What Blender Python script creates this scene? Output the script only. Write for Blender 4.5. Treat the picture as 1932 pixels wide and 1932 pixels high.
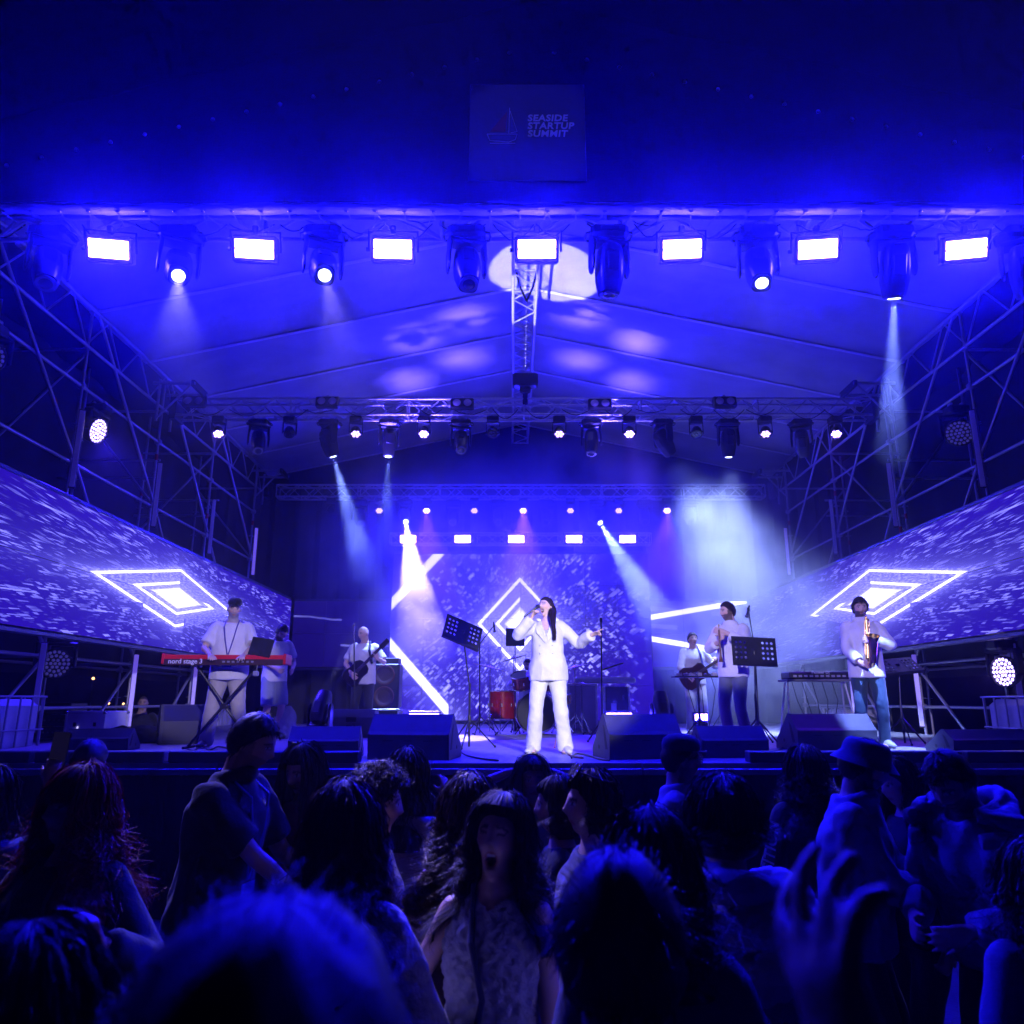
import bpy, bmesh, math, random
import numpy as np
from mathutils import Vector, Matrix, Euler, noise

for _o in list(bpy.data.objects):
    bpy.data.objects.remove(_o, do_unlink=True)
sc = bpy.context.scene
COL = sc.collection
R = math.radians
PI = math.pi
V = Vector
random.seed(11)

# ------------------------------------------------------------------ camera
ZC = 1.85                     # eye height above the ground
DECK = 1.30                   # height of the stage deck
AX = 0.22                     # x of the stage's centre line
PITCH = R(13.9)
CP, SP = math.cos(PITCH), math.sin(PITCH)
FPX = 1906.0 * 1932 / 2560    # focal length, in 1932ths of the picture
cd = bpy.data.cameras.new('camera')
cam = bpy.data.objects.new('camera', cd)
COL.objects.link(cam)
cam.location = (0, 0, ZC)
cam.rotation_euler = (PI / 2 + PITCH, 0, 0)
cd.sensor_fit = 'HORIZONTAL'
cd.sensor_width = 24.0
cd.lens = 17.87
cd.clip_start = 0.05
cd.clip_end = 500
cd.dof.use_dof = True
cd.dof.focus_distance = 6.6
cd.dof.aperture_fstop = 2.6
sc.camera = cam

# ------------------------------------------------------------------ night sky
w = bpy.data.worlds.new('World')
sc.world = w
w.use_nodes = True
bg = w.node_tree.nodes['Background']
bg.inputs[0].default_value = (0.0005, 0.0005, 0.10, 1)
bg.inputs[1].default_value = 0.05

# ------------------------------------------------------------------ picture
sc.view_settings.view_transform = 'Standard'
sc.view_settings.look = 'None'
sc.view_settings.exposure = 0.0
sc.view_settings.gamma = 1.0
sc.view_settings.use_curve_mapping = False
cy = sc.cycles
cy.use_denoising = True
try:
    cy.denoiser = 'OPENIMAGEDENOISE'
    cy.denoising_input_passes = 'RGB_ALBEDO_NORMAL'
except Exception:
    pass
cy.max_bounces = 3
cy.diffuse_bounces = 1
cy.glossy_bounces = 1
cy.transmission_bounces = 3
cy.transparent_max_bounces = 6
cy.volume_bounces = 0
cy.sample_clamp_indirect = 4.0
cy.sample_clamp_direct = 0.0
cy.caustics_reflective = False
cy.caustics_refractive = False
cy.use_adaptive_sampling = True
cy.adaptive_threshold = 0.04
cy.adaptive_min_samples = 24

# light colours of the rig
BLUE = (0.004, 0.001, 1.0)
VIOLET = (0.035, 0.010, 1.0)
COOL = (0.22, 0.19, 1.0)
PALE = (0.18, 0.26, 1.0)
PURPLE = (0.10, 0.002, 1.0)


# ------------------------------------------------------------------ picture -> place
def ray(x, y):
    dx = (x - 966.0) / FPX
    v = (966.0 - y) / FPX
    return V((dx, CP - v * SP, SP + v * CP))


def A(x, y, Y):
    d = ray(x, y)
    return V((0, 0, ZC)) + d * (Y / d.y)


def AZ(x, y, Z):
    d = ray(x, y)
    return V((0, 0, ZC)) + d * ((Z - ZC) / d.z)


# ------------------------------------------------------------------ materials
MATS = {}


def mat(name, col, rough=0.5, metal=0.0, spec=0.5, emit=None, estr=0.0, var=0.0, vscale=6.0, bump=0.0, bscale=40.0,
        attr=None, trans=0.0, sheen=0.0, alpha=1.0):
    if name in MATS:
        return MATS[name]
    m = bpy.data.materials.new(name)
    m.use_nodes = True
    nt = m.node_tree
    b = nt.nodes['Principled BSDF']
    b.inputs['Base Color'].default_value = (*col, 1)
    b.inputs['Roughness'].default_value = rough
    b.inputs['Metallic'].default_value = metal
    b.inputs['Specular IOR Level'].default_value = spec
    if trans:
        b.inputs['Transmission Weight'].default_value = trans
    if sheen:
        b.inputs['Sheen Weight'].default_value = sheen
    if alpha < 1:
        b.inputs['Alpha'].default_value = alpha
    if emit:
        b.inputs['Emission Color'].default_value = (*emit, 1)
        b.inputs['Emission Strength'].default_value = estr
    base = None
    if attr:
        at = nt.nodes.new('ShaderNodeAttribute')
        at.attribute_name = attr
        base = at.outputs['Color']
        nt.links.new(base, b.inputs['Base Color'])
    if var > 0 or bump > 0:
        tc = nt.nodes.new('ShaderNodeTexCoord')
    if var > 0:
        n = nt.nodes.new('ShaderNodeTexNoise')
        n.inputs['Scale'].default_value = vscale
        n.inputs['Detail'].default_value = 6
        nt.links.new(tc.outputs['Object'], n.inputs['Vector'])
        mr = nt.nodes.new('ShaderNodeMapRange')
        mr.inputs[1].default_value = 0.3
        mr.inputs[2].default_value = 0.7
        mr.inputs[3].default_value = 1 - var
        mr.inputs[4].default_value = 1 + var
        nt.links.new(n.outputs['Fac'], mr.inputs[0])
        mx = nt.nodes.new('ShaderNodeVectorMath')
        mx.operation = 'SCALE'
        if base is None:
            mx.inputs[0].default_value = col
        else:
            nt.links.new(base, mx.inputs[0])
        nt.links.new(mr.outputs[0], mx.inputs['Scale'])
        nt.links.new(mx.outputs[0], b.inputs['Base Color'])
        mr2 = nt.nodes.new('ShaderNodeMapRange')
        mr2.inputs[3].default_value = max(0.05, rough - 0.12)
        mr2.inputs[4].default_value = min(1, rough + 0.12)
        nt.links.new(n.outputs['Fac'], mr2.inputs[0])
        nt.links.new(mr2.outputs[0], b.inputs['Roughness'])
    if bump > 0:
        n2 = nt.nodes.new('ShaderNodeTexNoise')
        n2.inputs['Scale'].default_value = bscale
        n2.inputs['Detail'].default_value = 4
        nt.links.new(tc.outputs['Object'], n2.inputs['Vector'])
        bp = nt.nodes.new('ShaderNodeBump')
        bp.inputs['Strength'].default_value = bump
        bp.inputs['Distance'].default_value = 0.02
        nt.links.new(n2.outputs['Fac'], bp.inputs['Height'])
        nt.links.new(bp.outputs[0], b.inputs['Normal'])
    MATS[name] = m
    return m


def emis(name, col, strength):
    if name in MATS:
        return MATS[name]
    m = bpy.data.materials.new(name)
    m.use_nodes = True
    nt = m.node_tree
    nt.nodes.clear()
    e = nt.nodes.new('ShaderNodeEmission')
    e.inputs[0].default_value = (*col, 1)
    e.inputs[1].default_value = strength
    o = nt.nodes.new('ShaderNodeOutputMaterial')
    nt.links.new(e.outputs[0], o.inputs[0])
    if 'strobe' not in name:
        m.cycles.emission_sampling = 'NONE'
    MATS[name] = m
    return m


STEEL = mat('galvanised_steel', (0.46, 0.46, 0.48), 0.40, 0.45, var=0.18, vscale=9)
ALU = mat('truss_aluminium', (0.70, 0.70, 0.72), 0.34, 0.40, var=0.12, vscale=12)
BLACKM = mat('black_metal', (0.018, 0.018, 0.02), 0.38, 0.0, 0.5, var=0.2)
BLACKP = mat('black_plastic', (0.022, 0.022, 0.024), 0.33, 0.0, 0.5, var=0.15)
BLACKR = mat('black_rubber', (0.012, 0.012, 0.013), 0.7)
BOXPAINT = mat('speaker_paint', (0.055, 0.055, 0.06), 0.55, var=0.25, bump=0.35, bscale=160)
GRILLE = mat('speaker_grille', (0.012, 0.012, 0.013), 0.55, 0.3, bump=0.5, bscale=300)
CHROME = mat('chrome', (0.8, 0.8, 0.82), 0.16, 1.0)
REDTAPE = mat('red_tape', (0.55, 0.02, 0.02), 0.55)
WHITEP = mat('white_plastic', (0.72, 0.72, 0.72), 0.4, var=0.08)
GREYP = mat('grey_plastic', (0.16, 0.16, 0.17), 0.5, var=0.15)
TARP = mat('roof_pvc', (0.46, 0.46, 0.48), 0.42, 0.0, 0.45, var=0.16, vscale=1.3, bump=0.55, bscale=7)
FASCIA = mat('fascia_black_pvc', (0.008, 0.008, 0.011), 0.75, 0.0, 0.08, var=0.2, vscale=2, bump=0.15, bscale=8)
HEM = mat('hem_pvc', (0.70, 0.70, 0.74), 0.32, 0.0, 0.5, bump=0.4, bscale=18)
DARKCLOTH = mat('black_drape', (0.012, 0.012, 0.014), 0.85, 0, 0.2, bump=0.3, bscale=14)


# ------------------------------------------------------------------ mesh building
class MB:
    def __init__(self):
        self.v = []
        self.f = []
        self.mi = []
        self.cur = 0

    def add(self, vs, fs):
        n = len(self.v)
        self.v.extend([tuple(p) for p in vs])
        for q in fs:
            self.f.append(tuple(n + i for i in q))
            self.mi.append(self.cur)
        return self

    def box(self, c, s, M=None):
        c = V(c)
        hx, hy, hz = s[0] / 2, s[1] / 2, s[2] / 2
        vs = [V((x, y, z)) for x in (-hx, hx) for y in (-hy, hy) for z in (-hz, hz)]
        vs = [c + (M @ p if M else p) for p in vs]
        return self.add(vs, [(0, 1, 3, 2), (4, 6, 7, 5), (0, 4, 5, 1), (2, 3, 7, 6), (0, 2, 6, 4), (1, 5, 7, 3)])

    def bbox(self, c, s, b=0.01, M=None):
        """box with chamfered vertical and horizontal edges"""
        c = V(c)
        hx, hy, hz = s[0] / 2, s[1] / 2, s[2] / 2
        b = min(b, hx * .9, hy * .9, hz * .9)
        rings = []
        for z, i in ((-hz, b), (-hz + b, 0), (hz - b, 0), (hz, b)):
            x, y = hx - i, hy - i
            k = b if i == 0 else b * 0.6
            ring = [(x - k, -y, z), (x, -y + k, z), (x, y - k, z), (x - k, y, z), (-x + k, y, z), (-x, y - k, z), (-x, -y + k, z), (-x + k, -y, z)]
            rings.append([c + (M @ V(p) if M else V(p)) for p in ring])
        return self.rings(rings)

    def rings(self, rings, cap=True, closed=True):
        n = len(rings[0])
        vs = [p for r in rings for p in r]
        fs = []
        for i in range(len(rings) - 1):
            for j in range(n if closed else n - 1):
                a = i * n + j
                b = i * n + (j + 1) % n
                fs.append((a, b, b + n, a + n))
        if cap and closed:
            fs.append(tuple(range(n))[::-1])
            m = (len(rings) - 1) * n
            fs.append(tuple(range(m, m + n)))
        return self.add(vs, fs)

    def cyl(self, a, b, r0, r1=None, n=12, cap=True):
        a, b = V(a), V(b)
        r1 = r0 if r1 is None else r1
        d = (b - a).normalized()
        u = d.orthogonal().normalized()
        q = d.cross(u)
        ra = [a + (u * math.cos(2 * PI * k / n) + q * math.sin(2 * PI * k / n)) * r0 for k in range(n)]
        rb = [b + (u * math.cos(2 * PI * k / n) + q * math.sin(2 * PI * k / n)) * r1 for k in range(n)]
        return self.rings([ra, rb], cap)

    def tube(self, pts, r, n=8, cap=True):
        """swept tube; r a number or list"""
        pts = [V(p) for p in pts]
        rr = r if isinstance(r, (list, tuple)) else [r] * len(pts)
        t0 = (pts[1] - pts[0]).normalized()
        u = t0.orthogonal().normalized()
        rings = []
        for i, p in enumerate(pts):
            if i == 0:
                t = t0
            elif i == len(pts) - 1:
                t = (pts[i] - pts[i - 1]).normalized()
            else:
                t = ((pts[i + 1] - pts[i]).normalized() + (pts[i] - pts[i - 1]).normalized())
                t = t.normalized() if t.length > 1e-6 else t0
            u = (u - t * u.dot(t))
            u = u.normalized() if u.length > 1e-6 else t.orthogonal().normalized()
            q = t.cross(u)
            rings.append([p + (u * math.cos(2 * PI * k / n) + q * math.sin(2 * PI * k / n)) * rr[i] for k in range(n)])
        return self.rings(rings, cap)

    def lathe(self, prof, M=None, n=24, cap=True):
        """prof: list of (r, z) about local z"""
        rings = []
        for r, z in prof:
            ring = [V((r * math.cos(2 * PI * k / n), r * math.sin(2 * PI * k / n), z)) for k in range(n)]
            rings.append([M @ p if M else p for p in ring])
        return self.rings(rings, cap)

    def prism(self, poly, x0, x1, M=None):
        """poly in (y,z), extruded along x"""
        a = [V((x0, p[0], p[1])) for p in poly]
        b = [V((x1, p[0], p[1])) for p in poly]
        if M:
            a = [M @ p for p in a]
            b = [M @ p for p in b]
        return self.rings([a, b])

    def ball(self, c, r, nu=16, nv=10, M=None):
        c = V(c)
        if not isinstance(r, (tuple, list)):
            r = (r, r, r)
        rings = []
        for i in range(nv + 1):
            th = -PI / 2 + PI * (i + 0.0) / nv
            if i == 0:
                th += 0.05
            if i == nv:
                th -= 0.05
            ring = []
            for k in range(nu):
                ph = 2 * PI * k / nu
                p = V((r[0] * math.cos(th) * math.cos(ph), r[1] * math.cos(th) * math.sin(ph), r[2] * math.sin(th)))
                ring.append(c + (M @ p if M else p))
            rings.append(ring)
        return self.rings(rings)

    def torus(self, c, R0, r, M=None, n=16, m=8):
        c = V(c)
        vs, fs = [], []
        for i in range(n):
            a = 2 * PI * i / n
            for j in range(m):
                b = 2 * PI * j / m
                p = V(((R0 + r * math.cos(b)) * math.cos(a), (R0 + r * math.cos(b)) * math.sin(a), r * math.sin(b)))
                vs.append(c + (M @ p if M else p))
                fs.append((i * m + j, ((i + 1) % n) * m + j, ((i + 1) % n) * m + (j + 1) % m, i * m + (j + 1) % m))
        return self.add(vs, fs)

    def mesh(self, name, mats, smooth=False):
        me = bpy.data.meshes.new(name)
        me.from_pydata(self.v, [], self.f)
        if not isinstance(mats, (list, tuple)):
            mats = [mats]
        for m in mats:
            me.materials.append(m)
        if len(mats) > 1:
            me.polygons.foreach_set('material_index', self.mi)
        if smooth:
            me.polygons.foreach_set('use_smooth', [True] * len(me.polygons))
            try:
                me.set_sharp_from_angle(angle=R(40))
            except Exception:
                pass
        me.update()
        return me

    def build(self, name, mats, parent=None, M=None, smooth=False):
        return part(name, self.mesh(name, mats, smooth), parent, M)


def part(name, me, parent=None, M=None):
    o = bpy.data.objects.new(name, me)
    COL.objects.link(o)
    if parent is not None:
        o.parent = parent
    if M is not None:
        o.matrix_local = M
    return o


def thing(name, label, cat, loc=(0, 0, 0), rot=(0, 0, 0), group=None):
    o = bpy.data.objects.new(name, None)
    COL.objects.link(o)
    o.empty_display_size = 0.1
    o.location = loc
    o.rotation_euler = rot
    tag(o, label, cat, group)
    return o


def tag(o, label=None, cat=None, group=None, kind=None):
    if label:
        o['label'] = label
    if cat:
        o['category'] = cat
    if group:
        o['group'] = group
    if kind:
        o['kind'] = kind
    return o


_CYL = {}


def unit_cyl(m, n=10):
    k = (m.name, n)
    if k not in _CYL:
        _CYL[k] = MB().cyl((0, 0, 0), (0, 0, 1), 1, 1, n).mesh('tube_' + m.name, m, True)
    return _CYL[k]


def rod(name, a, b, r, m, parent=None, base=(0, 0, 0), n=10):
    """a straight round tube from a to b, sharing one unit mesh"""
    a, b = V(a) - V(base), V(b) - V(base)
    d = b - a
    q = d.to_track_quat('Z', 'Y')
    M = Matrix.Translation(a) @ q.to_matrix().to_4x4() @ Matrix.Diagonal((r, r, d.length, 1))
    return part(name, unit_cyl(m, n), parent, M)


_BOX = {}


def block(name, c, s, m, parent=None, base=(0, 0, 0), rot=None):
    if m.name not in _BOX:
        _BOX[m.name] = MB().bbox((0, 0, 0), (1, 1, 1), 0.04).mesh('block_' + m.name, m)
    M = Matrix.Translation(V(c) - V(base))
    if rot is not None:
        M = M @ rot.to_4x4()
    M = M @ Matrix.Diagonal((*s, 1))
    return part(name, _BOX[m.name], parent, M)


def text_mesh(body, size, m, extrude=0.002, bold=0.0, shear=0.0, spacing=1.0, line=1.0, align='CENTER'):
    c = bpy.data.curves.new('lettering', 'FONT')
    c.body = body
    c.size = size
    c.extrude = extrude
    c.offset = bold
    c.shear = shear
    c.space_character = spacing
    c.space_line = line
    c.align_x = align
    c.resolution_u = 3
    o = bpy.data.objects.new('lettering_tmp', c)
    COL.objects.link(o)
    dg = bpy.context.evaluated_depsgraph_get()
    me = bpy.data.meshes.new_from_object(o.evaluated_get(dg))
    bpy.data.objects.remove(o, do_unlink=True)
    me.materials.clear()
    me.materials.append(m)
    return me


ORD = ['first', 'second', 'third', 'fourth', 'fifth', 'sixth', 'seventh', 'eighth', 'ninth', 'tenth', 'eleventh', 'twelfth']


def spot(name, loc, aim, energy, col, size=24, blend=0.25, radius=0.04, parent=None):
    if blend == 1.0 and size < 12:
        radius = 0.30
    if blend == 1.0 and size > 33:
        radius = 0.22
    l = bpy.data.lights.new(name, 'SPOT')
    l.energy = energy
    l.color = col
    l.spot_size = R(size)
    l.spot_blend = blend
    l.shadow_soft_size = radius
    o = bpy.data.objects.new(name, l)
    COL.objects.link(o)
    d = (V(aim) - V(loc))
    o.matrix_world = Matrix.Translation(V(loc)) @ d.to_track_quat('-Z', 'Y').to_matrix().to_4x4()
    if parent is not None:
        Wm = Matrix.Translation(parent.location) @ parent.rotation_euler.to_matrix().to_4x4()
        o.parent = parent
        o.matrix_local = Wm.inverted() @ (Matrix.Translation(V(loc)) @ d.to_track_quat('-Z', 'Y').to_matrix().to_4x4())
    return o

# ================================================================== THE SETTING
gm = mat('trodden_ground', (0.05, 0.048, 0.045), 0.9, var=0.35, vscale=3, bump=0.5, bscale=30)
g = MB()
g.add([(-120, -60, 0), (120, -60, 0), (120, 200, 0), (-120, 200, 0)], [(0, 1, 2, 3)])
tag(g.build('ground', gm), kind='structure')

# ------------------------------------------------------------------ stage
FRONT = 7.25
BACK = 19.6
WX0, WX1 = AX - 6.75, AX + 6.75
deckm = mat('deck_plywood', (0.30, 0.28, 0.27), 0.42, 0, 0.5, var=0.28, vscale=3.5, bump=0.15, bscale=25)
stage = thing('stage', 'wide raised stage with plywood deck and black skirt behind the crowd', 'stage', (AX, FRONT, 0))
nx, ny = 7, 12
pw, pd = (WX1 - WX0) / nx, (BACK - FRONT - 0.04) / ny
pm = MB().bbox((0, 0, 0), (pw - 0.006, pd - 0.006, 0.06), 0.003).mesh('deck_panel', deckm)
for i in range(nx):
    for j in range(ny):
        part('deck_panel', pm, stage, Matrix.Translation((WX0 + pw * (i + .5) - AX, 0.04 + pd * (j + .5), DECK - 0.03)))
sk = MB()
n = 260
top, bot = [], []
for i in range(n + 1):
    x = WX0 + (WX1 - WX0) * i / n - AX
    y = 0.05 + 0.018 * math.sin(i * 0.9) + 0.01 * math.sin(i * 2.3 + 1)
    top.append((x, y * 0.6 + 0.02, 1.19))
    bot.append((x, y, 0.0))
sk.rings([top, bot], False, False)
sk.build('front_skirt', DARKCLOTH, stage, smooth=True)
edgem = mat('stage_edge_alloy', (0.30, 0.30, 0.33), 0.4, 0.7, var=0.2)
for i in range(nx):
    MB().bbox((0, 0, 0), (pw - 0.01, 0.035, 0.055), 0.004).build('edge_profile', edgem, stage, Matrix.Translation((WX0 + pw * (i + .5) - AX, 0.015, DECK - 0.075)))
for x0, x1 in ((-6.6, -4.62), (-4.58, -3.4), (-3.36, -1.62), (1.95, 3.9), (3.94, 5.3), (5.34, 6.6)):
    MB().bbox((0, 0, 0), (x1 - x0, 0.16, 0.10), 0.008).build('edge_step', mat('edge_step_grey', (0.085, 0.085, 0.095), 0.38, 0.4, var=0.25), stage, Matrix.Translation(((x0 + x1) / 2, 0.12, DECK + 0.05)))


# ------------------------------------------------------------------ trusses
def truss(name, label, a, b, up, wdt, bay, m=ALU, rc=0.025, rb=0.010, group=None, cat='truss', plates=2.0, faces=(0, 1, 2, 3)):
    """square box truss from a to b (axis); chords and braces are parts"""
    a, b, up = V(a), V(b), V(up).normalized()
    ax = (b - a).normalized()
    sd = ax.cross(up).normalized()
    t = thing(name, label, cat, a, group=group)
    cs = [up * (wdt / 2 * i) + sd * (wdt / 2 * j) for i, j in ((1, 1), (1, -1), (-1, -1), (-1, 1))]
    for c in cs:
        rod('chord', a + c, b + c, rc, m, t, a)
    L = (b - a).length
    nb = max(2, round(L / bay))
    st = L / nb
    for k in faces:
        c0, c1 = cs[k], cs[(k + 1) % 4]
        for i in range(nb):
            p, q = (c0, c1) if (i + k) % 2 == 0 else (c1, c0)
            rod('brace', a + ax * (st * i) + p, a + ax * (st * (i + 1)) + q, rb, m, t, a, 6)
    npl = max(1, round(L / plates))
    for i in range(npl + 1):
        o = a + ax * (L * i / npl)
        for k in range(4):
            rod('end_bar', o + cs[k], o + cs[(k + 1) % 4], rb * 1.5, m, t, a, 6)
    return t


def swags(t, base, x0, x1, y, z, n, seed):
    """power cables looped along a truss"""
    rn = random.Random(seed)
    for i in range(n):
        a = x0 + (x1 - x0) * (i + rn.uniform(.0, .25)) / n
        b = a + (x1 - x0) / n * rn.uniform(.55, 1.0)
        dip = rn.uniform(.06, .20)
        pts = [V((a + (b - a) * k / 10, y + rn.uniform(-.01, .01), z - dip * math.sin(PI * k / 10) + .01 * rn.random())) - V(base) for k in range(11)]
        MB().tube(pts, 0.007, 5).build('cable', BLACKR, t)


TR1 = (7.35, 6.88, 7.26)   # y centre, bottom z, top z of the front truss
_ft = truss('front_truss', 'dark aluminium lighting truss across the stage front under the black fascia', (AX - 7.0, 7.37, 7.07), (AX + 7.0, 7.37, 7.07), (0, 0, 1), 0.40, 0.5, rc=0.027, rb=0.014)
_mt = truss('middle_truss', 'aluminium box truss hung across the middle of the stage with round two-lamp blinders', (AX - 6.35, 13.10, 7.02), (AX + 6.35, 13.10, 7.02), (0, 0, 1), 0.30, 0.30)
_rt = truss('rear_truss', 'aluminium box truss across the back above the main screen, below the middle truss', (AX - 6.1, 18.50, 6.94), (AX + 6.1, 18.50, 6.94), (0, 0, 1), 0.30, 0.30)
truss('screen_truss', 'short box truss carrying five strobe panels directly above the main screen', (AX - 3.3, 18.98, 5.83), (AX + 3.3, 18.98, 5.83), (0, 0, 1), 0.26, 0.30)
truss('ridge_truss', 'long truss running along the ridge of the white roof from front to back', (AX, 7.75, 8.82), (AX, 19.6, 8.82), (0, 0, 1), 0.40, 0.42, rc=0.026, rb=0.012)

swags(_ft, (AX - 7.0, 7.37, 7.07), AX - 6, AX + 6, 7.25, 6.84, 22, 1)
swags(_ft, (AX - 7.0, 7.37, 7.07), AX - 6, AX + 6, 7.5, 7.2, 14, 2)
swags(_mt, (AX - 6.35, 13.10, 7.02), AX - 6, AX + 6, 12.92, 6.95, 18, 3)
swags(_rt, (AX - 6.1, 18.50, 6.94), AX - 5, AX + 5, 18.3, 6.9, 14, 4)

# chain hoist under the ridge
ch = thing('chain_hoist', 'black chain hoist hanging from the ridge truss over the middle truss', 'hoist', (AX + 0.02, 12.9, 7.5))
hb = MB()
hb.bbox((0, 0, 0), (0.46, 0.24, 0.24), 0.03)
hb.bbox((0.0, 0, -0.17), (0.20, 0.16, 0.12), 0.03)
hb.build('motor_body', BLACKP, ch)
for s in (-1, 1):
    MB().tube([(s * 0.18, -1.6, 1.28), (s * 0.10, -1.6, 0.95), (0.0, -1.6, 0.70)], 0.018, 8).build('sling', BLACKR, ch)
lk = MB()
for i in range(34):
    z = 0.12 + i * 0.035
    y = -1.6 * i / 33
    lk.torus((0, y, z * 0.52), 0.012, 0.004, Matrix.Rotation(R(90) * (i % 2), 3, 'Z') @ Matrix.Rotation(R(90), 3, 'X'), 8, 5)
lk.build('chain', STEEL, ch)
MB().bbox((0, 0.05, -0.3), (0.09, 0.05, 0.28), 0.01).build('hook_bracket', BLACKM, ch)

# ------------------------------------------------------------------ roof
RIDGE, EAVE, HW = 9.30, 7.78, 6.85
RY = [7.15, 9.05, 10.9, 12.7, 14.5, 16.3, 18.1, 19.9]
roof = thing('canopy_roof', 'white fabric gable roof with slanting rafters over the stage, lit blue', 'roof', (AX, 7.15, EAVE))
rb_ = V((AX, 7.15, EAVE))
for j, y in enumerate(RY):
    for s in (-1, 1):
        a, b = V((AX, y, RIDGE - 0.035)), V((AX + s * HW, y, EAVE - 0.035))
        ex = (b - a).normalized()
        ez = ex.cross(V((0, 1, 0)))
        M = Matrix(((ex.x, 0, ez.x, 0), (ex.y, 1, ez.y, 0), (ex.z, 0, ez.z, 0), (0, 0, 0, 1)))
        M = Matrix.Translation((a + b) / 2 + V((0, 0, 0.020)) - rb_) @ M
        MB().bbox((0, 0, 0), ((b - a).length, 0.085, 0.012), 0.003).build('rafter', mat('keder_rail', (0.85, 0.85, 0.88), 0.5), roof, M)
for j in range(len(RY) - 1):
    for s in (-1, 1):
        y0, y1 = RY[j], RY[j + 1]
        nu, nv = 70, 18
        vs, fs = [], []
        for iu in range(nu + 1):
            for iv in range(nv + 1):
                u, v_ = iu / nu, iv / nv
                x = s * HW * u
                z = RIDGE + (EAVE - RIDGE) * u
                bil = math.sin(PI * v_) * math.sin(PI * min(1, u * 1.05)) * 0.07
                wr = 0.045 * noise.noise((x * 1.4, v_ * 7 + j * 9, s * 3.1)) * (1 - math.sin(PI * v_) * .55)
                wr += 0.022 * noise.noise((x * 5.0, v_ * 4 + j * 7, s)) * (0.25 + abs(2 * v_ - 1) ** 2)
                wr *= min(1.0, v_ * 9, (1 - v_) * 9)
                vs.append(V((AX + x, y0 + (y1 - y0) * v_, z + bil + wr)) - rb_)
        for iu in range(nu):
            for iv in range(nv):
                a = iu * (nv + 1) + iv
                fs.append((a, a + 1, a + nv + 2, a + nv + 1))
        MB().add(vs, fs).build('roof_panel', TARP, roof, smooth=True)
# keder lacing: a thin cord with loops beside the rafters
for j in (3, 4):
    for s in (-1, 1):
        pts = []
        for i in range(60):
            u = 0.02 + 0.94 * i / 59
            pts.append(V((AX + s * HW * u, RY[j] - 0.08 - 0.006 * math.sin(i * 1.9), RIDGE + (EAVE - RIDGE) * u - 0.03 - 0.012 * abs(math.sin(i * 0.8)))) - rb_)
        MB().tube(pts, 0.004, 5).build('lacing_cord', mat('lacing_grey', (0.45, 0.45, 0.5), 0.6), roof)

# ------------------------------------------------------------------ front fascia
FY = 6.98
fas = thing('gable_fascia', 'black triangular gable fascia above the front lights with eyelets along its edges', 'fascia', (AX, FY, 6.85))
fb = V((AX, FY, 6.85))
GZ0, GZ1, GW = 8.92, 7.02, 7.0
nu, nv = 120, 20
vs, fs = [], []
for i in range(nu + 1):
    for k in range(nv + 1):
        x = -GW + 2 * GW * i / nu
        zt = GZ0 + (GZ1 - GZ0) * abs(x) / GW + 0.60
        z = 6.88 + (zt - 6.88) * k / nv
        y = 0.012 * math.sin(x * 5.1 + 0.6 * math.sin(z * 2)) + 0.02 * noise.noise((x * 1.2, z * 1.5, 2.0))
        vs.append(V((AX + x, FY + y, z)) - fb)
for i in range(nu):
    for k in range(nv):
        a = i * (nv + 1) + k
        fs.append((a, a + nv + 1, a + nv + 2, a + 1))
MB().add(vs, fs).build('panel', FASCIA, fas, smooth=True)
hp = []
hm = MB()
rings = []
for i in range(141):
    x = -GW + 2 * GW * i / 140
    r = 0.048 + 0.010 * noise.noise((x * 3, 0, 0)) + 0.006 * noise.noise((x * 9, 1, 0))
    c = V((x, 0.04, 0.02 + 0.008 * math.sin(x * 2.1)))
    rings.append([c + V((0, r * 1.6 * math.cos(2 * PI * k / 10), r * math.sin(2 * PI * k / 10))) for k in range(10)])
hm.rings(rings)
hm.build('hem', HEM, fas, smooth=True)
ring_me = MB().torus((0, 0, 0), 0.020, 0.007, Matrix.Rotation(R(35), 3, 'X'), 12, 6).mesh('eyelet', CHROME, True)
cordm = mat('bungee_cord', (0.55, 0.55, 0.6), 0.6)
ne = 40
for i in range(ne):
    x = -5.85 + 11.7 * i / (ne - 1)
    part('eyelet', ring_me, fas, Matrix.Translation((x, 0.005, -0.030)))
    dx = 0.30 * math.sin(i * 2.1) * (0.7 if i % 3 else 1)
    rod('bungee', (x, 0.005, -0.04), (x + dx * 0.35, 0.30, -0.035), 0.0055, cordm, fas, n=5)
    if i % 2 == 0:
        rod('bungee', (x, 0.005, -0.04), (x - dx * 0.8, 0.48, -0.02), 0.0055, cordm, fas, n=5)
stud = MB().ball((0, 0, 0), (0.022, 0.014, 0.022), 8, 6).mesh('edge_eyelet', mat('edge_eyelet_steel', (0.85, 0.85, 0.9), 0.45, 0.3), True)
for s in (-1, 1):
    for i in range(20):
        x = s * (0.25 + i * 0.355)
        if abs(x) < 6.8:
            part('edge_eyelet', stud, fas, Matrix.Translation((x, -0.02, GZ0 + (GZ1 - GZ0) * abs(x) / GW - 6.85 - 0.05)))

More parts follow.
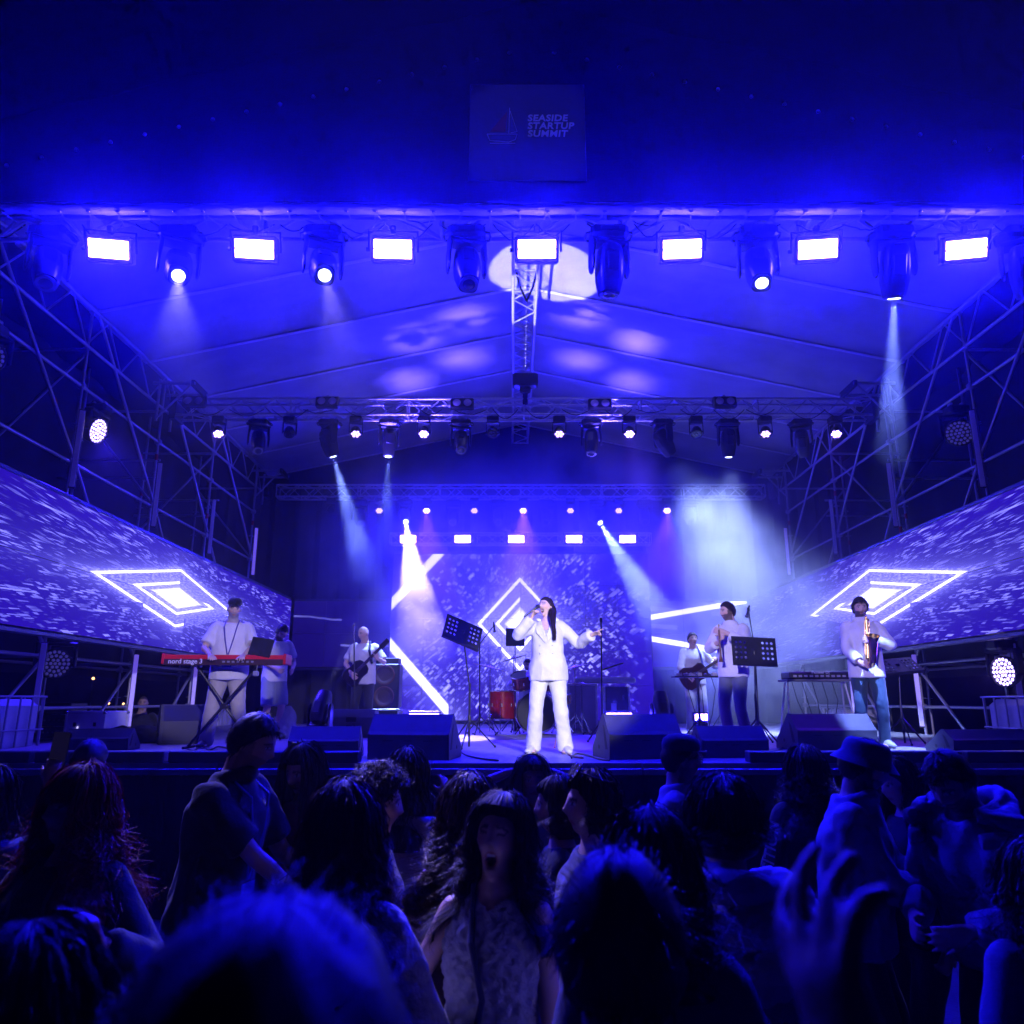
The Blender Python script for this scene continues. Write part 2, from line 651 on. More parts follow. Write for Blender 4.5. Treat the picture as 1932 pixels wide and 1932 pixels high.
# banner with the sailing boat and lettering
ban = thing('summit_banner', 'square dark blue banner with sailing boat and lettering high on the fascia', 'banner', (0.165, FY - 0.05, 7.14))
MB().bbox((0, 0, 0.605), (1.24, 0.012, 1.21), 0.004).build('cloth', mat('banner_cloth', (0.10, 0.098, 0.13), 0.7, bump=0.2, bscale=9), ban)
lettm = mat('banner_lettering', (0.85, 0.85, 0.9), 0.6)
M_ = Matrix.Translation((0.0, -0.012, 0.66)) @ Matrix.Rotation(R(90), 4, 'X')
for k, tx in enumerate(('SEASIDE', 'STARTUP', 'SUMMIT')):
    part('lettering', text_mesh(tx, 0.112, lettm, 0.002, 0.0035, 0.12, 1.08, align='LEFT'), ban, Matrix.Translation((0.0, -0.012, 0.735 - k * 0.098)) @ Matrix.Rotation(R(90), 4, 'X'))
sm = Matrix(((0, 1, 0, 0), (1, 0, 0, 0), (0, 0, 1, 0), (0, 0, 0, 1)))
b1 = MB()
b1.prism([(-0.40, 0.60), (-0.235, 0.60), (-0.215, 0.86)], -0.012, -0.008, sm)
b1.build('sail', mat('banner_orange', (0.30, 0.08, 0.02), 0.7), ban)
b2 = MB()
for pts in ([(-0.43, 0.57), (-0.40, 0.49), (-0.20, 0.47), (-0.13, 0.50), (-0.11, 0.57), (-0.43, 0.57)], [(-0.20, 0.57), (-0.19, 0.90)], [(-0.185, 0.86), (-0.11, 0.60), (-0.18, 0.585)], [(-0.40, 0.455), (-0.13, 0.455)]):
    b2.tube([(p[0], -0.012, p[1]) for p in pts], 0.004, 5)
b2.build('boat_outline', lettm, ban)

# ------------------------------------------------------------------ side scaffolds
SY = [8.15, 10.70, 13.25, 15.75, 18.55]


def scaffold(sgn, label):
    X = AX + sgn * 6.70
    XO = AX + sgn * 8.15
    t = thing('scaffold_wall', label, 'scaffold', (X, SY[0], 0), group='side scaffolds of the stage')
    b = (X, SY[0], 0)
    rnd = random.Random(5 + sgn)
    coup = MB().bbox((0, 0, 0), (0.11, 0.11, 0.10), 0.02).mesh('coupler', STEEL)
    ring = MB().lathe([(0.03, -.006), (0.065, -.006), (0.065, .006), (0.03, .006)], n=12, cap=False).mesh('rosette', STEEL)
    ys = [5.6] + SY
    for row, x in ((0, X), (1, XO)):
        for y in ys:
            top = 7.75 if row == 0 else 7.9
            rod('standard', (x, y, 0), (x, y, top), 0.0242, STEEL, t, b)
            for z in (1.9, 2.45, 4.1, 5.25, 5.85, 6.45, 7.05):
                part('rosette', ring, t, Matrix.Translation(V((x, y, z + rnd.uniform(-.03, .03))) - V(b)))
            if rnd.random() < 0.75:
                z = rnd.choice((4.75, 5.6, 6.1))
                rod('red_tape', (x, y, z), (x, y, z + 0.11), 0.0275, REDTAPE, t, b)
        for z in ((6.45, 5.25, 2.45, 1.75) if row == 0 else (2.45,)):
            for k in range(len(ys) - 1):
                rod('ledger', (x, ys[k], z), (x, ys[k + 1], z), 0.0242, STEEL, t, b)
                part('coupler', coup, t, Matrix.Translation(V((x, ys[k + 1], z)) - V(b)))
    # lattice girder along the eaves
    x = X - sgn * 0.06
    for z, r in ((7.68, 0.034), (7.06, 0.026)):
        rod('girder_chord', (x, 5.4, z), (x, 18.8, z), r, STEEL, t, b)
    nb = 26
    for i in range(nb):
        y0, y1 = 5.4 + 13.4 * i / nb, 5.4 + 13.4 * (i + 1) / nb
        za, zb = (7.68, 7.06) if i % 2 else (7.06, 7.68)
        rod('girder_brace', (x, y0, za), (x, y1, zb), 0.014, STEEL, t, b, 8)
    # transoms
    for y in ys:
        for z in (7.05, 2.45):
            rod('transom', (X, y, z), (XO, y, z), 0.0242, STEEL, t, b)
    # braces along the wall and across
    for k in range(len(ys) - 1):
        y0, y1 = ys[k], ys[k + 1]
        rod('diagonal', (x, y0 + 0.05, 7.7), (x, y1 - 0.05, 5.3), 0.0242, STEEL, t, b)
        rod('diagonal', (x, y0 + 0.05, 5.2), (x, y1 - 0.05, 2.5), 0.0242, STEEL, t, b)
        rod('diagonal', (X - sgn * .03, y1 - 0.05, 2.4), (X - sgn * .03, y0 + 0.05, 0.3), 0.0242, STEEL, t, b)
        if k % 2 == 0:
            rod('diagonal', (X, y1, 5.3), (XO, y1, 7.0), 0.0242, STEEL, t, b)
        else:
            rod('diagonal', (X, y1, 7.0), (XO, y1, 5.3), 0.0242, STEEL, t, b)
        if k > 0:
            rod('red_tape', (x, y0 + (y1 - y0) * .72, 7.7 - 2.4 * .72), (x, y0 + (y1 - y0) * .745, 7.7 - 2.4 * .745), 0.0265, REDTAPE, t, b)
    # carriage frame where the middle and the rear truss meet the wall
    for yc in (13.1, 18.5):
        for dy in (-0.28, 0.28):
            rod('carriage_rail', (X - sgn * 0.75, yc + dy, 7.42), (X, yc + dy, 7.42), 0.03, STEEL, t, b)
            rod('carriage_post', (X - sgn * 0.12, yc + dy, 6.7), (X - sgn * 0.12, yc + dy, 7.5), 0.026, STEEL, t, b)
        block('sleeve_plate', (X - sgn * 0.72, yc, 7.42), (0.06, 0.62, 0.12), BLACKM, t, b)
        rod('carriage_brace', (X - sgn * 0.12, yc - 0.28, 6.75), (X - sgn * 0.7, yc - 0.28, 7.4), 0.018, STEEL, t, b)
        block('sleeve_block', (X - sgn * 0.35, yc, 7.0), (0.12, 0.38, 0.42), BLACKM, t, b)
    # horizontal lattice beams seen behind, in the dark between the rows
    for y in (13.4, 16.3):
        for z in (6.15, 5.8):
            rod('cross_beam', (X - sgn * 0.0, y, z), (XO + sgn * 2.2, y, z), 0.024, STEEL, t, b)
    return t


scaffold(-1, 'steel tube scaffold wall beside the keyboard player, with red tape bands')
scaffold(1, 'steel tube scaffold wall beside the saxophonist, with red tape bands')

# ------------------------------------------------------------------ black drape at the back, dark sheets added at the sides
bd = thing('back_drape', 'dark backdrop curtain hanging behind the main screen', 'curtain', (AX, BACK, 0))
nu = 200
rr = [[], []]
for i in range(nu + 1):
    x = -8.3 + 16.6 * i / nu
    y = 0.25 + 0.05 * math.sin(i * 0.8) + 0.03 * math.sin(i * 1.7)
    rr[0].append((x, y, 7.4))
    rr[1].append((x, y, 0))
drm = mat('backdrop_cloth', (0.05, 0.05, 0.055), 0.85, 0, 0.2, bump=0.2)
MB().rings(rr, False, False).build('cloth', drm, bd, smooth=True)
for s in (-1, 1):  # dark sheet put where there is only darkness beyond the scaffold
    nm = 'dark tarpaulin added for the darkness outside the scaffold next to the ' + ('keyboard player' if s < 0 else 'saxophonist')
    o = thing('dark_side_sheet', nm, 'sheet', (AX + s * 8.5, 5, 0), group='dark sheets at the sides')
    rr = [[], []]
    for i in range(80):
        y = i * 0.19
        rr[0].append((0.06 * math.sin(i * .7), y, 8.0))
        rr[1].append((0.06 * math.sin(i * .7 + .5), y, 2.3))
    MB().rings(rr, False, False).build('cloth', mat('dark_sheet_cloth', (0.010, 0.010, 0.013), 0.8), o, smooth=True)


# ------------------------------------------------------------------ LED screens
class S:
    """tiny expression helper over shader maths nodes"""
    nt = None

    def __init__(self, sock):
        self.s = sock

    @staticmethod
    def op(o, *a, clamp=False):
        n = S.nt.nodes.new('ShaderNodeMath')
        n.operation = o
        n.use_clamp = clamp
        for i, x in enumerate(a):
            if isinstance(x, S):
                S.nt.links.new(x.s, n.inputs[i])
            else:
                n.inputs[i].default_value = float(x)
        return S(n.outputs[0])

    def __add__(s, o): return S.op('ADD', s, o)
    def __radd__(s, o): return S.op('ADD', o, s)
    def __sub__(s, o): return S.op('SUBTRACT', s, o)
    def __rsub__(s, o): return S.op('SUBTRACT', o, s)
    def __mul__(s, o): return S.op('MULTIPLY', s, o)
    def __rmul__(s, o): return S.op('MULTIPLY', o, s)
    def __truediv__(s, o): return S.op('DIVIDE', s, o)
    def abs(s): return S.op('ABSOLUTE', s)
    def floor(s): return S.op('FLOOR', s)
    def fract(s): return S.op('FRACT', s)
    def gt(s, o): return S.op('GREATER_THAN', s, o)
    def lt(s, o): return S.op('LESS_THAN', s, o)
    def pow(s, o): return S.op('POWER', s, o)
    def clamp(s): return S.op('ADD', s, 0.0, clamp=True)
    def mx(s, o): return S.op('MAXIMUM', s, o)
    def mn(s, o): return S.op('MINIMUM', s, o)

    def expn(s, k):
        return S.op('POWER', 2.718, s * (-k))


def white(a, b, seed):
    c = S.nt.nodes.new('ShaderNodeCombineXYZ')
    S.nt.links.new(a.s, c.inputs[0])
    S.nt.links.new(b.s, c.inputs[1])
    c.inputs[2].default_value = seed
    n = S.nt.nodes.new('ShaderNodeTexWhiteNoise')
    n.noise_dimensions = '3D'
    S.nt.links.new(c.outputs[0], n.inputs['Vector'])
    return S(n.outputs['Value']), n.outputs['Color']


def noise2(a, b, scale, seed=0.0, detail=3):
    c = S.nt.nodes.new('ShaderNodeCombineXYZ')
    S.nt.links.new(a.s, c.inputs[0])
    S.nt.links.new(b.s, c.inputs[1])
    c.inputs[2].default_value = seed
    n = S.nt.nodes.new('ShaderNodeTexNoise')
    n.inputs['Scale'].default_value = scale
    n.inputs['Detail'].default_value = detail
    S.nt.links.new(c.outputs[0], n.inputs['Vector'])
    return S(n.outputs['Fac'])


def rects(p, q, sx, sy, th, seed):
    """scattered small rectangles, one per grid cell at random"""
    P, Q = p * sx, q * sy
    ci, cj = P.floor(), Q.floor()
    r, col = white(ci, cj, seed)
    sp = S.nt.nodes.new('ShaderNodeSeparateColor')
    S.nt.links.new(col, sp.inputs[0])
    a, b = S(sp.outputs[0]), S(sp.outputs[1])
    fx, fy = (P.fract() - 0.5).abs(), (Q.fract() - 0.5).abs()
    return r.gt(th) * fx.lt(a * 0.35 + 0.15) * fy.lt(b * 0.35 + 0.12), a


def screen_mat(name, axis, c0, cz, su, sv, base, kind, bright):
    m = bpy.data.materials.new(name)
    m.use_nodes = True
    nt = m.node_tree
    nt.nodes.clear()
    S.nt = nt
    geo = nt.nodes.new('ShaderNodeNewGeometry')
    sep = nt.nodes.new('ShaderNodeSeparateXYZ')
    nt.links.new(geo.outputs['Position'], sep.inputs[0])
    h, z = S(sep.outputs[axis]), S(sep.outputs[2])
    u, v = (h - c0) / su, (z - cz) / sv
    au, av = u.abs(), v.abs()
    d = au + av
    out = None
    white_l = S.op('ADD', 0, 0)

    def seg(rad, wd, mask=None, glow=0.35, gk=7.0):
        e = (d - rad).abs()
        core = (1.0 - (e - wd) * (1 / (wd * 0.5))).clamp()
        r = core * 4.0 + e.expn(gk) * glow * 1.5
        return r * mask if mask is not None else r
    if kind == 'strip':
        lines = seg(1.68, 0.05, None, 0.25, 6)
    elif kind == 'dark':
        yy = z * 6.0 + noise2(h, z, 0.5, 3.0) * 3.0
        st, _ = white(yy.floor(), (h * 0.7).floor(), 7.0)
        lines = st.gt(0.86) * ((yy.fract() - 0.5).abs()).lt(0.14) * 0.7 * noise2(h, z, 1.3, 9.0)
    else:
        # outer outline with gaps, an inner one, a glowing core
        m1 = 1.0 - (u.gt(0.12) * v.lt(-0.10)) - (u.lt(-0.45) * v.lt(-0.5))
        m2 = 1.0 - (u.gt(0.0) * v.gt(0.12))
        lines = seg(1.0, 0.035, m1.clamp()) + seg(0.56, 0.035, m2.clamp(), 0.3, 9)
        lines = lines + ((0.40 - d) * 9.0).clamp() * 5.0 + d.expn(1.8) * 1.7
        speck = noise2(u, v, 26.0, 1.0, 4)
        lines = lines + ((speck - 0.45) * 5.0).clamp() * (1.12 - d).gt(0.0) * 0.9
        if kind == 'main':
            e = (d - 3.62).abs()
            big = (1.0 - (e - 0.10) * 14.0).clamp() * u.lt(-1.72) * av.gt(0.05)
            lines = lines + big * 4.0 + e.expn(3.0) * 0.30 * u.lt(-1.2)
    # scattered rectangles, finer towards the diamond
    if kind in ('main', 'side'):
        rad = (u * u + v * v).pow(0.5)
        grow = (rad + 0.35).pow(-0.45)
        p = (u + v) * grow
        q = (u - v) * grow
        if kind == 'side':
            p = u * grow * 1.5 + v * 0.7
            q = v * grow * 1.2 - u * 0.10
        if kind == 'main':
            r1, a1 = rects(p, q, 13.0, 21.0, 0.83, 1.0)
            r2, a2 = rects(p, q, 25.0, 14.0, 0.84, 2.0)
            r3, a3 = rects(p, q, 6.0, 11.0, 0.95, 3.0)
            r4, a4 = rects(p, q, 30.0, 33.0, 0.80, 4.0)
        else:
            r1, a1 = rects(p, q, 13.0, 22.0, 0.84, 1.0)
            r2, a2 = rects(p, q, 29.0, 16.0, 0.87, 2.0)
            r3, a3 = rects(p, q, 7.0, 13.0, 0.955, 3.0)
            r4, a4 = rects(p, q, 34.0, 38.0, 0.84, 4.0)
        clump = ((noise2(u, v, 2.6, 5.0, 2) - 0.36) * 3.5).clamp()
        edge = ((d - 1.02) * 8.0).clamp() * ((3.5 - rad) * 0.7 + (0.25 if kind == 'side' else 0.0)).clamp()
        sc_ = (r1 * a1 * 1.3 + r2 * a2 * 1.1 + r3 * 0.8 + r4 * a4 * d.expn(0.55) * 1.6).mn(1.6) * clump * edge
        lines = lines + sc_ * (1.05 if kind == 'main' else 0.75)
    if kind == 'strip':
        p = h * 1.2
        q = z * 7.0 + h * 0.5
        r1, a1 = rects(p, q, 1.0, 1.0, 0.88, 4.0)
        lines = lines + r1 * a1 * 0.25
    lines = lines * bright
    # slow shading of the base colour
    sh = noise2(u, v, 0.5, 8.0, 2) * 0.7 + 0.65
    px = nt.nodes.new('ShaderNodeCombineXYZ')
    for i in range(3):
        c = sh * base[i] + lines * (0.34, 0.33, 1.2)[i]
        nt.links.new(c.s, px.inputs[i])
    e = nt.nodes.new('ShaderNodeEmission')
    nt.links.new(px.outputs[0], e.inputs[0])
    e.inputs[1].default_value = 1.0
    o = nt.nodes.new('ShaderNodeOutputMaterial')
    nt.links.new(e.outputs[0], o.inputs[0])
    return m


def led_wall(name, label, p0, p1, z0, z1, nrm, m, pw_=0.5, nrow=2):
    """p0->p1 along the ground; panels are parts, nrm towards the viewer"""
    p0, p1, nrm = V((*p0, 0)), V((*p1, 0)), V((*nrm, 0))
    L = (p1 - p0).length
    ax = (p1 - p0).normalized()
    nc = round(L / pw_)
    w_ = L / nc
    hgt = (z1 - z0) / nrow
    t = thing(name, label, 'LED screen', (p0.x, p0.y, z0))
    rot = Matrix((( ax.x, -nrm.x, 0), (ax.y, -nrm.y, 0), (0, 0, 1))).to_4x4()
    fm = MB().box((0, 0, 0), (w_ - 0.007, 0.004, hgt - 0.007)).mesh('led_panel', m)
    bm_ = MB().bbox((0, 0.05, 0), (w_ - 0.006, 0.09, hgt - 0.006), 0.004).mesh('cabinet', BLACKP)
    for i in range(nc):
        for k in range(nrow):
            c = ax * (w_ * (i + .5)) + V((0, 0, hgt * (k + .5)))
            o = part('led_panel', fm, t, Matrix.Translation(c) @ rot)
            part('cabinet', bm_, o)
    mid = ax * (L / 2)
    for zz in (-0.04, z1 - z0 + 0.03):
        MB().bbox((0, 0, 0), (L, 0.08, 0.06), 0.01).build('frame_rail', mat('screen_rail', (0.12, 0.12, 0.13), 0.4, 0.6), t, Matrix.Translation(mid + V((0, 0, zz)) - nrm * 0.05) @ rot)
    return t


ZS0, ZS1 = 2.66, 4.30
SXL, SXR = AX - 5.75, AX + 5.75
M_side = screen_mat('side_screen_picture', 1, 12.6, 3.50, 2.6, 0.46, (0.022, 0.005, 0.44), 'side', 1.0)
M_main = screen_mat('main_screen_picture', 0, AX - 0.02, 3.72, 1.02, 1.12, (0.022, 0.006, 0.42), 'main', 1.25)
M_stripR = screen_mat('strip_picture', 0, 12.0, 3.62, 6.0, 1.02, (0.025, 0.01, 0.36), 'strip', 1.1)
M_stripL = screen_mat('dim_strip_picture', 0, 0.0, 3.5, 1.0, 1.0, (0.008, 0.003, 0.14), 'dark', 1.0)
led_wall('side_screen', 'long LED ribbon screen behind the keyboard player, white diamond on violet', (SXL, 5.4), (SXL, 19.1), ZS0, ZS1, (1, 0), M_side, 0.82, 2)
led_wall('side_screen', 'long LED ribbon screen behind the saxophonist, white diamond on violet', (SXR, 19.1), (SXR, 5.4), ZS0, ZS1, (-1, 0), M_side, 0.82, 2)
led_wall('main_screen', 'large LED screen behind the singer with glowing white diamond and light fragments', (AX - 3.26, 19.22), (AX + 3.26, 19.22), DECK + 0.08, 5.50, (0, -1), M_main, 0.815, 5)
led_wall('strip_screen', 'dim LED strip with faint streaks behind the bald bass player', (SXL + 0.02, 19.30), (AX - 3.28, 19.30), ZS0, ZS1, (0, -1), M_stripL, 0.82, 2)
led_wall('strip_screen', 'LED strip with two white bars meeting the main screen behind the wind player', (AX + 3.28, 19.30), (SXR - 0.02, 19.30), ZS0, ZS1, (0, -1), M_stripR, 0.82, 2)

# vertical LED battens on the scaffold standards
battm = mat('batten_diffuser', (0.70, 0.70, 0.72), 0.45, emit=(0.10, 0.06, 1.0), estr=0.06)  # faint emission put in so the unlit tubes look pale
battl = mat('glowing_batten_diffuser', (0.75, 0.75, 0.78), 0.45, emit=(0.22, 0.13, 1.0), estr=0.55)  # stronger emission than the other battens
for s, wn in ((-1, 'keyboard'), (1, 'saxophone')):
    for k, (y, z0, lit) in enumerate(((10.5, 4.80, 0), (13.05, 4.80, 0), (15.6, 4.80, 0), (18.35, 4.80, 1), (13.0, 1.42, 1), (15.5, 1.42, 1), (10.4, 1.42, 0))):
        x = AX + s * 6.52
        lab = ('%s upright LED batten from the front above the %s side ribbon screen' % (ORD[k], wn)) if z0 > 3 else \
              ('%s upright LED batten standing below the %s side ribbon screen' % (('middle', 'rear', 'front')[k - 4], wn))
        t = thing('led_batten', lab, 'LED batten', (x, y, z0), (0, 0, R(-25) * s), group='upright LED battens on the scaffolds')
        MB().bbox((0, 0.02, 0.6), (0.085, 0.05, 1.2), 0.008).build('housing', BLACKP, t)
        MB().bbox((0, -0.012, 0.6), (0.07, 0.02, 1.16), 0.006).build('diffuser', battl if lit else battm, t)

# ================================================================== LIGHT FIXTURES
LENS_ON = emis('lens_glow', (0.5, 0.55, 1.0), 12.0)
LENS_BLUE = emis('led_lens_glow', (0.25, 0.15, 1.0), 40.0)
LENS_DIM = emis('led_lens_dim', (0.45, 0.28, 1.0), 6.0)
LENS_OFF = mat('lens_glass', (0.03, 0.03, 0.04), 0.08, 0, 0.8)
STROBE = emis('strobe_glow', (0.0060, 0.0034, 1.0), 2500.0)
STROBE_R = emis('rear_strobe_glow', (0.012, 0.007, 1.0), 1000.0)
STROBE_F = emis('floor_strobe_glow', (0.03, 0.018, 1.0), 200.0)


def sring(rx, ry, z, n=24, e=2.8):
    out = []
    for k in range(n):
        a = 2 * PI * k / n
        c, s_ = math.cos(a), math.sin(a)
        out.append(V((rx * math.copysign(abs(c) ** (2 / e), c), ry * math.copysign(abs(s_) ** (2 / e), s_), z)))
    return out


def _mover_meshes():
    d = {}
    b = MB().bbox((0, 0, -0.115), (0.36, 0.27, 0.13), 0.03)
    b.bbox((0, -0.137, -0.115), (0.16, 0.01, 0.06), 0.004)
    d['base'] = b.mesh('base', BLACKP)
    d['clamp'] = MB().bbox((0, 0, -0.02), (0.05, 0.09, 0.07), 0.015).cyl((0, -0.06, -0.03), (0, 0.06, -0.03), 0.012).mesh('clamp', ALU)
    h = MB().tube([(0.17, -0.08, -0.12), (0.215, -0.06, -0.12), (0.225, 0, -0.12), (0.215, 0.06, -0.12), (0.17, 0.08, -0.12)], 0.012, 8)
    d['handle'] = h.mesh('handle', BLACKP, True)
    arm = MB()
    for s in (-1, 1):
        rings = []
        for z, wx, wy in ((-0.18, .05, .16), (-0.26, .045, .17), (-0.36, .04, .15), (-0.44, .038, .15), (-0.50, .035, .12), (-0.535, .02, .06)):
            rings.append([p + V((s * (0.165 + (0.012 if z < -.3 else 0)), 0, 0)) for p in sring(wx / 2, wy / 2, z, 16)])
        arm.rings(rings)
    arm.bbox((0, 0, -0.20), (0.36, 0.17, 0.05), 0.015)
    d['yoke'] = arm.mesh('yoke', BLACKP, True)
    prof = [(0.05, .21), (0.095, .195), (0.118, .15), (0.128, .06), (0.132, -.04), (0.128, -.13), (0.112, -.22), (0.100, -.27), (0.095, -.285)]
    hd = MB().rings([sring(r * 0.95, r * 1.05, z, 28, 3.2) for r, z in prof])
    for s in (-1, 1):
        hd.bbox((0, s * 0.127, 0.0), (0.13, 0.03, 0.20), 0.012)
    d['head'] = hd.mesh('head', BLACKP, True)
    d['lens_rim'] = MB().lathe([(0.068, -.275), (0.088, -.275), (0.088, -.30), (0.070, -.30)], n=28).mesh('lens_rim', GREYP, True)
    for k, m in (('on', LENS_ON), ('off', LENS_OFF)):
        d['lens_' + k] = MB().lathe([(0.001, -.306), (0.03, -.305), (0.055, -.302), (0.067, -.296)], n=24).mesh('lens', m, True)
    return d


MV = _mover_meshes()


def mover(pos, aim, label, lit=False, group='moving head lights', scale=1.0, up=False, spots=()):
    t = thing('moving_head', label, 'moving light', pos, (PI, 0, 0) if up else (0, 0, 0), group)
    t.scale = (scale,) * 3
    for s in (-1, 1):
        if not up:
            part('clamp', MV['clamp'], t, Matrix.Translation((0.11 * s, 0, 0.0)))
        part('handle', MV['handle'], t, Matrix.Rotation(0 if s > 0 else PI, 4, 'Z'))
    part('base', MV['base'], t)
    piv = V(pos) + V((0, 0, (0.44 if up else -0.44) * scale))
    d = (V(aim) - piv).normalized()
    dl = V((d.x, -d.y, -d.z)) if up else d
    tl = math.acos(max(-1, min(1, -dl.z)))
    pn = math.atan2(-dl.x, dl.y)
    Y_ = part('yoke', MV['yoke'], t, Matrix.Rotation(pn, 4, 'Z'))
    H_ = part('head', MV['head'], t, Matrix.Translation((0, 0, -0.44)) @ Matrix.Rotation(pn, 4, 'Z') @ Matrix.Rotation(tl, 4, 'X'))
    part('lens_rim', MV['lens_rim'], H_)
    part('lens', MV['lens_on' if lit else 'lens_off'], H_)
    for (am, en, col, size, bl) in spots:
        d2 = (V(am) - piv).normalized()
        o = spot('beam_lamp', piv + d * 0.335 * scale, am, en, col, size, bl, 0.03)
    return t


def _wash_meshes():
    d = {}
    d['base'] = MB().bbox((0, 0, -0.09), (0.22, 0.18, 0.11), 0.015).mesh('base', BLACKP)
    d['clamp'] = MB().bbox((0, 0, -0.01), (0.05, 0.08, 0.07), 0.012).mesh('clamp', ALU)
    y = MB()
    for s in (-1, 1):
        y.bbox((s * 0.118, 0, -0.25), (0.014, 0.07, 0.22), 0.004)
    y.bbox((0, 0, -0.15), (0.25, 0.09, 0.02), 0.006)
    d['yoke'] = y.mesh('yoke', BLACKP)
    hd = MB().lathe([(0.02, .10), (0.06, .10), (0.085, .06), (0.098, 0), (0.100, -.06), (0.092, -.065), (0.09, -.052), (0.001, -.05)], n=24)
    for s in (-1, 1):
        hd.bbox((s * 0.105, 0, 0), (0.02, 0.03, 0.03), 0.006)
    d['head'] = hd.mesh('head', BLACKP, True)
    for k, m in (('on', LENS_BLUE), ('dim', LENS_DIM), ('off', LENS_OFF)):
        d['lens_' + k] = MB().lathe([(0.001, -.064), (0.018, -.062), (0.026, -.052)], n=12).mesh('lens', m, True)
    return d


WS = _wash_meshes()


def mini_wash(pos, aim, label, state='off', spots=(), group='small seven-lens wash lights'):
    t = thing('wash_light', label, 'wash light', pos, (0, 0, 0), group)
    part('clamp', WS['clamp'], t)
    part('base', WS['base'], t)
    piv = V(pos) + V((0, 0, -0.32))
    d = (V(aim) - piv).normalized()
    tl = math.acos(max(-1, min(1, -d.z)))
    pn = math.atan2(-d.x, d.y)
    part('yoke', WS['yoke'], t, Matrix.Rotation(pn, 4, 'Z'))
    H_ = part('head', WS['head'], t, Matrix.Translation((0, 0, -0.32)) @ Matrix.Rotation(pn, 4, 'Z') @ Matrix.Rotation(tl, 4, 'X'))
    for k in range(7):
        a = PI / 3 * k
        r = 0.058 if k < 6 else 0
        part('lens', WS['lens_' + state], H_, Matrix.Translation((r * math.cos(a), r * math.sin(a), 0)))
    for (am, en, col, size, bl) in spots:
        spot('wash_lamp', piv + d * 0.10, am, en, col, size, bl, 0.06)
    return t


def _strobe_meshes():
    d = {}
    b = MB().bbox((0, 0.07, 0), (0.47, 0.13, 0.29), 0.02)
    for k in range(7):
        b.bbox((-0.18 + k * 0.06, 0.15, 0), (0.012, 0.05, 0.22), 0.003)
    d['housing'] = b.mesh('housing', BLACKP)
    d['bracket'] = MB().tube([(-0.26, 0.07, -0.02), (-0.26, 0.07, 0.19), (0.26, 0.07, 0.19), (0.26, 0.07, -0.02)], 0.014, 8).bbox((0, 0.07, 0.21), (0.06, 0.06, 0.08), 0.01).mesh('bracket', BLACKM)
    for nm, m in (('f', STROBE), ('r', STROBE_R)):
        d['panel_' + nm] = MB().bbox((0, -0.004, 0), (0.40, 0.012, 0.088), 0.012).mesh('panel', m)
    d['knob'] = MB().cyl((-0.29, 0.07, 0), (-0.26, 0.07, 0), 0.022, 0.022, 10).mesh('knob', BLACKR)
    return d


ST = _strobe_meshes()


def strobe(pos, label, kind='f', tilt=-18, scale=1.0, yaw=0, group='lit strobe panels', flip=False):
    t = thing('strobe_panel', label, 'strobe light', pos, (R(tilt), 0, R(yaw)), group)
    t.scale = (scale,) * 3
    part('housing', ST['housing'], t)
    part('bracket', ST['bracket'], t, Matrix.Rotation(PI, 4, 'Y') if flip else None)
    part('knob', ST['knob'], t)
    for k in (-1, 1):
        part('panel', ST['panel_' + kind], t, Matrix.Translation((0, 0, 0.050 * k)))
    return t


# ---- front truss
fx = [205, 480, 741, 1013, 1287, 1543, 1823]
for i, x in enumerate(fx):
    p = A(x, 470, 7.22)
    nm = ('leftmost', 'second', 'third', 'middle', 'fifth', 'sixth', 'rightmost')[i]
    lab = {'leftmost': 'glowing white strobe panel at the far left end of the front truss', 'middle': 'glowing white strobe panel hanging in front of the ridge truss', 'rightmost': 'glowing white strobe panel at the far right end of the front truss'}.get(nm, '%s glowing white strobe panel from the left on the front truss' % nm)
    t = strobe(p, lab, 'f', 25, 1.0, (966 - x) * 0.012)

HZ = 6.86
FM = [(88, 'off', (40, 900, 6.0)), (335, 'on', (335, 1520, 3.0)), (608, 'on', (850, 1600, 2.7)), (880, 'off', (930, 900, 6.0)), (1150, 'off', (1140, 1500, 7.9)),
      (1432, 'on', (1640, 1480, 4.6)), (1690, 'on', (1668, 1420, 9.4)), (1935, 'off', (2000, 1200, 9))]
FML = ['dark moving head at the far left end of the front truss', 'lit moving head between the two leftmost strobes with pale beam',
       'lit moving head with tapered shell, third from the left on the front truss', 'unlit moving head with shell turned sideways just left of the ridge truss',
       'unlit moving head with dark lens just right of the ridge truss', 'lit moving head turned towards the right on the front truss',
       'lit moving head with smoky beam near the right end of the front truss', 'dark moving head cut off by the right picture edge']
for i, (x, st, am) in enumerate(FM):
    p = A(x, 440, 7.30)
    p.z = HZ
    p.x = (x - 966) / FPX * 8.15
    aim = A(*am)
    sp = []
    if i == 1:
        sp = [(aim, 2200, (0.42, 0.36, 1.0), 17, 0.8)]
    if i == 2:
        sp = [(aim, 3600, (0.46, 0.38, 0.95), 13, 0.8)]
    if i == 5:
        sp = [(aim, 1600, (0.2, 0.2, 1.0), 18, 0.7)]
    if i == 6:
        sp = [(aim, 12000, PALE, 15, 0.5)]
    mover(p, aim, FML[i], st == 'on', 'moving heads on the front truss', 1.12, spots=sp)

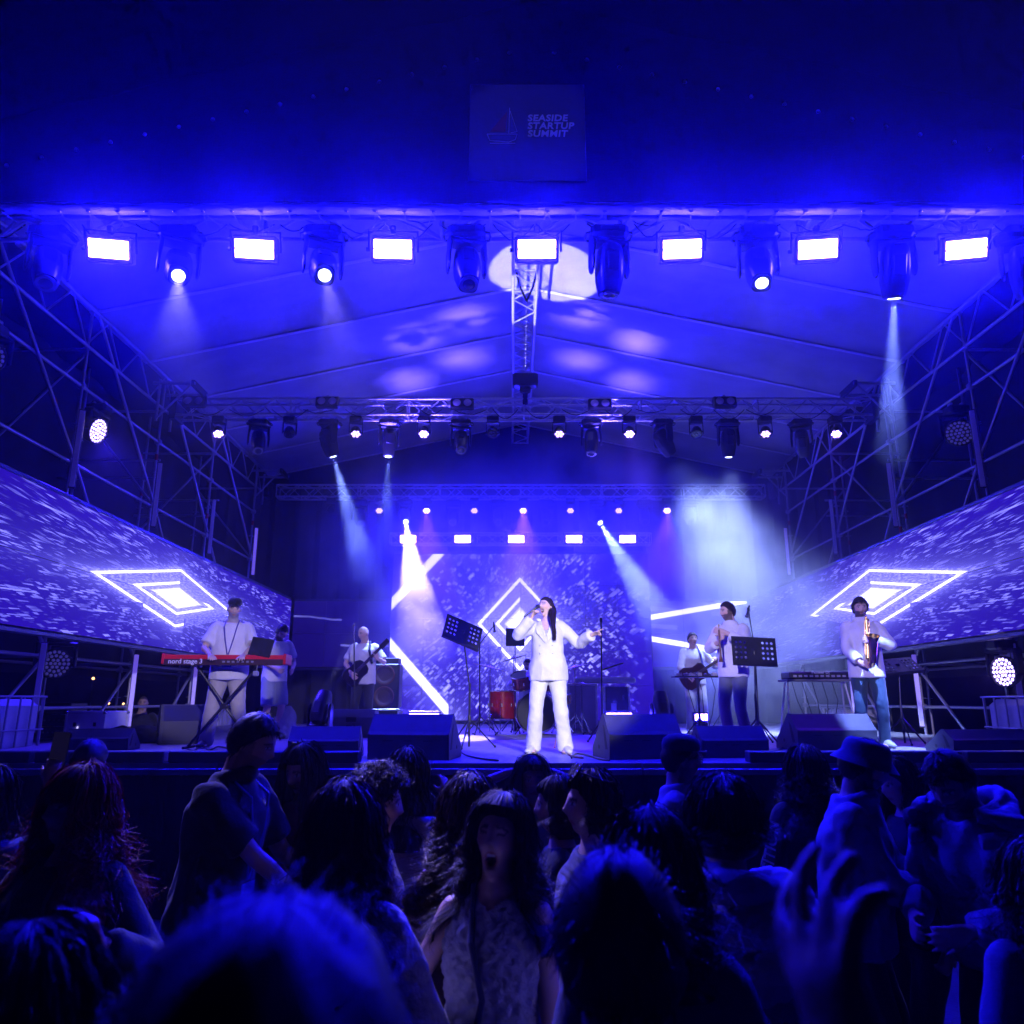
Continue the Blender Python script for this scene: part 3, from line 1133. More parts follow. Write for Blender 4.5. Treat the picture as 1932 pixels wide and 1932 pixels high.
# ---- middle truss
MZ, MYc = 6.86, 13.10
for i, (x, y) in enumerate(((365, 756), (617, 757), (872, 760), (1132, 761), (1368, 757))):
    p = A(x, y, 12.86)
    t = thing('blinder', '%s two-lamp blinder from the left on the middle truss' % ORD[i], 'blinder light', p, (R(-8), 0, 0), 'unlit two-lamp blinders')
    MB().bbox((0, 0.05, 0), (0.42, 0.12, 0.21), 0.02).build('housing', BLACKP, t)
    MB().bbox((0, 0.05, 0.125), (0.06, 0.05, 0.05), 0.01).build('clamp', ALU, t)
    for s in (-1, 1):
        M = Matrix.Translation((s * 0.098, -0.012, 0)) @ Matrix.Rotation(R(90), 4, 'X')
        l = MB().lathe([(0.001, .030), (0.03, .026), (0.06, .012), (0.074, 0)], n=20).build('lamp', mat('frosted_lamp', (0.62, 0.55, 0.58), 0.3, 0, 0.6, bump=.3, bscale=60), t, M, True)
        MB().torus((0, 0, 0), 0.078, 0.007, None, 20, 6).build('lamp_rim', BLACKM, l, None, True)
WX = [(413, 'on'), (547, 'off'), (672, 'dim'), (800, 'on'), (930, 'off'), (1055, 'dim'), (1187, 'on'), (1313, 'off'), (1443, 'dim'), (1576, 'on')]
for i, (x, st) in enumerate(WX):
    p = A(x, 800, MYc - 0.13)
    p.z = MZ
    aim = A(x + (20 if i > 5 else (40 if i < 2 else 0)), 1200, 11.0)
    sp = []
    if st == 'on':
        sp = [(aim, 2600 if i in (3, 6) else 1400, PURPLE if i in (6, 9) else VIOLET, 34, 0.6)]
    mini_wash(p, aim, '%s small wash light from the left on the middle truss, %s' % (ORD[i], {'on': 'lit bright', 'dim': 'seven lenses glowing', 'off': 'unlit'}[st]), st, sp, 'small wash lights on the middle truss')
MM = [(490, 'off', (480, 1400, 10)), (622, 'on', (720, 1180, 13.9)), (735, 'on', (716, 1300, 13.0)), (870, 'off', (880, 1100, 11)), (1115, 'off', (1105, 1400, 11.5)),
      (1250, 'on', (1490, 1260, 14.5)), (1372, 'on', (1385, 1380, 14.0)), (1510, 'off', (1560, 1200, 15))]
for i, (x, st, am) in enumerate(MM):
    p = A(x, 800, MYc)
    p.z = MZ
    aim = A(*am)
    sp = {1: [(aim, 16000, PALE, 20, 0.8)], 2: [(aim, 7000, PALE, 18, 0.8)], 5: [(aim, 9500, (0.28, 0.38, 1.0), 60, 1.0)], 6: [(aim, 4500, (0.30, 0.40, 1.0), 40, 1.0)]}.get(i, [])
    mover(p, aim, '%s large moving head from the left under the middle truss, %s' % (ORD[i], 'lens lit' if st == 'on' else 'unlit'), st == 'on', 'moving heads on the middle truss', 1.0, spots=sp)

# ---- rear truss
RZ, RYc = 6.78, 18.50
WR = [(625, 'off'), (716, 'dim'), (805, 'on'), (895, 'dim'), (987, 'on'), (1076, 'dim'), (1167, 'dim'), (1258, 'on')]
for i, (x, st) in enumerate(WR):
    p = A(x, 950, RYc - 0.13)
    p.z = RZ
    aim = A(x, 1350, 14.5)
    sp = [(aim, 9000, VIOLET, 40, 0.8)] if st == 'on' else []
    mini_wash(p, aim, '%s small wash light from the left on the rear truss, %s' % (ORD[i], {'on': 'lit', 'dim': 'lenses glowing faintly', 'off': 'unlit'}[st]), st, sp, 'small wash lights on the rear truss')
MR = [(680, 'off', (720, 1200, 16)), (765, 'on', (795, 1190, 14.6)), (855, 'off', (840, 1300, 14)), (940, 'off', (945, 1300, 14)), (1030, 'off', (1020, 1300, 14)),
      (1124, 'on', (1300, 1260, 14.8)), (1215, 'off', (1230, 1200, 15)), (1300, 'off', (1330, 1150, 15))]
for i, (x, st, am) in enumerate(MR):
    p = A(x, 950, RYc)
    p.z = RZ
    aim = A(*am)
    sp = {1: [(aim, 70000, (0.24, 0.19, 1.0), 13, 0.4)], 5: [(aim, 22000, PALE, 16, 0.7)]}.get(i, [])
    mover(p, aim, '%s large moving head from the left under the rear truss, %s' % (ORD[i], 'lens lit' if st == 'on' else 'unlit'), st == 'on', 'moving heads on the rear truss', 1.05, spots=sp)
for i, x in enumerate((770, 873, 974, 1083, 1184)):
    strobe(A(x, 1017, 18.72), '%s strobe panel from the left in the row above the main screen' % ORD[i], 'r', 14, 0.98)

# ---- strobes and moving heads standing on the deck
for i, (x, y, Y, wd, lab) in enumerate(((800, 1352, 12.2, 0.46, 'low strobe bar glowing white on the deck beside the slanting screen bar'),
                                        (1168, 1351, 13.0, 0.42, 'low strobe bar glowing white on the deck behind the right wedge monitor'),
                                        (1323, 1353, 12.6, 0.20, 'small strobe glowing white on the deck between the guitarist and the pedal table'))):
    p = A(x, y, Y)
    t = thing('floor_strobe', lab, 'strobe light', p, (R(6), 0, 0), 'strobes on the deck')
    MB().bbox((0, 0.06, 0), (wd + 0.05, 0.12, 0.15), 0.015).build('housing', BLACKP, t)
    MB().bbox((0, -0.004, 0.0), (wd, 0.012, 0.10), 0.01).build('panel', STROBE_F, t)
    hh = p.z - DECK - 0.08
    MB().bbox((0, 0.07, -0.085 - hh / 2), (wd + 0.02, 0.12, hh), 0.01).build('riser_box', BLACKP, t)
pl_ = A(603, 1375, 11.3); pl_.z = DECK
pr_ = A(1250, 1375, 12.6); pr_.z = DECK


def roof_at(x, Y):
    return V((x, Y, RIDGE + (EAVE - RIDGE) * abs(x - AX) / HW))


pat_l = [(-0.95, 13.5), (-1.95, 13.9), (-1.1, 15.2), (-2.3, 15.8)]
pat_r = [(1.35, 13.4), (2.5, 14.0), (1.5, 15.3), (2.7, 15.9)]
mover(pl_, roof_at(-1.9, 14.2), 'upright moving head standing on the deck between technician and bass player', False, 'moving heads on the deck', 0.95, True,
      spots=[(roof_at(*q), 24000, (0.10, 0.06, 1.0), 8.5, 1.0) for q in pat_l] + [(roof_at(0.60, 12.05), 10000, (0.45, 0.42, 1.0), 14.0, 0.10), (roof_at(-0.9, 9.0), 1800, (0.05, 0.025, 1.0), 24, 1.0)])  # last spot is a soft flood added to brighten the roof
mover(pr_, roof_at(2.1, 14.2), 'upright moving head standing on the deck behind the right wedge monitor', False, 'moving heads on the deck', 0.95, True,
      spots=[(roof_at(*q), 24000, (0.10, 0.06, 1.0), 8.5, 1.0) for q in pat_r] + [(roof_at(1.6, 9.0), 2200, (0.05, 0.025, 1.0), 24, 1.0)])  # last spot added as a roof flood here too


# ---- large round LED wash lights on the scaffolds
def big_wash(pos, aim, label, lit, hang=True, spots=()):
    t = thing('led_wash_light', label, 'wash light', pos, (0, 0, 0), 'large round LED wash lights')
    t.scale = (.88, .88, .88)
    MB().bbox((0, 0, -0.10), (0.36, 0.28, 0.15), 0.03).build('base', BLACKP, t)
    for s in (-1, 1):
        MB().bbox((s * 0.10, 0, 0.0), (0.05, 0.1, 0.09), 0.012).build('clamp', ALU, t)
    piv = V(pos) + V((0, 0, -0.50))
    d = (V(aim) - piv).normalized()
    tl = math.acos(max(-1, min(1, -d.z)))
    pn = math.atan2(-d.x, d.y)
    y = MB()
    for s in (-1, 1):
        y.bbox((s * 0.27, 0, -0.36), (0.06, 0.16, 0.40), 0.025)
    y.bbox((0, 0, -0.19), (0.58, 0.16, 0.06), 0.02)
    y.build('yoke', BLACKP, t, Matrix.Rotation(pn, 4, 'Z'))
    H_ = MB().lathe([(0.08, .17), (0.16, .16), (0.215, .10), (0.235, .02), (0.240, -.05), (0.225, -.06), (0.222, -.04), (0.001, -.04)], n=36).build(
        'head', BLACKP, t, Matrix.Translation((0, 0, -0.50)) @ Matrix.Rotation(pn, 4, 'Z') @ Matrix.Rotation(tl, 4, 'X'), True)
    me = bpy.data.meshes.get('wash_lens_on' if lit else 'wash_lens_off')
    if me is None:
        m = emis('wash_lens_glow', (0.45, 0.33, 1.0), 6.0) if lit else mat('wash_lens_glass', (0.45, 0.45, 0.5), 0.12, 0, 0.8, emit=(.25, .2, 1), estr=.10)  # unlit lenses carry a faint emission as a painted glimmer
        me = MB().lathe([(0.001, -.058), (0.015, -.056), (0.0255, -.042)], n=12).mesh('wash_lens_on' if lit else 'wash_lens_off', m, True)
    pts = [(0, 0)]
    for rr_, n_ in ((0.062, 6), (0.125, 12), (0.186, 18)):
        pts += [(rr_ * math.cos(2 * PI * k / n_), rr_ * math.sin(2 * PI * k / n_)) for k in range(n_)]
    for q in pts:
        part('lens', me, H_, Matrix.Translation((q[0], q[1], 0)))
    for (am, en, col, size, bl) in spots:
        spot('wash_lamp', piv + d * 0.1, am, en, col, size, bl, 0.15)
    return t


big_wash(A(188, 762, 11.2), (3.5, 10.6, 3.0), 'lit round LED wash light on the scaffold above the keyboard side ribbon screen', True, spots=[(V((-3.6, 9.6, 1.3)), 2600, (0.03, 0.012, 1.0), 85, 0.9)])
big_wash(A(1803, 765, 11.0), (3.5, 7.0, 2.6), 'unlit round LED wash light on the scaffold above the saxophone side ribbon screen', False)
big_wash(A(112, 1192, 10.9), (-3.5, 7.0, 1.6), 'unlit round LED wash light under the keyboard side ribbon screen', False)
big_wash(A(1888, 1205, 10.5), (0.5, 9.3, 1.9), 'lit round LED wash light under the saxophone side ribbon screen', True, spots=[(V((2.0, 8.5, 1.4)), 260, VIOLET, 55, 0.7)])
big_wash(A(-14, 610, 8.6), (-2.0, 6.0, 4.6), 'unlit round LED wash light cut off by the left picture edge', False)

# ---- unseen towers added behind the audience, lighting band and banner from the front
for TX, side_, lamps in ((4.2, 'right', [(0.38, 8.5, 2.12, 21000, (0.80, 0.75, 1.0), 6.6), (-3.72, 9.6, 2.55, 12000, (0.58, 0.50, 1.0), 6.2), (-2.6, 13.0, 2.5, 9000, (0.52, 0.45, 1.0), 4.8)]),
                         (-4.4, 'left', [(2.85, 10.0, 2.75, 16000, (0.60, 0.53, 1.0), 4.6), (4.45, 9.6, 2.6, 13000, (0.55, 0.46, 1.0), 4.8), (3.2, 13.5, 2.5, 8000, (0.52, 0.45, 1.0), 4.0), (0.165, 6.95, 7.75, 1500, (0.16, 0.16, 1.0), 6.0)])):  # last lamp added only to brighten the banner
    foh = thing('unseen_lighting_tower', 'unseen tripod lighting tower with spotlights behind the audience, on the %s' % side_, 'lighting stand', (TX, -8.5, 0))
    MB().tube([(0, 0, 0.3), (0, 0, 6.6)], 0.04).build('mast', STEEL, foh, smooth=True)
    MB().tube([(-0.7, 0, 6.6), (0.7, 0, 6.6)], 0.03).build('crossbar', STEEL, foh, smooth=True)
    for k in range(3):
        a = 2 * PI * k / 3 + .5
        MB().tube([(0, 0, 1.3), (1.1 * math.cos(a), 1.1 * math.sin(a), 0.03)], 0.022).build('leg', STEEL, foh)
    for k, (x_, y_, z_, en_, co_, an_) in enumerate(lamps):
        xx = -0.5 + 0.5 * k
        MB().lathe([(0.10, -.25), (0.14, -.2), (0.14, .25), (0.13, .26)], Matrix.Rotation(R(-80), 4, 'X'), 20).build('lamp_head', BLACKP, foh, Matrix.Translation((xx, 0.05, 6.4)), True)
        spot('unseen_house_spot', (TX + xx, -8.0, 6.45), (x_, y_, z_), en_, co_, an_, 0.35, 0.08)

# ================================================================== PEOPLE
SKIN = mat('skin', (0.5, 0.35, 0.28), 0.5, 0, 0.4, attr='Col', bump=0.08, bscale=220)
_cloth = {}


def cloth(col, rough=0.85, knit=False, sheen=0.15):
    k = (tuple(round(c, 3) for c in col), rough, knit)
    if k not in _cloth:
        _cloth[k] = mat('cloth_%d' % len(_cloth), col, rough, 0, 0.25, var=0.10, vscale=5, bump=0.9 if knit else 0.18, bscale=55 if knit else 130, sheen=sheen)
    return _cloth[k]


_hairm = {}


def hairmat(col):
    k = tuple(round(c, 3) for c in col)
    if k not in _hairm:
        _hairm[k] = mat('hair_%d' % len(_hairm), col, 0.55, 0, 0.30, var=0.3, vscale=25)
    return _hairm[k]


def smoothstep(a, b, x):
    t = max(0.0, min(1.0, (x - a) / (b - a)))
    return t * t * (3 - 2 * t)


def catmull(pts, vals, n=4):
    """subdivide a polyline of points with values smoothly"""
    P, Q = [], []
    m = len(pts)
    for i in range(m - 1):
        p0, p1, p2, p3 = pts[max(i - 1, 0)], pts[i], pts[i + 1], pts[min(i + 2, m - 1)]
        v0, v1 = vals[i], vals[i + 1]
        for k in range(n):
            t = k / n
            P.append(0.5 * ((2 * p1) + (p2 - p0) * t + (2 * p0 - 5 * p1 + 4 * p2 - p3) * t * t + (3 * p1 - p0 - 3 * p2 + p3) * t ** 3))
            Q.append(tuple(a + (b - a) * t for a, b in zip(v0, v1)))
    P.append(pts[-1])
    Q.append(vals[-1])
    return P, Q


def loft(mb, pts, rad, side=None, n=14, sub=3, dome=True):
    """smooth elliptical tube; rad: list of (rs, rf) along side vector and its normal"""
    pts = [V(p) for p in pts]
    rad = [(r, r) if not isinstance(r, (tuple, list)) else r for r in rad]
    P, Q = catmull(pts, rad, sub) if len(pts) > 2 else (pts, rad)
    rings = []
    u = None
    for i, p in enumerate(P):
        a, b = P[max(i - 1, 0)], P[min(i + 1, len(P) - 1)]
        t = (b - a).normalized()
        if u is None:
            u = V(side) if side is not None else t.orthogonal()
        if side is not None and u.length == 0:
            u = V(side)
        u = u - t * u.dot(t)
        u = u.normalized() if u.length > 1e-5 else t.orthogonal().normalized()
        w_ = t.cross(u)
        rs, rf = Q[i]

        def ring(c, k):
            return [c + u * (math.cos(2 * PI * j / n) * rs * k) + w_ * (math.sin(2 * PI * j / n) * rf * k) for j in range(n)]
        if i == 0 and dome:
            rings.append(ring(p - t * min(rs, rf) * 0.75, 0.35))
            rings.append(ring(p - t * min(rs, rf) * 0.45, 0.78))
        rings.append(ring(p, 1))
        if i == len(P) - 1 and dome:
            rings.append(ring(p + t * min(rs, rf) * 0.45, 0.78))
            rings.append(ring(p + t * min(rs, rf) * 0.75, 0.35))
    mb.rings(rings)


def remesh(mb, voxel, smooth=3, name='tmp'):
    me = mb.mesh(name, [])
    o = bpy.data.objects.new(name, me)
    COL.objects.link(o)
    m = o.modifiers.new('r', 'REMESH')
    m.mode = 'VOXEL'
    m.voxel_size = voxel
    if smooth:
        s = o.modifiers.new('s', 'SMOOTH')
        s.factor = 0.5
        s.iterations = smooth
    dg = bpy.context.evaluated_depsgraph_get()
    out = bpy.data.meshes.new_from_object(o.evaluated_get(dg))
    bpy.data.objects.remove(o, do_unlink=True)
    bpy.data.meshes.remove(me)
    out.polygons.foreach_set('use_smooth', [True] * len(out.polygons))
    return out


def wrinkle(me, amp, scale, seed, stretch=(1, 1, 0.45)):
    n = len(me.vertices)
    co = np.empty(n * 3, 'f')
    me.vertices.foreach_get('co', co)
    no = np.empty(n * 3, 'f')
    me.vertices.foreach_get('normal', no)
    co = co.reshape(-1, 3)
    no = no.reshape(-1, 3)
    d = np.empty(n, 'f')
    for i in range(n):
        x, y, z = co[i]
        q = (x * scale * stretch[0] + seed, y * scale * stretch[1], z * scale * stretch[2] + seed * 2)
        a = noise.noise(q)
        d[i] = amp * ((1 - abs(a) * 2.2) * 0.6 + 0.5 * noise.noise((q[0] * 2.1 + z * 9, q[1] * 2.1, q[2] * 3.1)))
    co += no * d[:, None]
    me.vertices.foreach_set('co', co.ravel())
    me.update()


def ik(a, t, l1, l2, hint):
    a, t, hint = V(a), V(t), V(hint)
    d = t - a
    L = max(0.05, min(d.length, (l1 + l2) * 0.998))
    d = d.normalized()
    t = a + d * L
    c = (l1 * l1 + L * L - l2 * l2) / (2 * l1 * L)
    c = max(-1, min(1, c))
    h = hint - d * hint.dot(d)
    h = h.normalized() if h.length > 1e-4 else d.orthogonal().normalized()
    return a + d * (l1 * c) + h * (l1 * math.sqrt(max(0, 1 - c * c))), t


def hand_geo(mb, wrist, d, palm, s, curl=(20, 25, 25, 30), thumb=35, spread=6, side=1, point=False):
    """wrist point, direction of the fingers, palm normal (where the palm looks), side: +1 when the thumb lies along d x palm"""
    d = V(d).normalized()
    palm = V(palm)
    palm = (palm - d * palm.dot(d)).normalized()
    lat = d.cross(palm) * side           # towards the thumb
    w_ = V(wrist)
    loft(mb, [w_ - d * 0.02 * s, w_ + d * 0.03 * s, w_ + d * 0.085 * s], [(0.024 * s, 0.019 * s), (0.036 * s, 0.017 * s), (0.040 * s, 0.014 * s)], lat, 12, 2)
    base = w_ + d * 0.085 * s
    ln = (0.072, 0.080, 0.074, 0.058)
    for k in range(4):
        off = lat * ((0.030 - 0.0205 * k) * s)
        p = base + off
        a = R(spread) * (1.5 - k)
        dd = (d * math.cos(a) + lat * math.sin(a)).normalized()
        c = curl[k] if not isinstance(curl, (int, float)) else curl
        if point:
            c = 4 if k == 0 else 78
        pts = [p - dd * 0.02 * s]
        ang = 0
        for j, fr in enumerate((0.45, 0.32, 0.23)):
            pts.append(p.copy())
            ang += R(c) * (0.8 if j == 0 else 1.0)
            vv = dd * math.cos(ang) + palm * math.sin(ang)
            p = p + vv * (ln[k] * fr * s)
        pts.append(p)
        loft(mb, pts, [0.0095 * s, 0.0095 * s, 0.0088 * s, 0.0082 * s, 0.0068 * s], None, 8, 2)
    p = w_ + d * 0.025 * s + lat * 0.026 * s
    a = R(thumb)
    t1 = (d * math.cos(a) + lat * math.sin(a) + palm * 0.35).normalized()
    t2 = (d * math.cos(a * .55) + lat * math.sin(a * .55) + palm * 0.55).normalized()
    loft(mb, [p - t1 * 0.01 * s, p + t1 * 0.035 * s, p + t1 * 0.038 * s + t2 * 0.028 * s, p + t1 * 0.038 * s + t2 * 0.052 * s], [0.013 * s, 0.0115 * s, 0.0105 * s, 0.008 * s], None, 8, 2)


def head_geo(mb, M, s, open_=0.0, fem=False, chin=1.0):
    nu, nv = 56, 40
    rings = []
    for i in range(nv + 1):
        th = -PI / 2 + PI * i / nv
        th = max(-PI / 2 + 0.04, min(PI / 2 - 0.04, th))
        ring = []
        for k in range(nu):
            ph = 2 * PI * k / nu
            nx_, ny_, nz_ = math.cos(th) * math.cos(ph), math.cos(th) * math.sin(ph), math.sin(th)
            x, y, z = nx_ * 0.075, ny_ * 0.097, nz_ * 0.118
            kk = smoothstep(0.01, -0.118, z)
            x *= 1 - (0.36 if fem else 0.26) * kk
            if y > 0:
                y *= 1 - 0.50 * kk
                y *= 1 + 0.05 * smoothstep(-.02, .05, z)
            else:
                y = y * (1 - 0.06 * smoothstep(0.02, -0.1, z))
            if ny_ < 0.1:
                f = 0.0

                def gb(cx, cz, sx, sz):
                    return math.exp(-((abs(x) - cx) / sx) ** 2 - ((z - cz) / sz) ** 2)
                f += 0.011 * gb(0, 0.000, 0.010, 0.022)
                f += 0.021 * gb(0, -0.022, 0.012, 0.012)
                f += 0.006 * gb(0.013, -0.026, 0.008, 0.008)
                f += 0.004 * gb(0.028, 0.030, 0.022, 0.008)
                f -= 0.009 * gb(0.031, 0.011, 0.014, 0.010)
                f += 0.003 * gb(0.031, 0.011, 0.009, 0.006)
                f += 0.005 * gb(0.042, -0.020, 0.018, 0.016)
                f += 0.007 * gb(0, -0.056, 0.022, 0.010) * (1 - .5 * open_)
                f -= 0.004 * gb(0, -0.070, 0.02, 0.006)
                f += 0.010 * chin * gb(0, -0.094, 0.020, 0.016)
                f -= 0.040 * open_ * gb(0, -0.062, 0.018, 0.011 + 0.006 * open_)
                y -= f * smoothstep(0.1, -0.5, ny_)
            if open_ and z < -0.055:
                z -= open_ * 0.016 * smoothstep(-0.055, -0.085, z)
            ring.append(M @ V((x * s, y * s, z * s)))
        rings.append(ring)
    mb.rings(rings)
    R3 = M.to_3x3()
    for sd in (-1, 1):
        c = M @ V((sd * 0.074 * s, 0.014 * s, -0.004 * s))
        mb.ball(c, (0.011 * s, 0.019 * s, 0.031 * s), 10, 8, R3 @ Matrix.Rotation(sd * R(18), 3, 'Z') @ Matrix.Rotation(R(-12), 3, 'X'))


def hairline(y):
    if y < -0.055:
        return 0.070
    if y < 0.0:
        return 0.070 + (y + 0.055) / 0.055 * (-0.035)
    if y < 0.03:
        return 0.035 - (y) / 0.03 * 0.060
    return -0.025 - min(1, (y - 0.03) / 0.04) * 0.035


class Person:
    pass


def person(label, loc, yaw=0, H=1.75, fem=False, skin=(0.52, 0.34, 0.26), lean=(0, 0), twist=0, head=(0, 0, 0), handL=None, handR=None,
           elL=(0.5, 0.6, -0.4), elR=(-0.5, 0.6, -0.4), poseL=None, poseR=None, feet=None, wide=1.0, belly=0.0, open_=0.0, beard=0.0, scalp=0.0,
           haircol=(0.02, 0.013, 0.01), voxel=0.008, eyes_closed=False, crouch=0.0, kneeh=(0, -1, 0.0)):
    """builds skeleton and skin; yaw 0 faces the camera (-y). head = (yaw, pitch down, roll) in degrees"""
    P = Person()
    s = H / 1.75
    P.s, P.fem, P.wide, P.belly = s, fem, wide, belly
    P.rnd = random.Random(sum(ord(c) * (i + 1) for i, c in enumerate(label)) % 9973)
    t = thing('person', label, 'person', loc, (0, 0, R(yaw)))
    P.t = t
    lx, ly = lean
    hipz = (0.93 - crouch) * s
    pel = V((0, 0, hipz))
    neck = V((lx * s, ly * s, hipz + math.sqrt(max(0.05, 0.55 ** 2 - lx * lx - ly * ly)) * s))
    P.pel, P.neck = pel, neck
    Rt = Matrix.Rotation(R(twist), 3, 'Z')
    P.Rt = Rt
    up = (neck - pel).normalized()
    P.up = up
    shw = (0.146 if fem else 0.172) * s * wide ** 0.5
    fw = Rt @ V((0, -1, 0))
    sd = Rt @ V((1, 0, 0))
    P.sd = sd
    shL = neck - up * 0.094 * s + sd * shw
    shR = neck - up * 0.094 * s - sd * shw
    P.sh = {1: shL, -1: shR}
    # torso rings: (t along spine from the pelvis, half width, half depth, forward shift)
    if fem:
        tor = [(-0.17, .125, .10, 0), (0.0, .168, .122, .0), (.14, .148, .108, .0), (.28, .126, .098, 0), (.46, .142, .108, .006), (.62, .150, .120, .016), (.74, .150, .108, .008), (.85, .132, .085, 0), (.94, .082, .064, 0), (1.02, .052, .052, 0)]
    else:
        tor = [(-0.17, .125, .10, 0), (0.0, .165, .118, .0), (.16, .155, .115, .004), (.30, .152, .113, .004), (.46, .163, .119, .004), (.62, .176, .122, .004), (.75, .178, .115, .0), (.85, .152, .090, 0), (.94, .090, .070, 0), (1.02, .062, .060, 0)]
    P.tor = []
    for (tt, rw, rd, sf) in tor:
        c = pel.lerp(neck, tt) if tt >= 0 else pel + V((0, 0, tt * 0.55 * s))
        bl = belly * math.exp(-((tt - 0.25) / 0.25) ** 2)
        P.tor.append((c + fw * ((sf + bl * 0.6) * s), (rw * wide + bl * 0.5) * s, (rd * wide ** .5 + bl) * s))
    # head
    hy, hp, hr = head
    RH = Rt @ (Matrix.Rotation(R(hy), 3, 'Z') @ Matrix.Rotation(R(hp), 3, 'X') @ Matrix.Rotation(R(hr), 3, 'Y'))
    hb = neck + (up * 0.6 + V((0, 0, 0.4))) * 0.024 * s
    hc = hb + RH @ V((0, -0.020 * s, 0.112 * s))
    HM = Matrix.Translation(hc) @ RH.to_4x4()
    P.HM, P.hc = HM, hc
    # arms
    P.arm = {}
    for k, hd, el, ps in ((1, handL, elL, poseL), (-1, handR, elR, poseR)):
        sh = P.sh[k]
        if hd is None:
            hd = sh / s + V((k * 0.07, -0.02, -0.50))
        tgt = V(hd) * s
        eb, wr = ik(sh, tgt, 0.285 * s, 0.255 * s, el)
        P.arm[k] = (sh, eb, wr, ps or {})
    # legs
    P.leg = {}
    if feet is None:
        feet = ((0.10, 0.0), (-0.10, 0.03))
    for k, f in ((1, feet[0]), (-1, feet[1])):
        hip = pel + sd * (k * 0.088 * s) - V((0, 0, 0.03 * s))
        fz = f[2] if len(f) > 2 else 0.0
        an = V((f[0] * s, f[1] * s, (0.085 + fz) * s))
        kn, an = ik(hip, an, 0.43 * s, 0.415 * s, kneeh)
        P.leg[k] = (hip, kn, an)
    # ---- skin
    mb = MB()
    loft(mb, [c for c, _, _ in P.tor], [(a, b) for _, a, b in P.tor], sd, 20, 3)
    loft(mb, [neck - up * 0.03 * s, hb + (hc - hb) * 0.25, hc - RH @ V((0, -0.01 * s, 0.045 * s))], [((.050 if fem else .062) * s, (.052 if fem else .062) * s)] * 3, sd, 14, 2)
    head_geo(mb, HM, s * (0.97 if fem else 1.0), open_, fem)
    fa = 0.86 if fem else 1.0
    for k in (1, -1):
        sh, eb, wr, ps = P.arm[k]
        loft(mb, [sh + (neck - sh) * 0.12, sh, sh.lerp(eb, .45), eb, eb.lerp(wr, .35), wr], [.054 * s * fa, .056 * s * fa, .047 * s * fa, .039 * s * fa, .038 * s * fa, .026 * s * fa], None, 12, 3)
        d = ps.get('d') or (wr - eb)
        d = V(d).normalized()
        palm = ps.get('palm') or V((-k, 0.2, -0.2))
        hand_geo(mb, wr, d, palm, s * (0.92 if fem else 1.0), ps.get('curl', (22, 26, 28, 32)), ps.get('thumb', 35), ps.get('spread', 5), ps.get('side', 1), ps.get('point', False))
        hip, kn, an = P.leg[k]
        loft(mb, [hip, hip.lerp(kn, .4), kn, kn.lerp(an, .35), an], [.088 * s, .078 * s, .055 * s, .052 * s, .037 * s], None, 14, 3)
        loft(mb, [an + V((0, 0.03, -.045)) * s, an + V((0, -0.06, -.05)) * s, an + V((0, -0.15, -.062)) * s], [(.034 * s, .030 * s), (.040 * s, .028 * s), (.034 * s, .018 * s)], (1, 0, 0), 12, 2)
        loft(mb, [an, an + V((0, 0.005, -.05)) * s], [.037 * s, .036 * s], None, 12, 2)
    me = remesh(mb, voxel, 2, 'body')
    # ---- colours of the skin by place on the head
    n = len(me.vertices)
    co = np.empty(n * 3, 'f')
    me.vertices.foreach_get('co', co)
    co = co.reshape(-1, 3)
    Mi = np.array(HM.inverted())
    L = (co @ Mi[:3, :3].T + Mi[:3, 3]) / s
    x, y, z = np.abs(L[:, 0]), L[:, 1], L[:, 2]
    col = np.tile(np.array([*skin, 1.0], 'f'), (n, 1))
    isface = (y < -0.035) & (z > -0.15) & (z < 0.12) & (x < 0.09)

    def put(mask, c, a=1.0):
        col[mask, :3] = col[mask, :3] * (1 - a) + np.array(c) * a
    put(isface & (((x - 0.045) / 0.02) ** 2 + ((z + 0.02) / 0.02) ** 2 < 1), (min(1, skin[0] * 1.12), skin[1] * 0.85, skin[2] * 0.82), 0.5)
    oz = 0.011 * open_
    lipc = (skin[0] * 0.85, skin[1] * 0.42, skin[2] * 0.42) if fem else (skin[0] * 0.78, skin[1] * 0.55, skin[2] * 0.52)
    if beard > 0:
        bm_ = (y < 0.02) & (z < -0.032 - 0.25 * np.clip(0.045 - x, 0, 1) * 0) & (z > -0.15) & (x < 0.085) & ((x > 0.030) | (z < -0.040))
        bm_ |= (x > 0.055) & (y < 0.01) & (y > -0.04) & (z < 0.02) & (z > -0.15)
        bm_ &= ~((z > -0.035) & (y < -0.07))
        bc = haircol if beard < 1.5 else (0.35, 0.33, 0.31)
        put(bm_, bc, min(1, beard) * 0.9)
    put(isface & ((x / (0.024 - 0.003 * open_)) ** 2 + ((z + 0.060 + oz * .6) / (0.009 + 0.014 * open_)) ** 2 < 1), lipc, 0.9)
    if open_ > 0.2:
        put(isface & ((x / 0.018) ** 2 + ((z + 0.062 + oz * .6) / (0.003 + 0.013 * open_)) ** 2 < 1), (0.05, 0.008, 0.008))
        put(isface & (x < 0.014) & (np.abs(z + 0.055) < 0.0035), (0.7, 0.68, 0.62))
    br = isface & (x > 0.014) & (x < 0.050) & (np.abs(z - 0.029 + 0.6 * np.clip(x - 0.035, 0, 1)) < (0.0042 if fem else 0.0055))
    put(br, [c * 1.0 for c in haircol], 0.85)
    ex = ((x - 0.031) / 0.014) ** 2
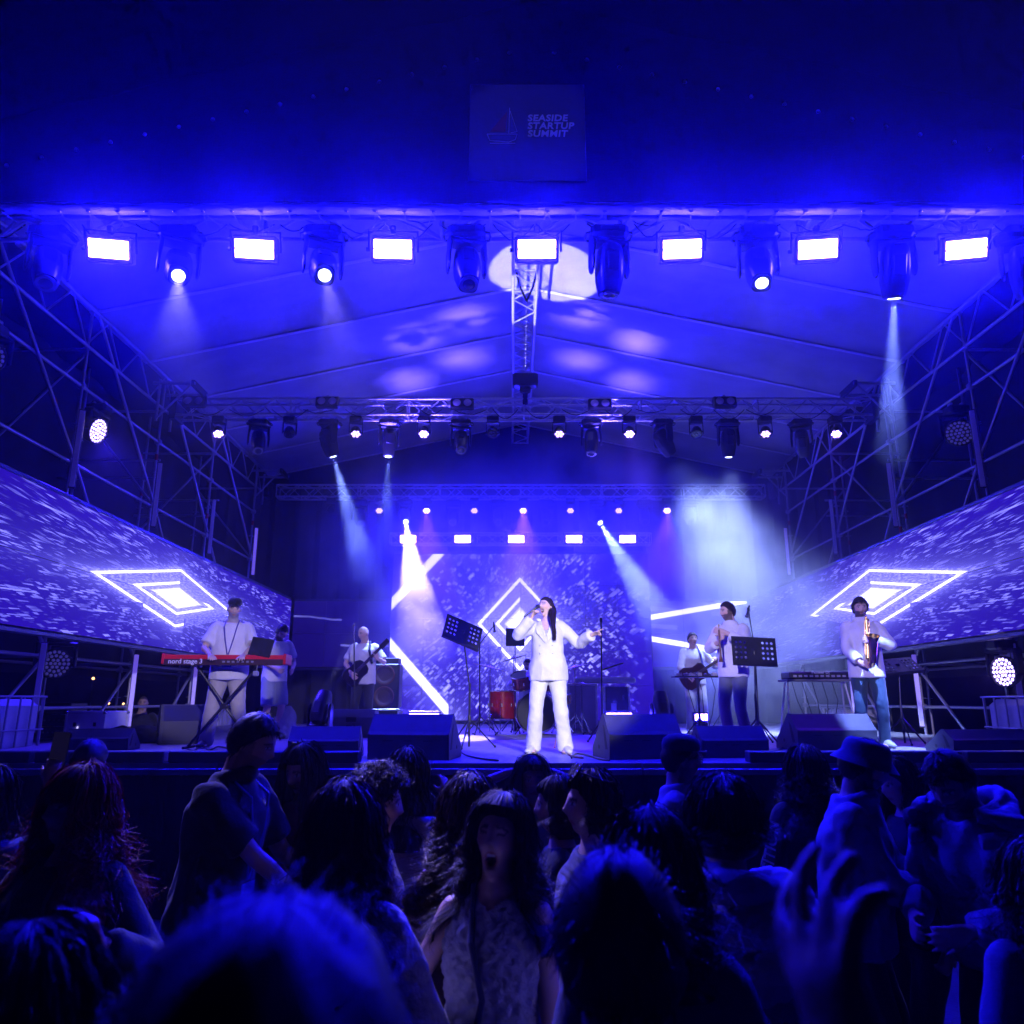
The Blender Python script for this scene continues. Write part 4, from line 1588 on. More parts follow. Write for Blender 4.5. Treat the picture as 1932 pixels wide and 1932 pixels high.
    if eyes_closed:
        put(isface & (ex < 1) & (np.abs(z - 0.009) < 0.0034), (0.03, 0.02, 0.02), 0.85)
    else:
        put(isface & (ex + ((z - 0.0105) / 0.0085) ** 2 < 1), (skin[0] * .4, skin[1] * .3, skin[2] * .3), 0.55)
        put(isface & (ex + ((z - 0.0105) / 0.0052) ** 2 < 1), (0.55, 0.53, 0.52))
        put(isface & (((x - 0.031) / 0.0055) ** 2 + ((z - 0.011) / 0.0055) ** 2 < 1), (0.02, 0.012, 0.01))
    if scalp > 0:
        hl = np.interp(y, [-0.2, -0.055, 0.0, 0.03, 0.07, 0.2], [0.070, 0.070, 0.035, -0.025, -0.060, -0.060])
        put((z > hl) & (z < 0.14) & (x < 0.09) & (np.abs(y) < 0.12), haircol, scalp)
    a = me.color_attributes.new('Col', 'FLOAT_COLOR', 'POINT')
    a.data.foreach_set('color', col.ravel())
    me.materials.clear()
    me.materials.append(SKIN)
    P.body = part('body', me, t)
    return P


def shirt(P, col, sleeve=0.55, hem=-0.10, ease=0.022, name='shirt', wr=0.009, vox=0.013, flare=0.0, m=None, neckt=0.965, cuff=None, sl_ease=0.014, wscale=7, collar=False):
    s = P.s
    mb = MB()
    pts, rad = [], []
    fwd = P.Rt @ V((0, -1, 0))
    hz_ = P.pel + V((0, 0, hem * s))
    c0, a0, b0 = P.tor[1]
    pts.append(V((c0.x, c0.y, hz_.z)))
    k = ease + flare
    rad.append((a0 + (k + .004) * s, b0 + (k + .008) * s))
    ts = [tt for tt in range(1, len(P.tor))]
    for i in ts:
        c, a, b = P.tor[i]
        fr = (c - P.pel).length / (P.neck - P.pel).length
        if c.z <= hz_.z + 0.03:
            continue
        if fr > neckt + 0.01:
            continue
        e = ease + flare * max(0, 1 - fr * 1.6)
        e *= (1.0 if fr < 0.75 else 0.6)
        # loose cloth hangs straight from the chest
        aa = max(a, P.tor[5][1] * 0.90) if fr < 0.6 else a
        bb = max(b, P.tor[5][2] * 0.92) if fr < 0.6 else b
        pts.append(c)
        rad.append((aa + e * s, bb + e * s))
    loft(mb, pts, rad, P.sd, 24, 3, dome=False)
    for kk in (1, -1):
        sh, eb, wrp, ps = P.arm[kk]
        fa = 0.9 if P.fem else 1.0
        base = [(sh + (P.neck - sh) * 0.28 - P.up * .004 * s, .046), (sh, .056), (sh.lerp(eb, .5), .052)]
        if sleeve <= 0:
            continue
        if sleeve < 1:
            end = sh.lerp(eb, sleeve + 0.2)
            q = [base[0], base[1], (sh.lerp(eb, sleeve * .7), .060), (end, .062)]
        else:
            f = min(1.0, sleeve - 1.0)
            q = base + [(eb, .050), (eb.lerp(wrp, .45 * f), .047), (eb.lerp(wrp, f * 0.93), .040 if cuff is None else cuff)]
        loft(mb, [p for p, _ in q], [(r * fa + sl_ease) * s for _, r in q], None, 14, 3, dome=False)
    if collar:
        mb.torus(P.neck - P.up * 0.012 * s, 0.072 * s, 0.026 * s, P.Rt @ Matrix.Rotation(R(-12), 3, 'X'), 20, 8)
    me = remesh(mb, vox, 3, name)
    wrinkle(me, wr * s, wscale, P.rnd.random() * 20)
    me.materials.clear()
    me.materials.append(m or cloth(col))
    o = part(name, me, P.t)
    return o


def trousers(P, col, length=1.0, wide=1.0, name='trousers', wr=0.006, vox=0.013, m=None, flare=0.0):
    s = P.s
    mb = MB()
    c, a, b = P.tor[1]
    loft(mb, [P.tor[0][0] - V((0, 0, 0.01 * s)), c, P.tor[2][0] + P.up * 0.0], [(P.tor[0][1] + .02 * s, P.tor[0][2] + .015 * s), (a + .010 * s, b + .010 * s), (P.tor[2][1] + .008 * s, P.tor[2][2] + .008 * s)], P.sd, 20, 3)
    for k in (1, -1):
        hip, kn, an = P.leg[k]
        an2 = an - V((0, 0, 0.045 * s))
        if length >= 1:
            q = [(hip, .098), (hip.lerp(kn, .4), .088 * wide), (kn, .070 * wide), (kn.lerp(an2, .5), .066 * wide + flare * .5), (an2, .060 * wide + flare)]
        else:
            f = length
            q = [(hip, .098), (hip.lerp(kn, .4), .094 * wide), (hip.lerp(kn, f), .092 * wide)] if f <= .6 else [(hip, .098), (hip.lerp(kn, .5), .094 * wide), (kn, .088 * wide)]
        loft(mb, [p for p, _ in q], [r * s for _, r in q], None, 16, 3, dome=False)
    me = remesh(mb, vox, 3, name)
    wrinkle(me, wr * s, 6, P.rnd.random() * 20, (1, 1, 0.8))
    me.materials.clear()
    me.materials.append(m or cloth(col))
    return part(name, me, P.t)


def shoes(P, col=(0.02, 0.02, 0.02), sole=(0.5, 0.5, 0.5), heel=0.0):
    s = P.s
    for k in (1, -1):
        hip, kn, an = P.leg[k]
        f = V((an.x, an.y, an.z - 0.085 * s))
        out = V((k * 0.25, -1, 0)).normalized()
        mb = MB()
        loft(mb, [f - out * 0.075 * s + V((0, 0, .05 * s)), f - out * 0.02 * s + V((0, 0, .06 * s)), f + out * 0.07 * s + V((0, 0, .05 * s)), f + out * 0.15 * s + V((0, 0, .036 * s)), f + out * 0.195 * s + V((0, 0, .03 * s))],
             [(.034 * s, .045 * s), (.042 * s, .055 * s), (.046 * s, .045 * s), (.046 * s, .032 * s), (.034 * s, .024 * s)], (1, 0, 0), 14, 2)
        o = mb.build('shoe', cloth(col, 0.6), P.t, None, True)
        sb = MB()
        rr = []
        for zz in (0.0, 0.022 * s):
            rr.append([f + out * ((0.06 + 0.145 * math.cos(a)) * s) + out.cross(V((0, 0, 1))) * (0.048 * s * math.sin(a)) + V((0, 0, zz)) for a in [2 * PI * i / 20 for i in range(20)]])
        sb.rings(rr)
        sb.build('sole', cloth(sole, 0.7), o)


# ------------------------------------------------------------------ hair
def hair(P, style, col, length=0.3, n=900, seed=1, wave=0.012, freq=5.0, vol=1.0, fringe=False, tail=False, front=None, part_x=0.0, wid=0.0035, spreadout=0.0):
    """a shell that follows the skull plus ribbons of strands"""
    rnd = random.Random(seed)
    HM, s = P.HM, P.s * (0.97 if P.fem else 1.0)
    mb = MB()
    upw = V((0, 0, 1))

    def scalp(az, el, lift):
        # az 0 = face side (-y), PI = back ; el elevation
        x = math.cos(el) * math.sin(az) * (0.078 + lift)
        y = -math.cos(el) * math.cos(az) * (0.100 + lift)
        z = math.sin(el) * (0.120 + lift)
        if z < 0:
            y *= 1 - 0.25 * min(1, -z / 0.1) if y > 0 else 1
        return HM @ V((x * s, y * s, z * s))

    def low(az):
        """lowest elevation of the hairline"""
        a = abs(az)
        if a < 0.75:
            return R(34) if not fringe else R(14)
        if a < 1.45:
            t = (a - 0.75) / 0.7
            return (R(34) if not fringe else R(14)) * (1 - t) + R(2) * t
        t = min(1, (a - 1.45) / 0.6)
        return R(2) * (1 - t) + R(-32) * t
    # shell over the skull
    na, ne_ = 44, 14
    rings = []
    for i in range(ne_ + 1):
        ring = []
        for k in range(na):
            az = -PI + 2 * PI * k / na
            lo = low(az)
            el = R(88) + (lo - R(88)) * i / ne_
            lf = (0.010 + 0.010 * vol + 0.006 * noise.noise((az * 3, el * 4, seed))) * (1 if i < ne_ else 0.15)
            if style == 'curly':
                lf += 0.02 * vol * abs(noise.noise((az * 4 + 5, el * 5, seed))) * (1 if i < ne_ else 0.2)
            ring.append(scalp(az, el, lf))
        rings.append(ring)
    mb.rings(rings)
    torso_c = P.neck
    if style in ('long', 'wavy', 'bob', 'curlylong'):
        # mantle that hangs from the shell
        nb, nl = 30, 12
        azs = [(-PI + 1.15) + 0 for _ in range(0)]
        a0 = front if front is not None else 0.95
        rg = []
        for j in range(nl + 1):
            t = j / nl
            row = []
            for k in range(nb + 1):
                az = a0 + (2 * PI - 2 * a0) * k / nb
                aa = az if az <= PI else az - 2 * PI
                st = scalp(aa, R(12) if abs(aa) < 1.6 else R(5), 0.014 + 0.012 * vol)
                row.append(hang(P, st, t * length * s, 0.55, spreadout * t + 0.01 * noise.noise((az * 5, t * 3, seed))))
            rg.append(row)
        mb.rings(rg, False, False)
    # strands
    vs, fs = [], []
    mbr = MB()
    for q in range(int(n * 1.5)):
        if style == 'short':
            az = rnd.uniform(-PI, PI)
            el = R(88) - (R(88) - low(az)) * (rnd.random() ** 0.7)
            p = scalp(az, el, 0.012)
            nrm = (p - HM.translation).normalized()
            flow = HM.to_3x3() @ V((0.25 * math.sin(az), -0.9 if el > R(35) else 0.35, -0.25 if el > R(35) else -0.9))
            flow = flow - nrm * flow.dot(nrm)
            dirn = (nrm * rnd.uniform(.10, .45) + flow.normalized() + V((rnd.uniform(-.35, .35), rnd.uniform(-.35, .35), rnd.uniform(-.2, .3)))).normalized()
            L_ = length * rnd.uniform(.6, 1.25) * s
            if q % 11 == 0:
                dirn = (dirn + nrm * rnd.uniform(.4, 1.2) + V((rnd.uniform(-.5, .5), rnd.uniform(-.5, .5), .2))).normalized()
                L_ *= 1.3
            pts = [p - nrm * .006 * s + dirn * (L_ * i / 4) - nrm * (L_ * .28 * (i / 4) ** 2) for i in range(5)]
        elif style == 'curly':
            az = rnd.uniform(-PI, PI)
            el = R(88) - (R(88) - low(az)) * (rnd.random() ** 0.7)
            p = scalp(az, el, 0.012 + .01 * vol)
            nrm = (p - HM.translation).normalized()
            t1 = nrm.orthogonal().normalized()
            t2 = nrm.cross(t1)
            L_ = length * rnd.uniform(.6, 1.1) * s
            ph = rnd.uniform(0, 6.28)
            rc = rnd.uniform(.006, .012) * s
            pts = [p + nrm * (L_ * i / 9) + (t1 * math.cos(ph + i * 1.1) + t2 * math.sin(ph + i * 1.1)) * rc + V((0, 0, -L_ * .35 * (i / 9) ** 2)) for i in range(10)]
        else:
            a0 = (front if front is not None else 0.80)
            az = a0 + rnd.random() * (2 * PI - 2 * a0)
            az = az if az <= PI else az - 2 * PI
            lift = rnd.uniform(0.010, 0.022) + 0.014 * vol
            e0 = R(rnd.uniform(35, 86))
            pts = [scalp(az, e0 + (R(8) - e0) * i / 5, lift + 0.004 * math.sin(i + q)) for i in range(6)]
            L_ = length * rnd.uniform(0.75, 1.06) * s
            nseg = 12 if wave > .015 else 9
            ph = 9 * noise.noise((az * 2.2, seed, lift * 60)) + rnd.uniform(-.5, .5)
            ph2 = 9 * noise.noise((az * 2.2, seed + 9, lift * 60)) + rnd.uniform(-.5, .5)
            fz = 1 + .25 * noise.noise((az * 3, seed + 4, 0)) + rnd.uniform(-.06, .06)
            am = wave * rnd.uniform(.8, 1.25)
            oo = rnd.uniform(-.01, .03) + spreadout * rnd.uniform(.6, 1.3)
            if q % 12 == 0:      # flyaway
                am = am * 2.2 + .008
                oo += rnd.uniform(0, .035)
                pts = [p_ + (p_ - HM.translation).normalized() * rnd.uniform(.004, .018) for p_ in pts]
            st = pts[-1]
            for i in range(1, nseg + 1):
                t = i / nseg
                hgp = hang(P, st, t * L_, 0.55, oo * t)
                hgp = hgp + V((math.sin(ph + t * freq * fz * 2), math.sin(ph2 + t * freq * fz * 2), 0)) * (am * min(1, t * 2.5) * s)
                pts.append(hgp)
            if not fringe and q % 7 == 0:
                az = rnd.uniform(-1.3, 1.3)
                e1 = low(az) - R(3)
                lf = 0.012 + 0.014 * vol + rnd.uniform(0, .008)
                pts = [scalp(az * (1 - .25 * i / 7), e1 + (R(96) - e1) * i / 7, lf * (0.4 if i == 0 else 1)) for i in range(8)]
            if fringe and q % 9 == 0:
                az = rnd.uniform(-0.8, 0.8)
                pts = [scalp(az, R(75) + (R(rnd.uniform(8, 18)) - R(75)) * i / 6, lift * 0.9) for i in range(7)]
        wv = V((rnd.uniform(-1, 1), rnd.uniform(-1, 1), rnd.uniform(-.3, .3))).normalized()
        hw_ = wid * 0.55 * rnd.uniform(.5, 1.3) * s
        b = len(vs)
        m_ = len(pts)
        for i, p in enumerate(pts):
            ww = hw_ * (1 - 0.75 * i / (m_ - 1))
            vs.append(p - wv * ww)
            vs.append(p + wv * ww)
        for i in range(m_ - 1):
            fs.append((b + 2 * i, b + 2 * i + 1, b + 2 * i + 3, b + 2 * i + 2))
    mb.add(vs, fs)
    if tail:
        # pony tail
        a = HM @ V((tail[0] * s, 0.112 * s, 0.055 * s))
        for q in range(260):
            an = rnd.uniform(0, 6.28)
            r0 = rnd.random() ** .5 * 0.020
            off = V((math.cos(an) * r0, math.sin(an) * r0, 0))
            pts = []
            Lt = tail[3] * rnd.uniform(.8, 1.05)
            for i in range(11):
                t = i / 10
                p = a + V((tail[1] * t * t, tail[2] * math.sin(t * 1.6), -Lt * t ** 1.25 + 0.02 * math.sin(t * PI)))
                wdt = 1 + 1.3 * math.sin(min(1, t * 1.3) * PI)
                pts.append(p + off * wdt * s + V((math.sin(t * 6 + q) * .004, math.cos(t * 5 + q) * .004, 0)))
            mb.tube(pts, [0.0035 * (1 - .7 * i / 10) for i in range(11)], 3, False)
        mb.torus(a + V((0, 0, -0.005)), 0.022, 0.008, None, 14, 6)
    return mb.build('hair', hairmat(col), P.t, None, True)


def hang(P, st, dz, pull, out):
    """a point dz below st along a hanging lock; it slides off the shoulders"""
    p = V((st.x, st.y, st.z - dz))
    ax = P.neck
    v = V((p.x - ax.x, p.y - ax.y, 0))
    if p.z > ax.z + 0.02:
        k = 1 - 0.10 * smoothstep(st.z, ax.z, p.z)
        p = V((P.hc.x + (p.x - P.hc.x) * k, P.hc.y + (p.y - P.hc.y) * k, p.z))
    dirv = V((p.x - ax.x, p.y - ax.y, 0))
    dl = dirv.length
    if dl > 1e-5:
        dn = dirv / dl
        # stay outside neck, shoulders and chest
        f = smoothstep(ax.z + 0.01, ax.z - 0.14 * P.s, p.z)
        ca, sa = abs(dn.dot(P.sd)), abs(dn.dot(P.Rt @ V((0, 1, 0))))
        need = f * (0.13 * ca + 0.128 * sa) * P.s + 0.012
        q = max(dl, need) + out
        p = V((ax.x + dn.x * q, ax.y + dn.y * q, p.z))
    return p


# ------------------------------------------------------------------ extras
def lanyard(P, col=(0.06, 0.05, 0.25), drop=0.40, badge=(0.09, 0.12), bcol=(0.75, 0.75, 0.78), bcol2=(0.10, 0.18, 0.55), ease=0.03):
    s = P.s
    fw = P.Rt @ V((0, -1, 0))

    def front(tx, dz):
        p = P.neck - P.up * (dz * s)
        # depth of the chest at this height
        fr = 1 - dz / 0.55
        dep = np.interp(fr, [0, .16, .3, .46, .62, .78, .89, .96], [b for _, _, b in P.tor[1:9]])
        c0 = P.pel.lerp(P.neck, fr)
        fwd = np.interp(fr, [0, .25, .5, 1], [(P.tor[i][0] - P.pel.lerp(P.neck, [0, .28, .46, .96][j])).dot(fw) for j, i in enumerate((1, 3, 4, 8))])
        return c0 + P.sd * (tx * s) + fw * (dep + ease * s + max(0, fwd))
    end = front(0.0, drop)
    mb = MB()
    for k in (1, -1):
        pts = [P.neck + P.sd * (k * .055 * s) - fw * .055 * s, P.neck + P.sd * (k * .075 * s) + fw * 0.0 * s + P.up * .0 * s, front(k * .072, 0.09), front(k * .048, drop * .55), end + P.sd * k * .006]
        mb.tube(pts, 0.0075 * s, 6)
    o = mb.build('lanyard', cloth(col, 0.6), P.t)
    b = MB()
    b.bbox((0, 0, 0), (badge[0], 0.006, badge[1]), 0.002)
    q = (P.Rt.to_4x4())
    bo = b.build('badge', cloth(bcol2, 0.4), o, Matrix.Translation(end - V((0, 0, badge[1] / 2 + .01)) + fw * 0.008) @ q)
    MB().bbox((0, -0.005, -badge[1] * 0.12), (badge[0] * .78, 0.003, badge[1] * .55), 0.001).build('paper', cloth(bcol, 0.5), bo)
    return o


def cap(P, col, brim=True, yaw=0, bucket=False):
    HM, s = P.HM, P.s
    mb = MB()
    if bucket:
        prof = [(0.138, 0.012), (0.118, 0.034), (0.100, 0.056), (0.097, 0.085), (0.088, 0.108), (0.070, 0.122), (0.02, 0.127)]
        mb.lathe([(r * s, z * s) for r, z in prof], HM @ Matrix.Diagonal((0.92, 1.08, 1, 1)), 32)
    else:
        prof = [(0.090, 0.054), (0.092, 0.078), (0.086, 0.108), (0.060, 0.132), (0.02, 0.140)]
        mb.lathe([(r * s, z * s) for r, z in prof], HM @ Matrix.Diagonal((0.92, 1.16, 1, 1)), 32)
        rr = []
        for zz in (0.056, 0.063):
            ring = []
            for i in range(24):
                a = 2 * PI * i / 24
                x = 0.072 * math.sin(a)
                y = -0.085 - 0.052 * max(0, math.cos(a)) if math.cos(a) > 0 else -0.085
                ring.append(HM @ V((x * s, y * s, (zz - 0.010 * (x / 0.07) ** 2 - 0.12 * max(0, -y - .1)) * s)))
            rr.append(ring)
        mb.rings(rr)
    o = mb.build('hat', cloth(col, 0.85), P.t, None, True)
    return o


def hood(P, col):
    """thrown-back hood: thick rolled folds round the neck and a pouch on the back"""
    s = P.s
    mb = MB()
    bk = P.Rt @ V((0, 1, 0))
    c = P.neck - P.up * 0.015 * s
    for k, (r, hgt, th, ph) in enumerate(((0.108, 0.030, 0.028, 0.0), (0.145, 0.010, 0.036, 1.2), (0.178, -0.035, 0.040, 2.4), (0.185, -0.105, 0.038, 3.9))):
        pts, rr = [], []
        for i in range(25):
            a = -2.5 + 5.0 * i / 24
            w_ = 1 + 0.10 * math.sin(3 * a + ph)
            pts.append(c + P.sd * (math.sin(a) * r * s * 1.2 * w_) + bk * (math.cos(a) * r * s * w_ + 0.012) + V((0, 0, (hgt + 0.022 * math.cos(a) * (1 if k < 2 else -.6) + 0.016 * math.sin(2.3 * a + ph)) * s)))
            rr.append(th * s * (0.6 + 0.4 * math.cos(a * .55)) * (1 + .15 * math.sin(4 * a + ph)))
        mb.tube(pts, rr, 10)
    mb.ball(c + bk * 0.125 * s - V((0, 0, 0.13 * s)), (0.135 * s, 0.045 * s, 0.12 * s), 18, 12, P.Rt)
    me = remesh(mb, 0.009, 1, 'hood')
    wrinkle(me, 0.007 * s, 14, 3.0, (1, 1, 1))
    me.materials.clear()
    me.materials.append(cloth(col))
    return part('hood', me, P.t)


def phone(label, c, M3, col):
    t = thing('phone', label, 'phone', c)
    M = M3.to_4x4()
    MB().bbox((0, 0, 0), (0.076, 0.009, 0.155), 0.006).build('case', cloth(col, 0.4), t, M)
    cb = MB().bbox((-0.018, 0.006, 0.052), (0.034, 0.006, 0.036), 0.004).build('camera_bump', BLACKP, t, M)
    for dx, dz in ((-.026, .060), (-.026, .044), (-.010, .052)):
        MB().cyl((dx, 0.007, dz), (dx, 0.012, dz), 0.0065, 0.0065, 12).build('lens', LENS_OFF, cb)
    MB().bbox((0, -0.0052, 0), (0.069, 0.002, 0.147), 0.002).build('screen', emis('phone_screen', (0.2, 0.15, 0.8), 0.02), t, M)
    return t


def wpt(P, p):
    """person-local metres -> world"""
    return P.t.location + P.t.rotation_euler.to_matrix() @ (V(p))


def vneck(o, P, zb, w_, top=1.2):
    """open the front of a garment to a V: drop its faces there"""
    s = P.s
    bm = bmesh.new()
    bm.from_mesh(o.data)
    fw = P.Rt @ V((0, -1, 0))
    kill = []
    for f in bm.faces:
        c = f.calc_center_median()
        r = c - P.neck
        x, dz, y = r.dot(P.sd) / s, r.dot(P.up) / s, r.dot(fw) / s
        if y > 0.0 and dz > -zb and abs(x) < w_ * (dz + zb) / zb:
            kill.append(f)
    bmesh.ops.delete(bm, geom=kill, context='FACES')
    bm.to_mesh(o.data)
    bm.free()


def on_deck(x, y):
    p = AZ(x, y, DECK)
    p.z = DECK
    return p


WHITE = (0.80, 0.80, 0.80)
# ------------------------------------------------------------------ singer
sp_ = on_deck(1036, 1421)
si = person('singer in white suit with dark ponytail, mouth wide open at a microphone', sp_, yaw=-6, H=1.71, fem=True, skin=(0.75, 0.50, 0.40), lean=(-0.01, 0.03), head=(-42, -14, -8),
            handR=(-0.165, -0.20, 1.475), elR=(-0.8, 0.1, -0.9), poseR=dict(d=(0.35, -0.25, 0.75), palm=(0.75, -0.35, 0.1), curl=(62, 66, 68, 70), thumb=30, side=1),
            handL=(0.51, -0.16, 1.28), elL=(0.4, 0.5, -0.9), poseL=dict(d=(0.9, -0.2, 0.30), palm=(0.1, -0.5, -0.8), point=True, side=-1),
            feet=((0.185, -0.03), (-0.175, 0.0)), open_=1.0, scalp=0.95, haircol=(0.030, 0.016, 0.012), voxel=0.0065, eyes_closed=True)
jk = shirt(si, WHITE, sleeve=1.98, hem=-0.15, ease=0.028, name='jacket', flare=0.022, wr=0.013, cuff=.050, sl_ease=0.020, wscale=6, vox=0.011, m=cloth((0.82, 0.82, 0.82), 0.6))
vneck(jk, si, 0.22, 0.075)
tr_ = trousers(si, WHITE, 1.0, 1.08, wr=0.011, m=cloth((0.82, 0.82, 0.82), 0.6), flare=0.022, vox=0.012)
shoes(si, (0.7, 0.7, 0.7), (0.6, 0.6, 0.6))
hair(si, 'slick', (0.030, 0.016, 0.012), 0.0, n=0, seed=3, vol=0.15, tail=(0.0, 0.03, -0.31, 0.40))
s_ = si.s
fwS = V((0, -1, 0))
for k in (1, -1):     # lapels
    q = [V((k * 0.050, -0.108, -0.03)), V((k * 0.118, -0.135, -0.11)), V((k * 0.108, -0.172, -0.17)), V((k * 0.012, -0.190, -0.28)), V((k * 0.030, -0.172, -0.17)), V((k * 0.055, -0.148, -0.09))]
    base = si.neck
    vs = [base + p * s_ for p in q] + [base + (p + V((0, 0.030, 0))) * s_ for p in q]
    nq = len(q)
    fs = [tuple(range(nq)), tuple(range(2 * nq - 1, nq - 1, -1))] + [(i, (i + 1) % nq, nq + (i + 1) % nq, nq + i) for i in range(nq)]
    MB().add(vs, fs).build('lapel', cloth((0.82, 0.82, 0.82), 0.5), jk)
    for dz in (-0.31, -0.40):
        MB().ball(si.neck + V((k * 0.070, -0.168, dz)) * s_, 0.009, 10, 6).build('button', cloth((0.7, 0.7, 0.72), 0.3), jk)
it = MB()
loft(it, [si.tor[4][0], si.tor[5][0] + V((0, 0, 0.02))], [(si.tor[4][1] + .006, si.tor[4][2] + .006), (si.tor[5][1] + .006, si.tor[5][2] + .006)], si.sd, 20, 2)
it.build('inner_top', cloth((0.55, 0.53, 0.6), 0.5), si.t, None, True)
mic_a, mic_b = wpt(si, V((-0.245, -0.26, 1.44))), wpt(si, V((-0.075, -0.20, 1.575)))


def microphone(label, a, b, group=None):
    a, b = V(a), V(b)
    d = (b - a).normalized()
    t = thing('microphone', label, 'microphone', a, group=group)
    q = d.to_track_quat('Z', 'Y').to_matrix().to_4x4()
    L = (b - a).length
    MB().lathe([(0.010, 0), (0.012, .01), (0.015, L * .7), (0.019, L * .80)], n=14).build('handle', BLACKP, t, q, True)
    MB().lathe([(0.019, L * .80), (0.0255, L * .84), (0.026, L * .92), (0.020, L * .98), (0.006, L)], n=16).build('grille', mat('mic_grille', (0.12, 0.12, 0.13), 0.35, 0.8, bump=.6, bscale=300), t, q, True)
    MB().torus((0, 0, L * .84), 0.0262, 0.003, None, 16, 6).build('ring', CHROME, t, q, True)
    return t


microphone('black wireless microphone held to the singer\'s mouth', mic_a, mic_b)

# ------------------------------------------------------------------ keyboard player
kp = on_deck(420, 1411)
ke = person('keyboard player in white T-shirt and black cap looking down at his keys', kp, yaw=12, H=1.80, skin=(0.62, 0.43, 0.34), lean=(0.0, -0.05), head=(12, 12, 0), belly=0.045, wide=1.10,
            handR=(-0.17, -0.37, 1.04), elR=(-0.8, 0.4, -0.5), handL=(0.20, -0.40, 1.04), elL=(0.8, 0.4, -0.5), poseR=dict(d=(0.3, -1, -0.15), palm=(0, 0, -1), side=1), poseL=dict(d=(-0.1, -1, -0.15), palm=(0, 0, -1), side=-1),
            feet=((0.19, 0.02), (-0.20, 0.06)), beard=1.6, scalp=0.5, haircol=(0.10, 0.09, 0.085))
shirt(ke, (0.74, 0.73, 0.70), sleeve=0.62, hem=-0.16, ease=0.030, wr=0.008)
trousers(ke, (0.46, 0.43, 0.40), 1.0, 1.16, wr=0.010, flare=0.01)
shoes(ke, (0.05, 0.05, 0.06), (0.6, 0.6, 0.6))
cap(ke, (0.012, 0.012, 0.014))
lanyard(ke, (0.08, 0.06, 0.30), 0.42, (0.11, 0.14), ease=0.045)

# red stage keyboard on a cross stand
kx0, kx1 = A(315, 1240, 9.25), A(545, 1243, 9.35)
kc = (kx0 + kx1) / 2
kc.z = 2.30
kd = (kx1 - kx0)
ka = math.atan2(kd.y, kd.x)
kb = thing('stage_keyboard', 'long red stage keyboard with white lettering in front of the keyboard player', 'keyboard', kc, (0, 0, ka))
KL = kd.length
REDK = mat('red_lacquer', (0.62, 0.012, 0.02), 0.35, var=.08)
DKRED = mat('dark_back_panel', (0.045, 0.012, 0.016), 0.4)
MB().prism([(-0.16, 0.02), (-0.15, 0.075), (0.05, 0.085), (0.165, 0.05), (0.165, -0.03), (-0.15, -0.03)], -KL / 2 + .03, KL / 2 - .03).build('body', REDK, kb)
MB().bbox((0, -0.163, -0.010), (KL - .06, 0.012, 0.072), 0.003).build('back_panel', DKRED, kb)
for s in (-1, 1):
    MB().bbox((s * (KL / 2 - .015), 0, 0.028), (0.032, 0.345, 0.125), 0.006).build('end_cheek', REDK, kb)
part('lettering', text_mesh('nord stage 3', 0.078, mat('white_print', (0.8, 0.8, 0.82), 0.5), 0.001, 0.001, align='LEFT'), kb, Matrix.Translation((-KL / 2 + 0.08, -0.1715, -0.026)) @ Matrix.Rotation(R(90), 4, 'X'))
for i in range(7):
    MB().bbox((0.0 + i * 0.055, -0.172, -0.005), (0.03, 0.004, 0.022), 0.001).build('socket', mat('socket_grey', (0.25, 0.25, 0.28), 0.5), kb)
kw = MB()
for i in range(45):
    kw.bbox((-KL / 2 + 0.10 + i * (KL - .2) / 45, 0.10, 0.078), ((KL - .2) / 45 - .002, 0.14, 0.016), 0.002)
kw.build('white_keys', WHITEP, kb)
ks = thing('keyboard_stand', 'black cross-shaped keyboard stand under the red keyboard', 'stand', (kc.x, kc.y, DECK), (0, 0, ka))
for s in (-1, 1):
    MB().tube([(s * 0.36, 0.04 * s, 0.03), (-s * 0.36, 0.04 * s, 0.94)], 0.017, 8).build('cross_leg', BLACKM, ks, smooth=True)
    MB().tube([(s * 0.36, -0.2, 0.025), (s * 0.36, 0.2, 0.025)], 0.015, 8).build('foot_bar', BLACKR, ks)
    MB().tube([(s * 0.36, -0.15, 0.95), (s * 0.36, 0.17, 0.95)], 0.015, 8).build('support_arm', BLACKM, ks)
MB().cyl((0, -0.05, 0.485), (0, 0.05, 0.485), 0.035, 0.035, 12).build('locking_hub', BLACKM, ks)


def tripod(t, r=0.30, h=0.35, m=BLACKM, a0=0.3):
    for k in range(3):
        a = a0 + 2 * PI * k / 3
        l = MB().tube([(0, 0, h), (r * math.cos(a), r * math.sin(a), 0.015)], 0.010, 6).build('leg', m, t)
        MB().ball((r * math.cos(a), r * math.sin(a), 0.018), 0.016, 8, 6).build('rubber_foot', BLACKR, l)
    MB().cyl((0, 0, h - .03), (0, 0, h + .04), 0.020, 0.020, 10).build('collar', m, t)


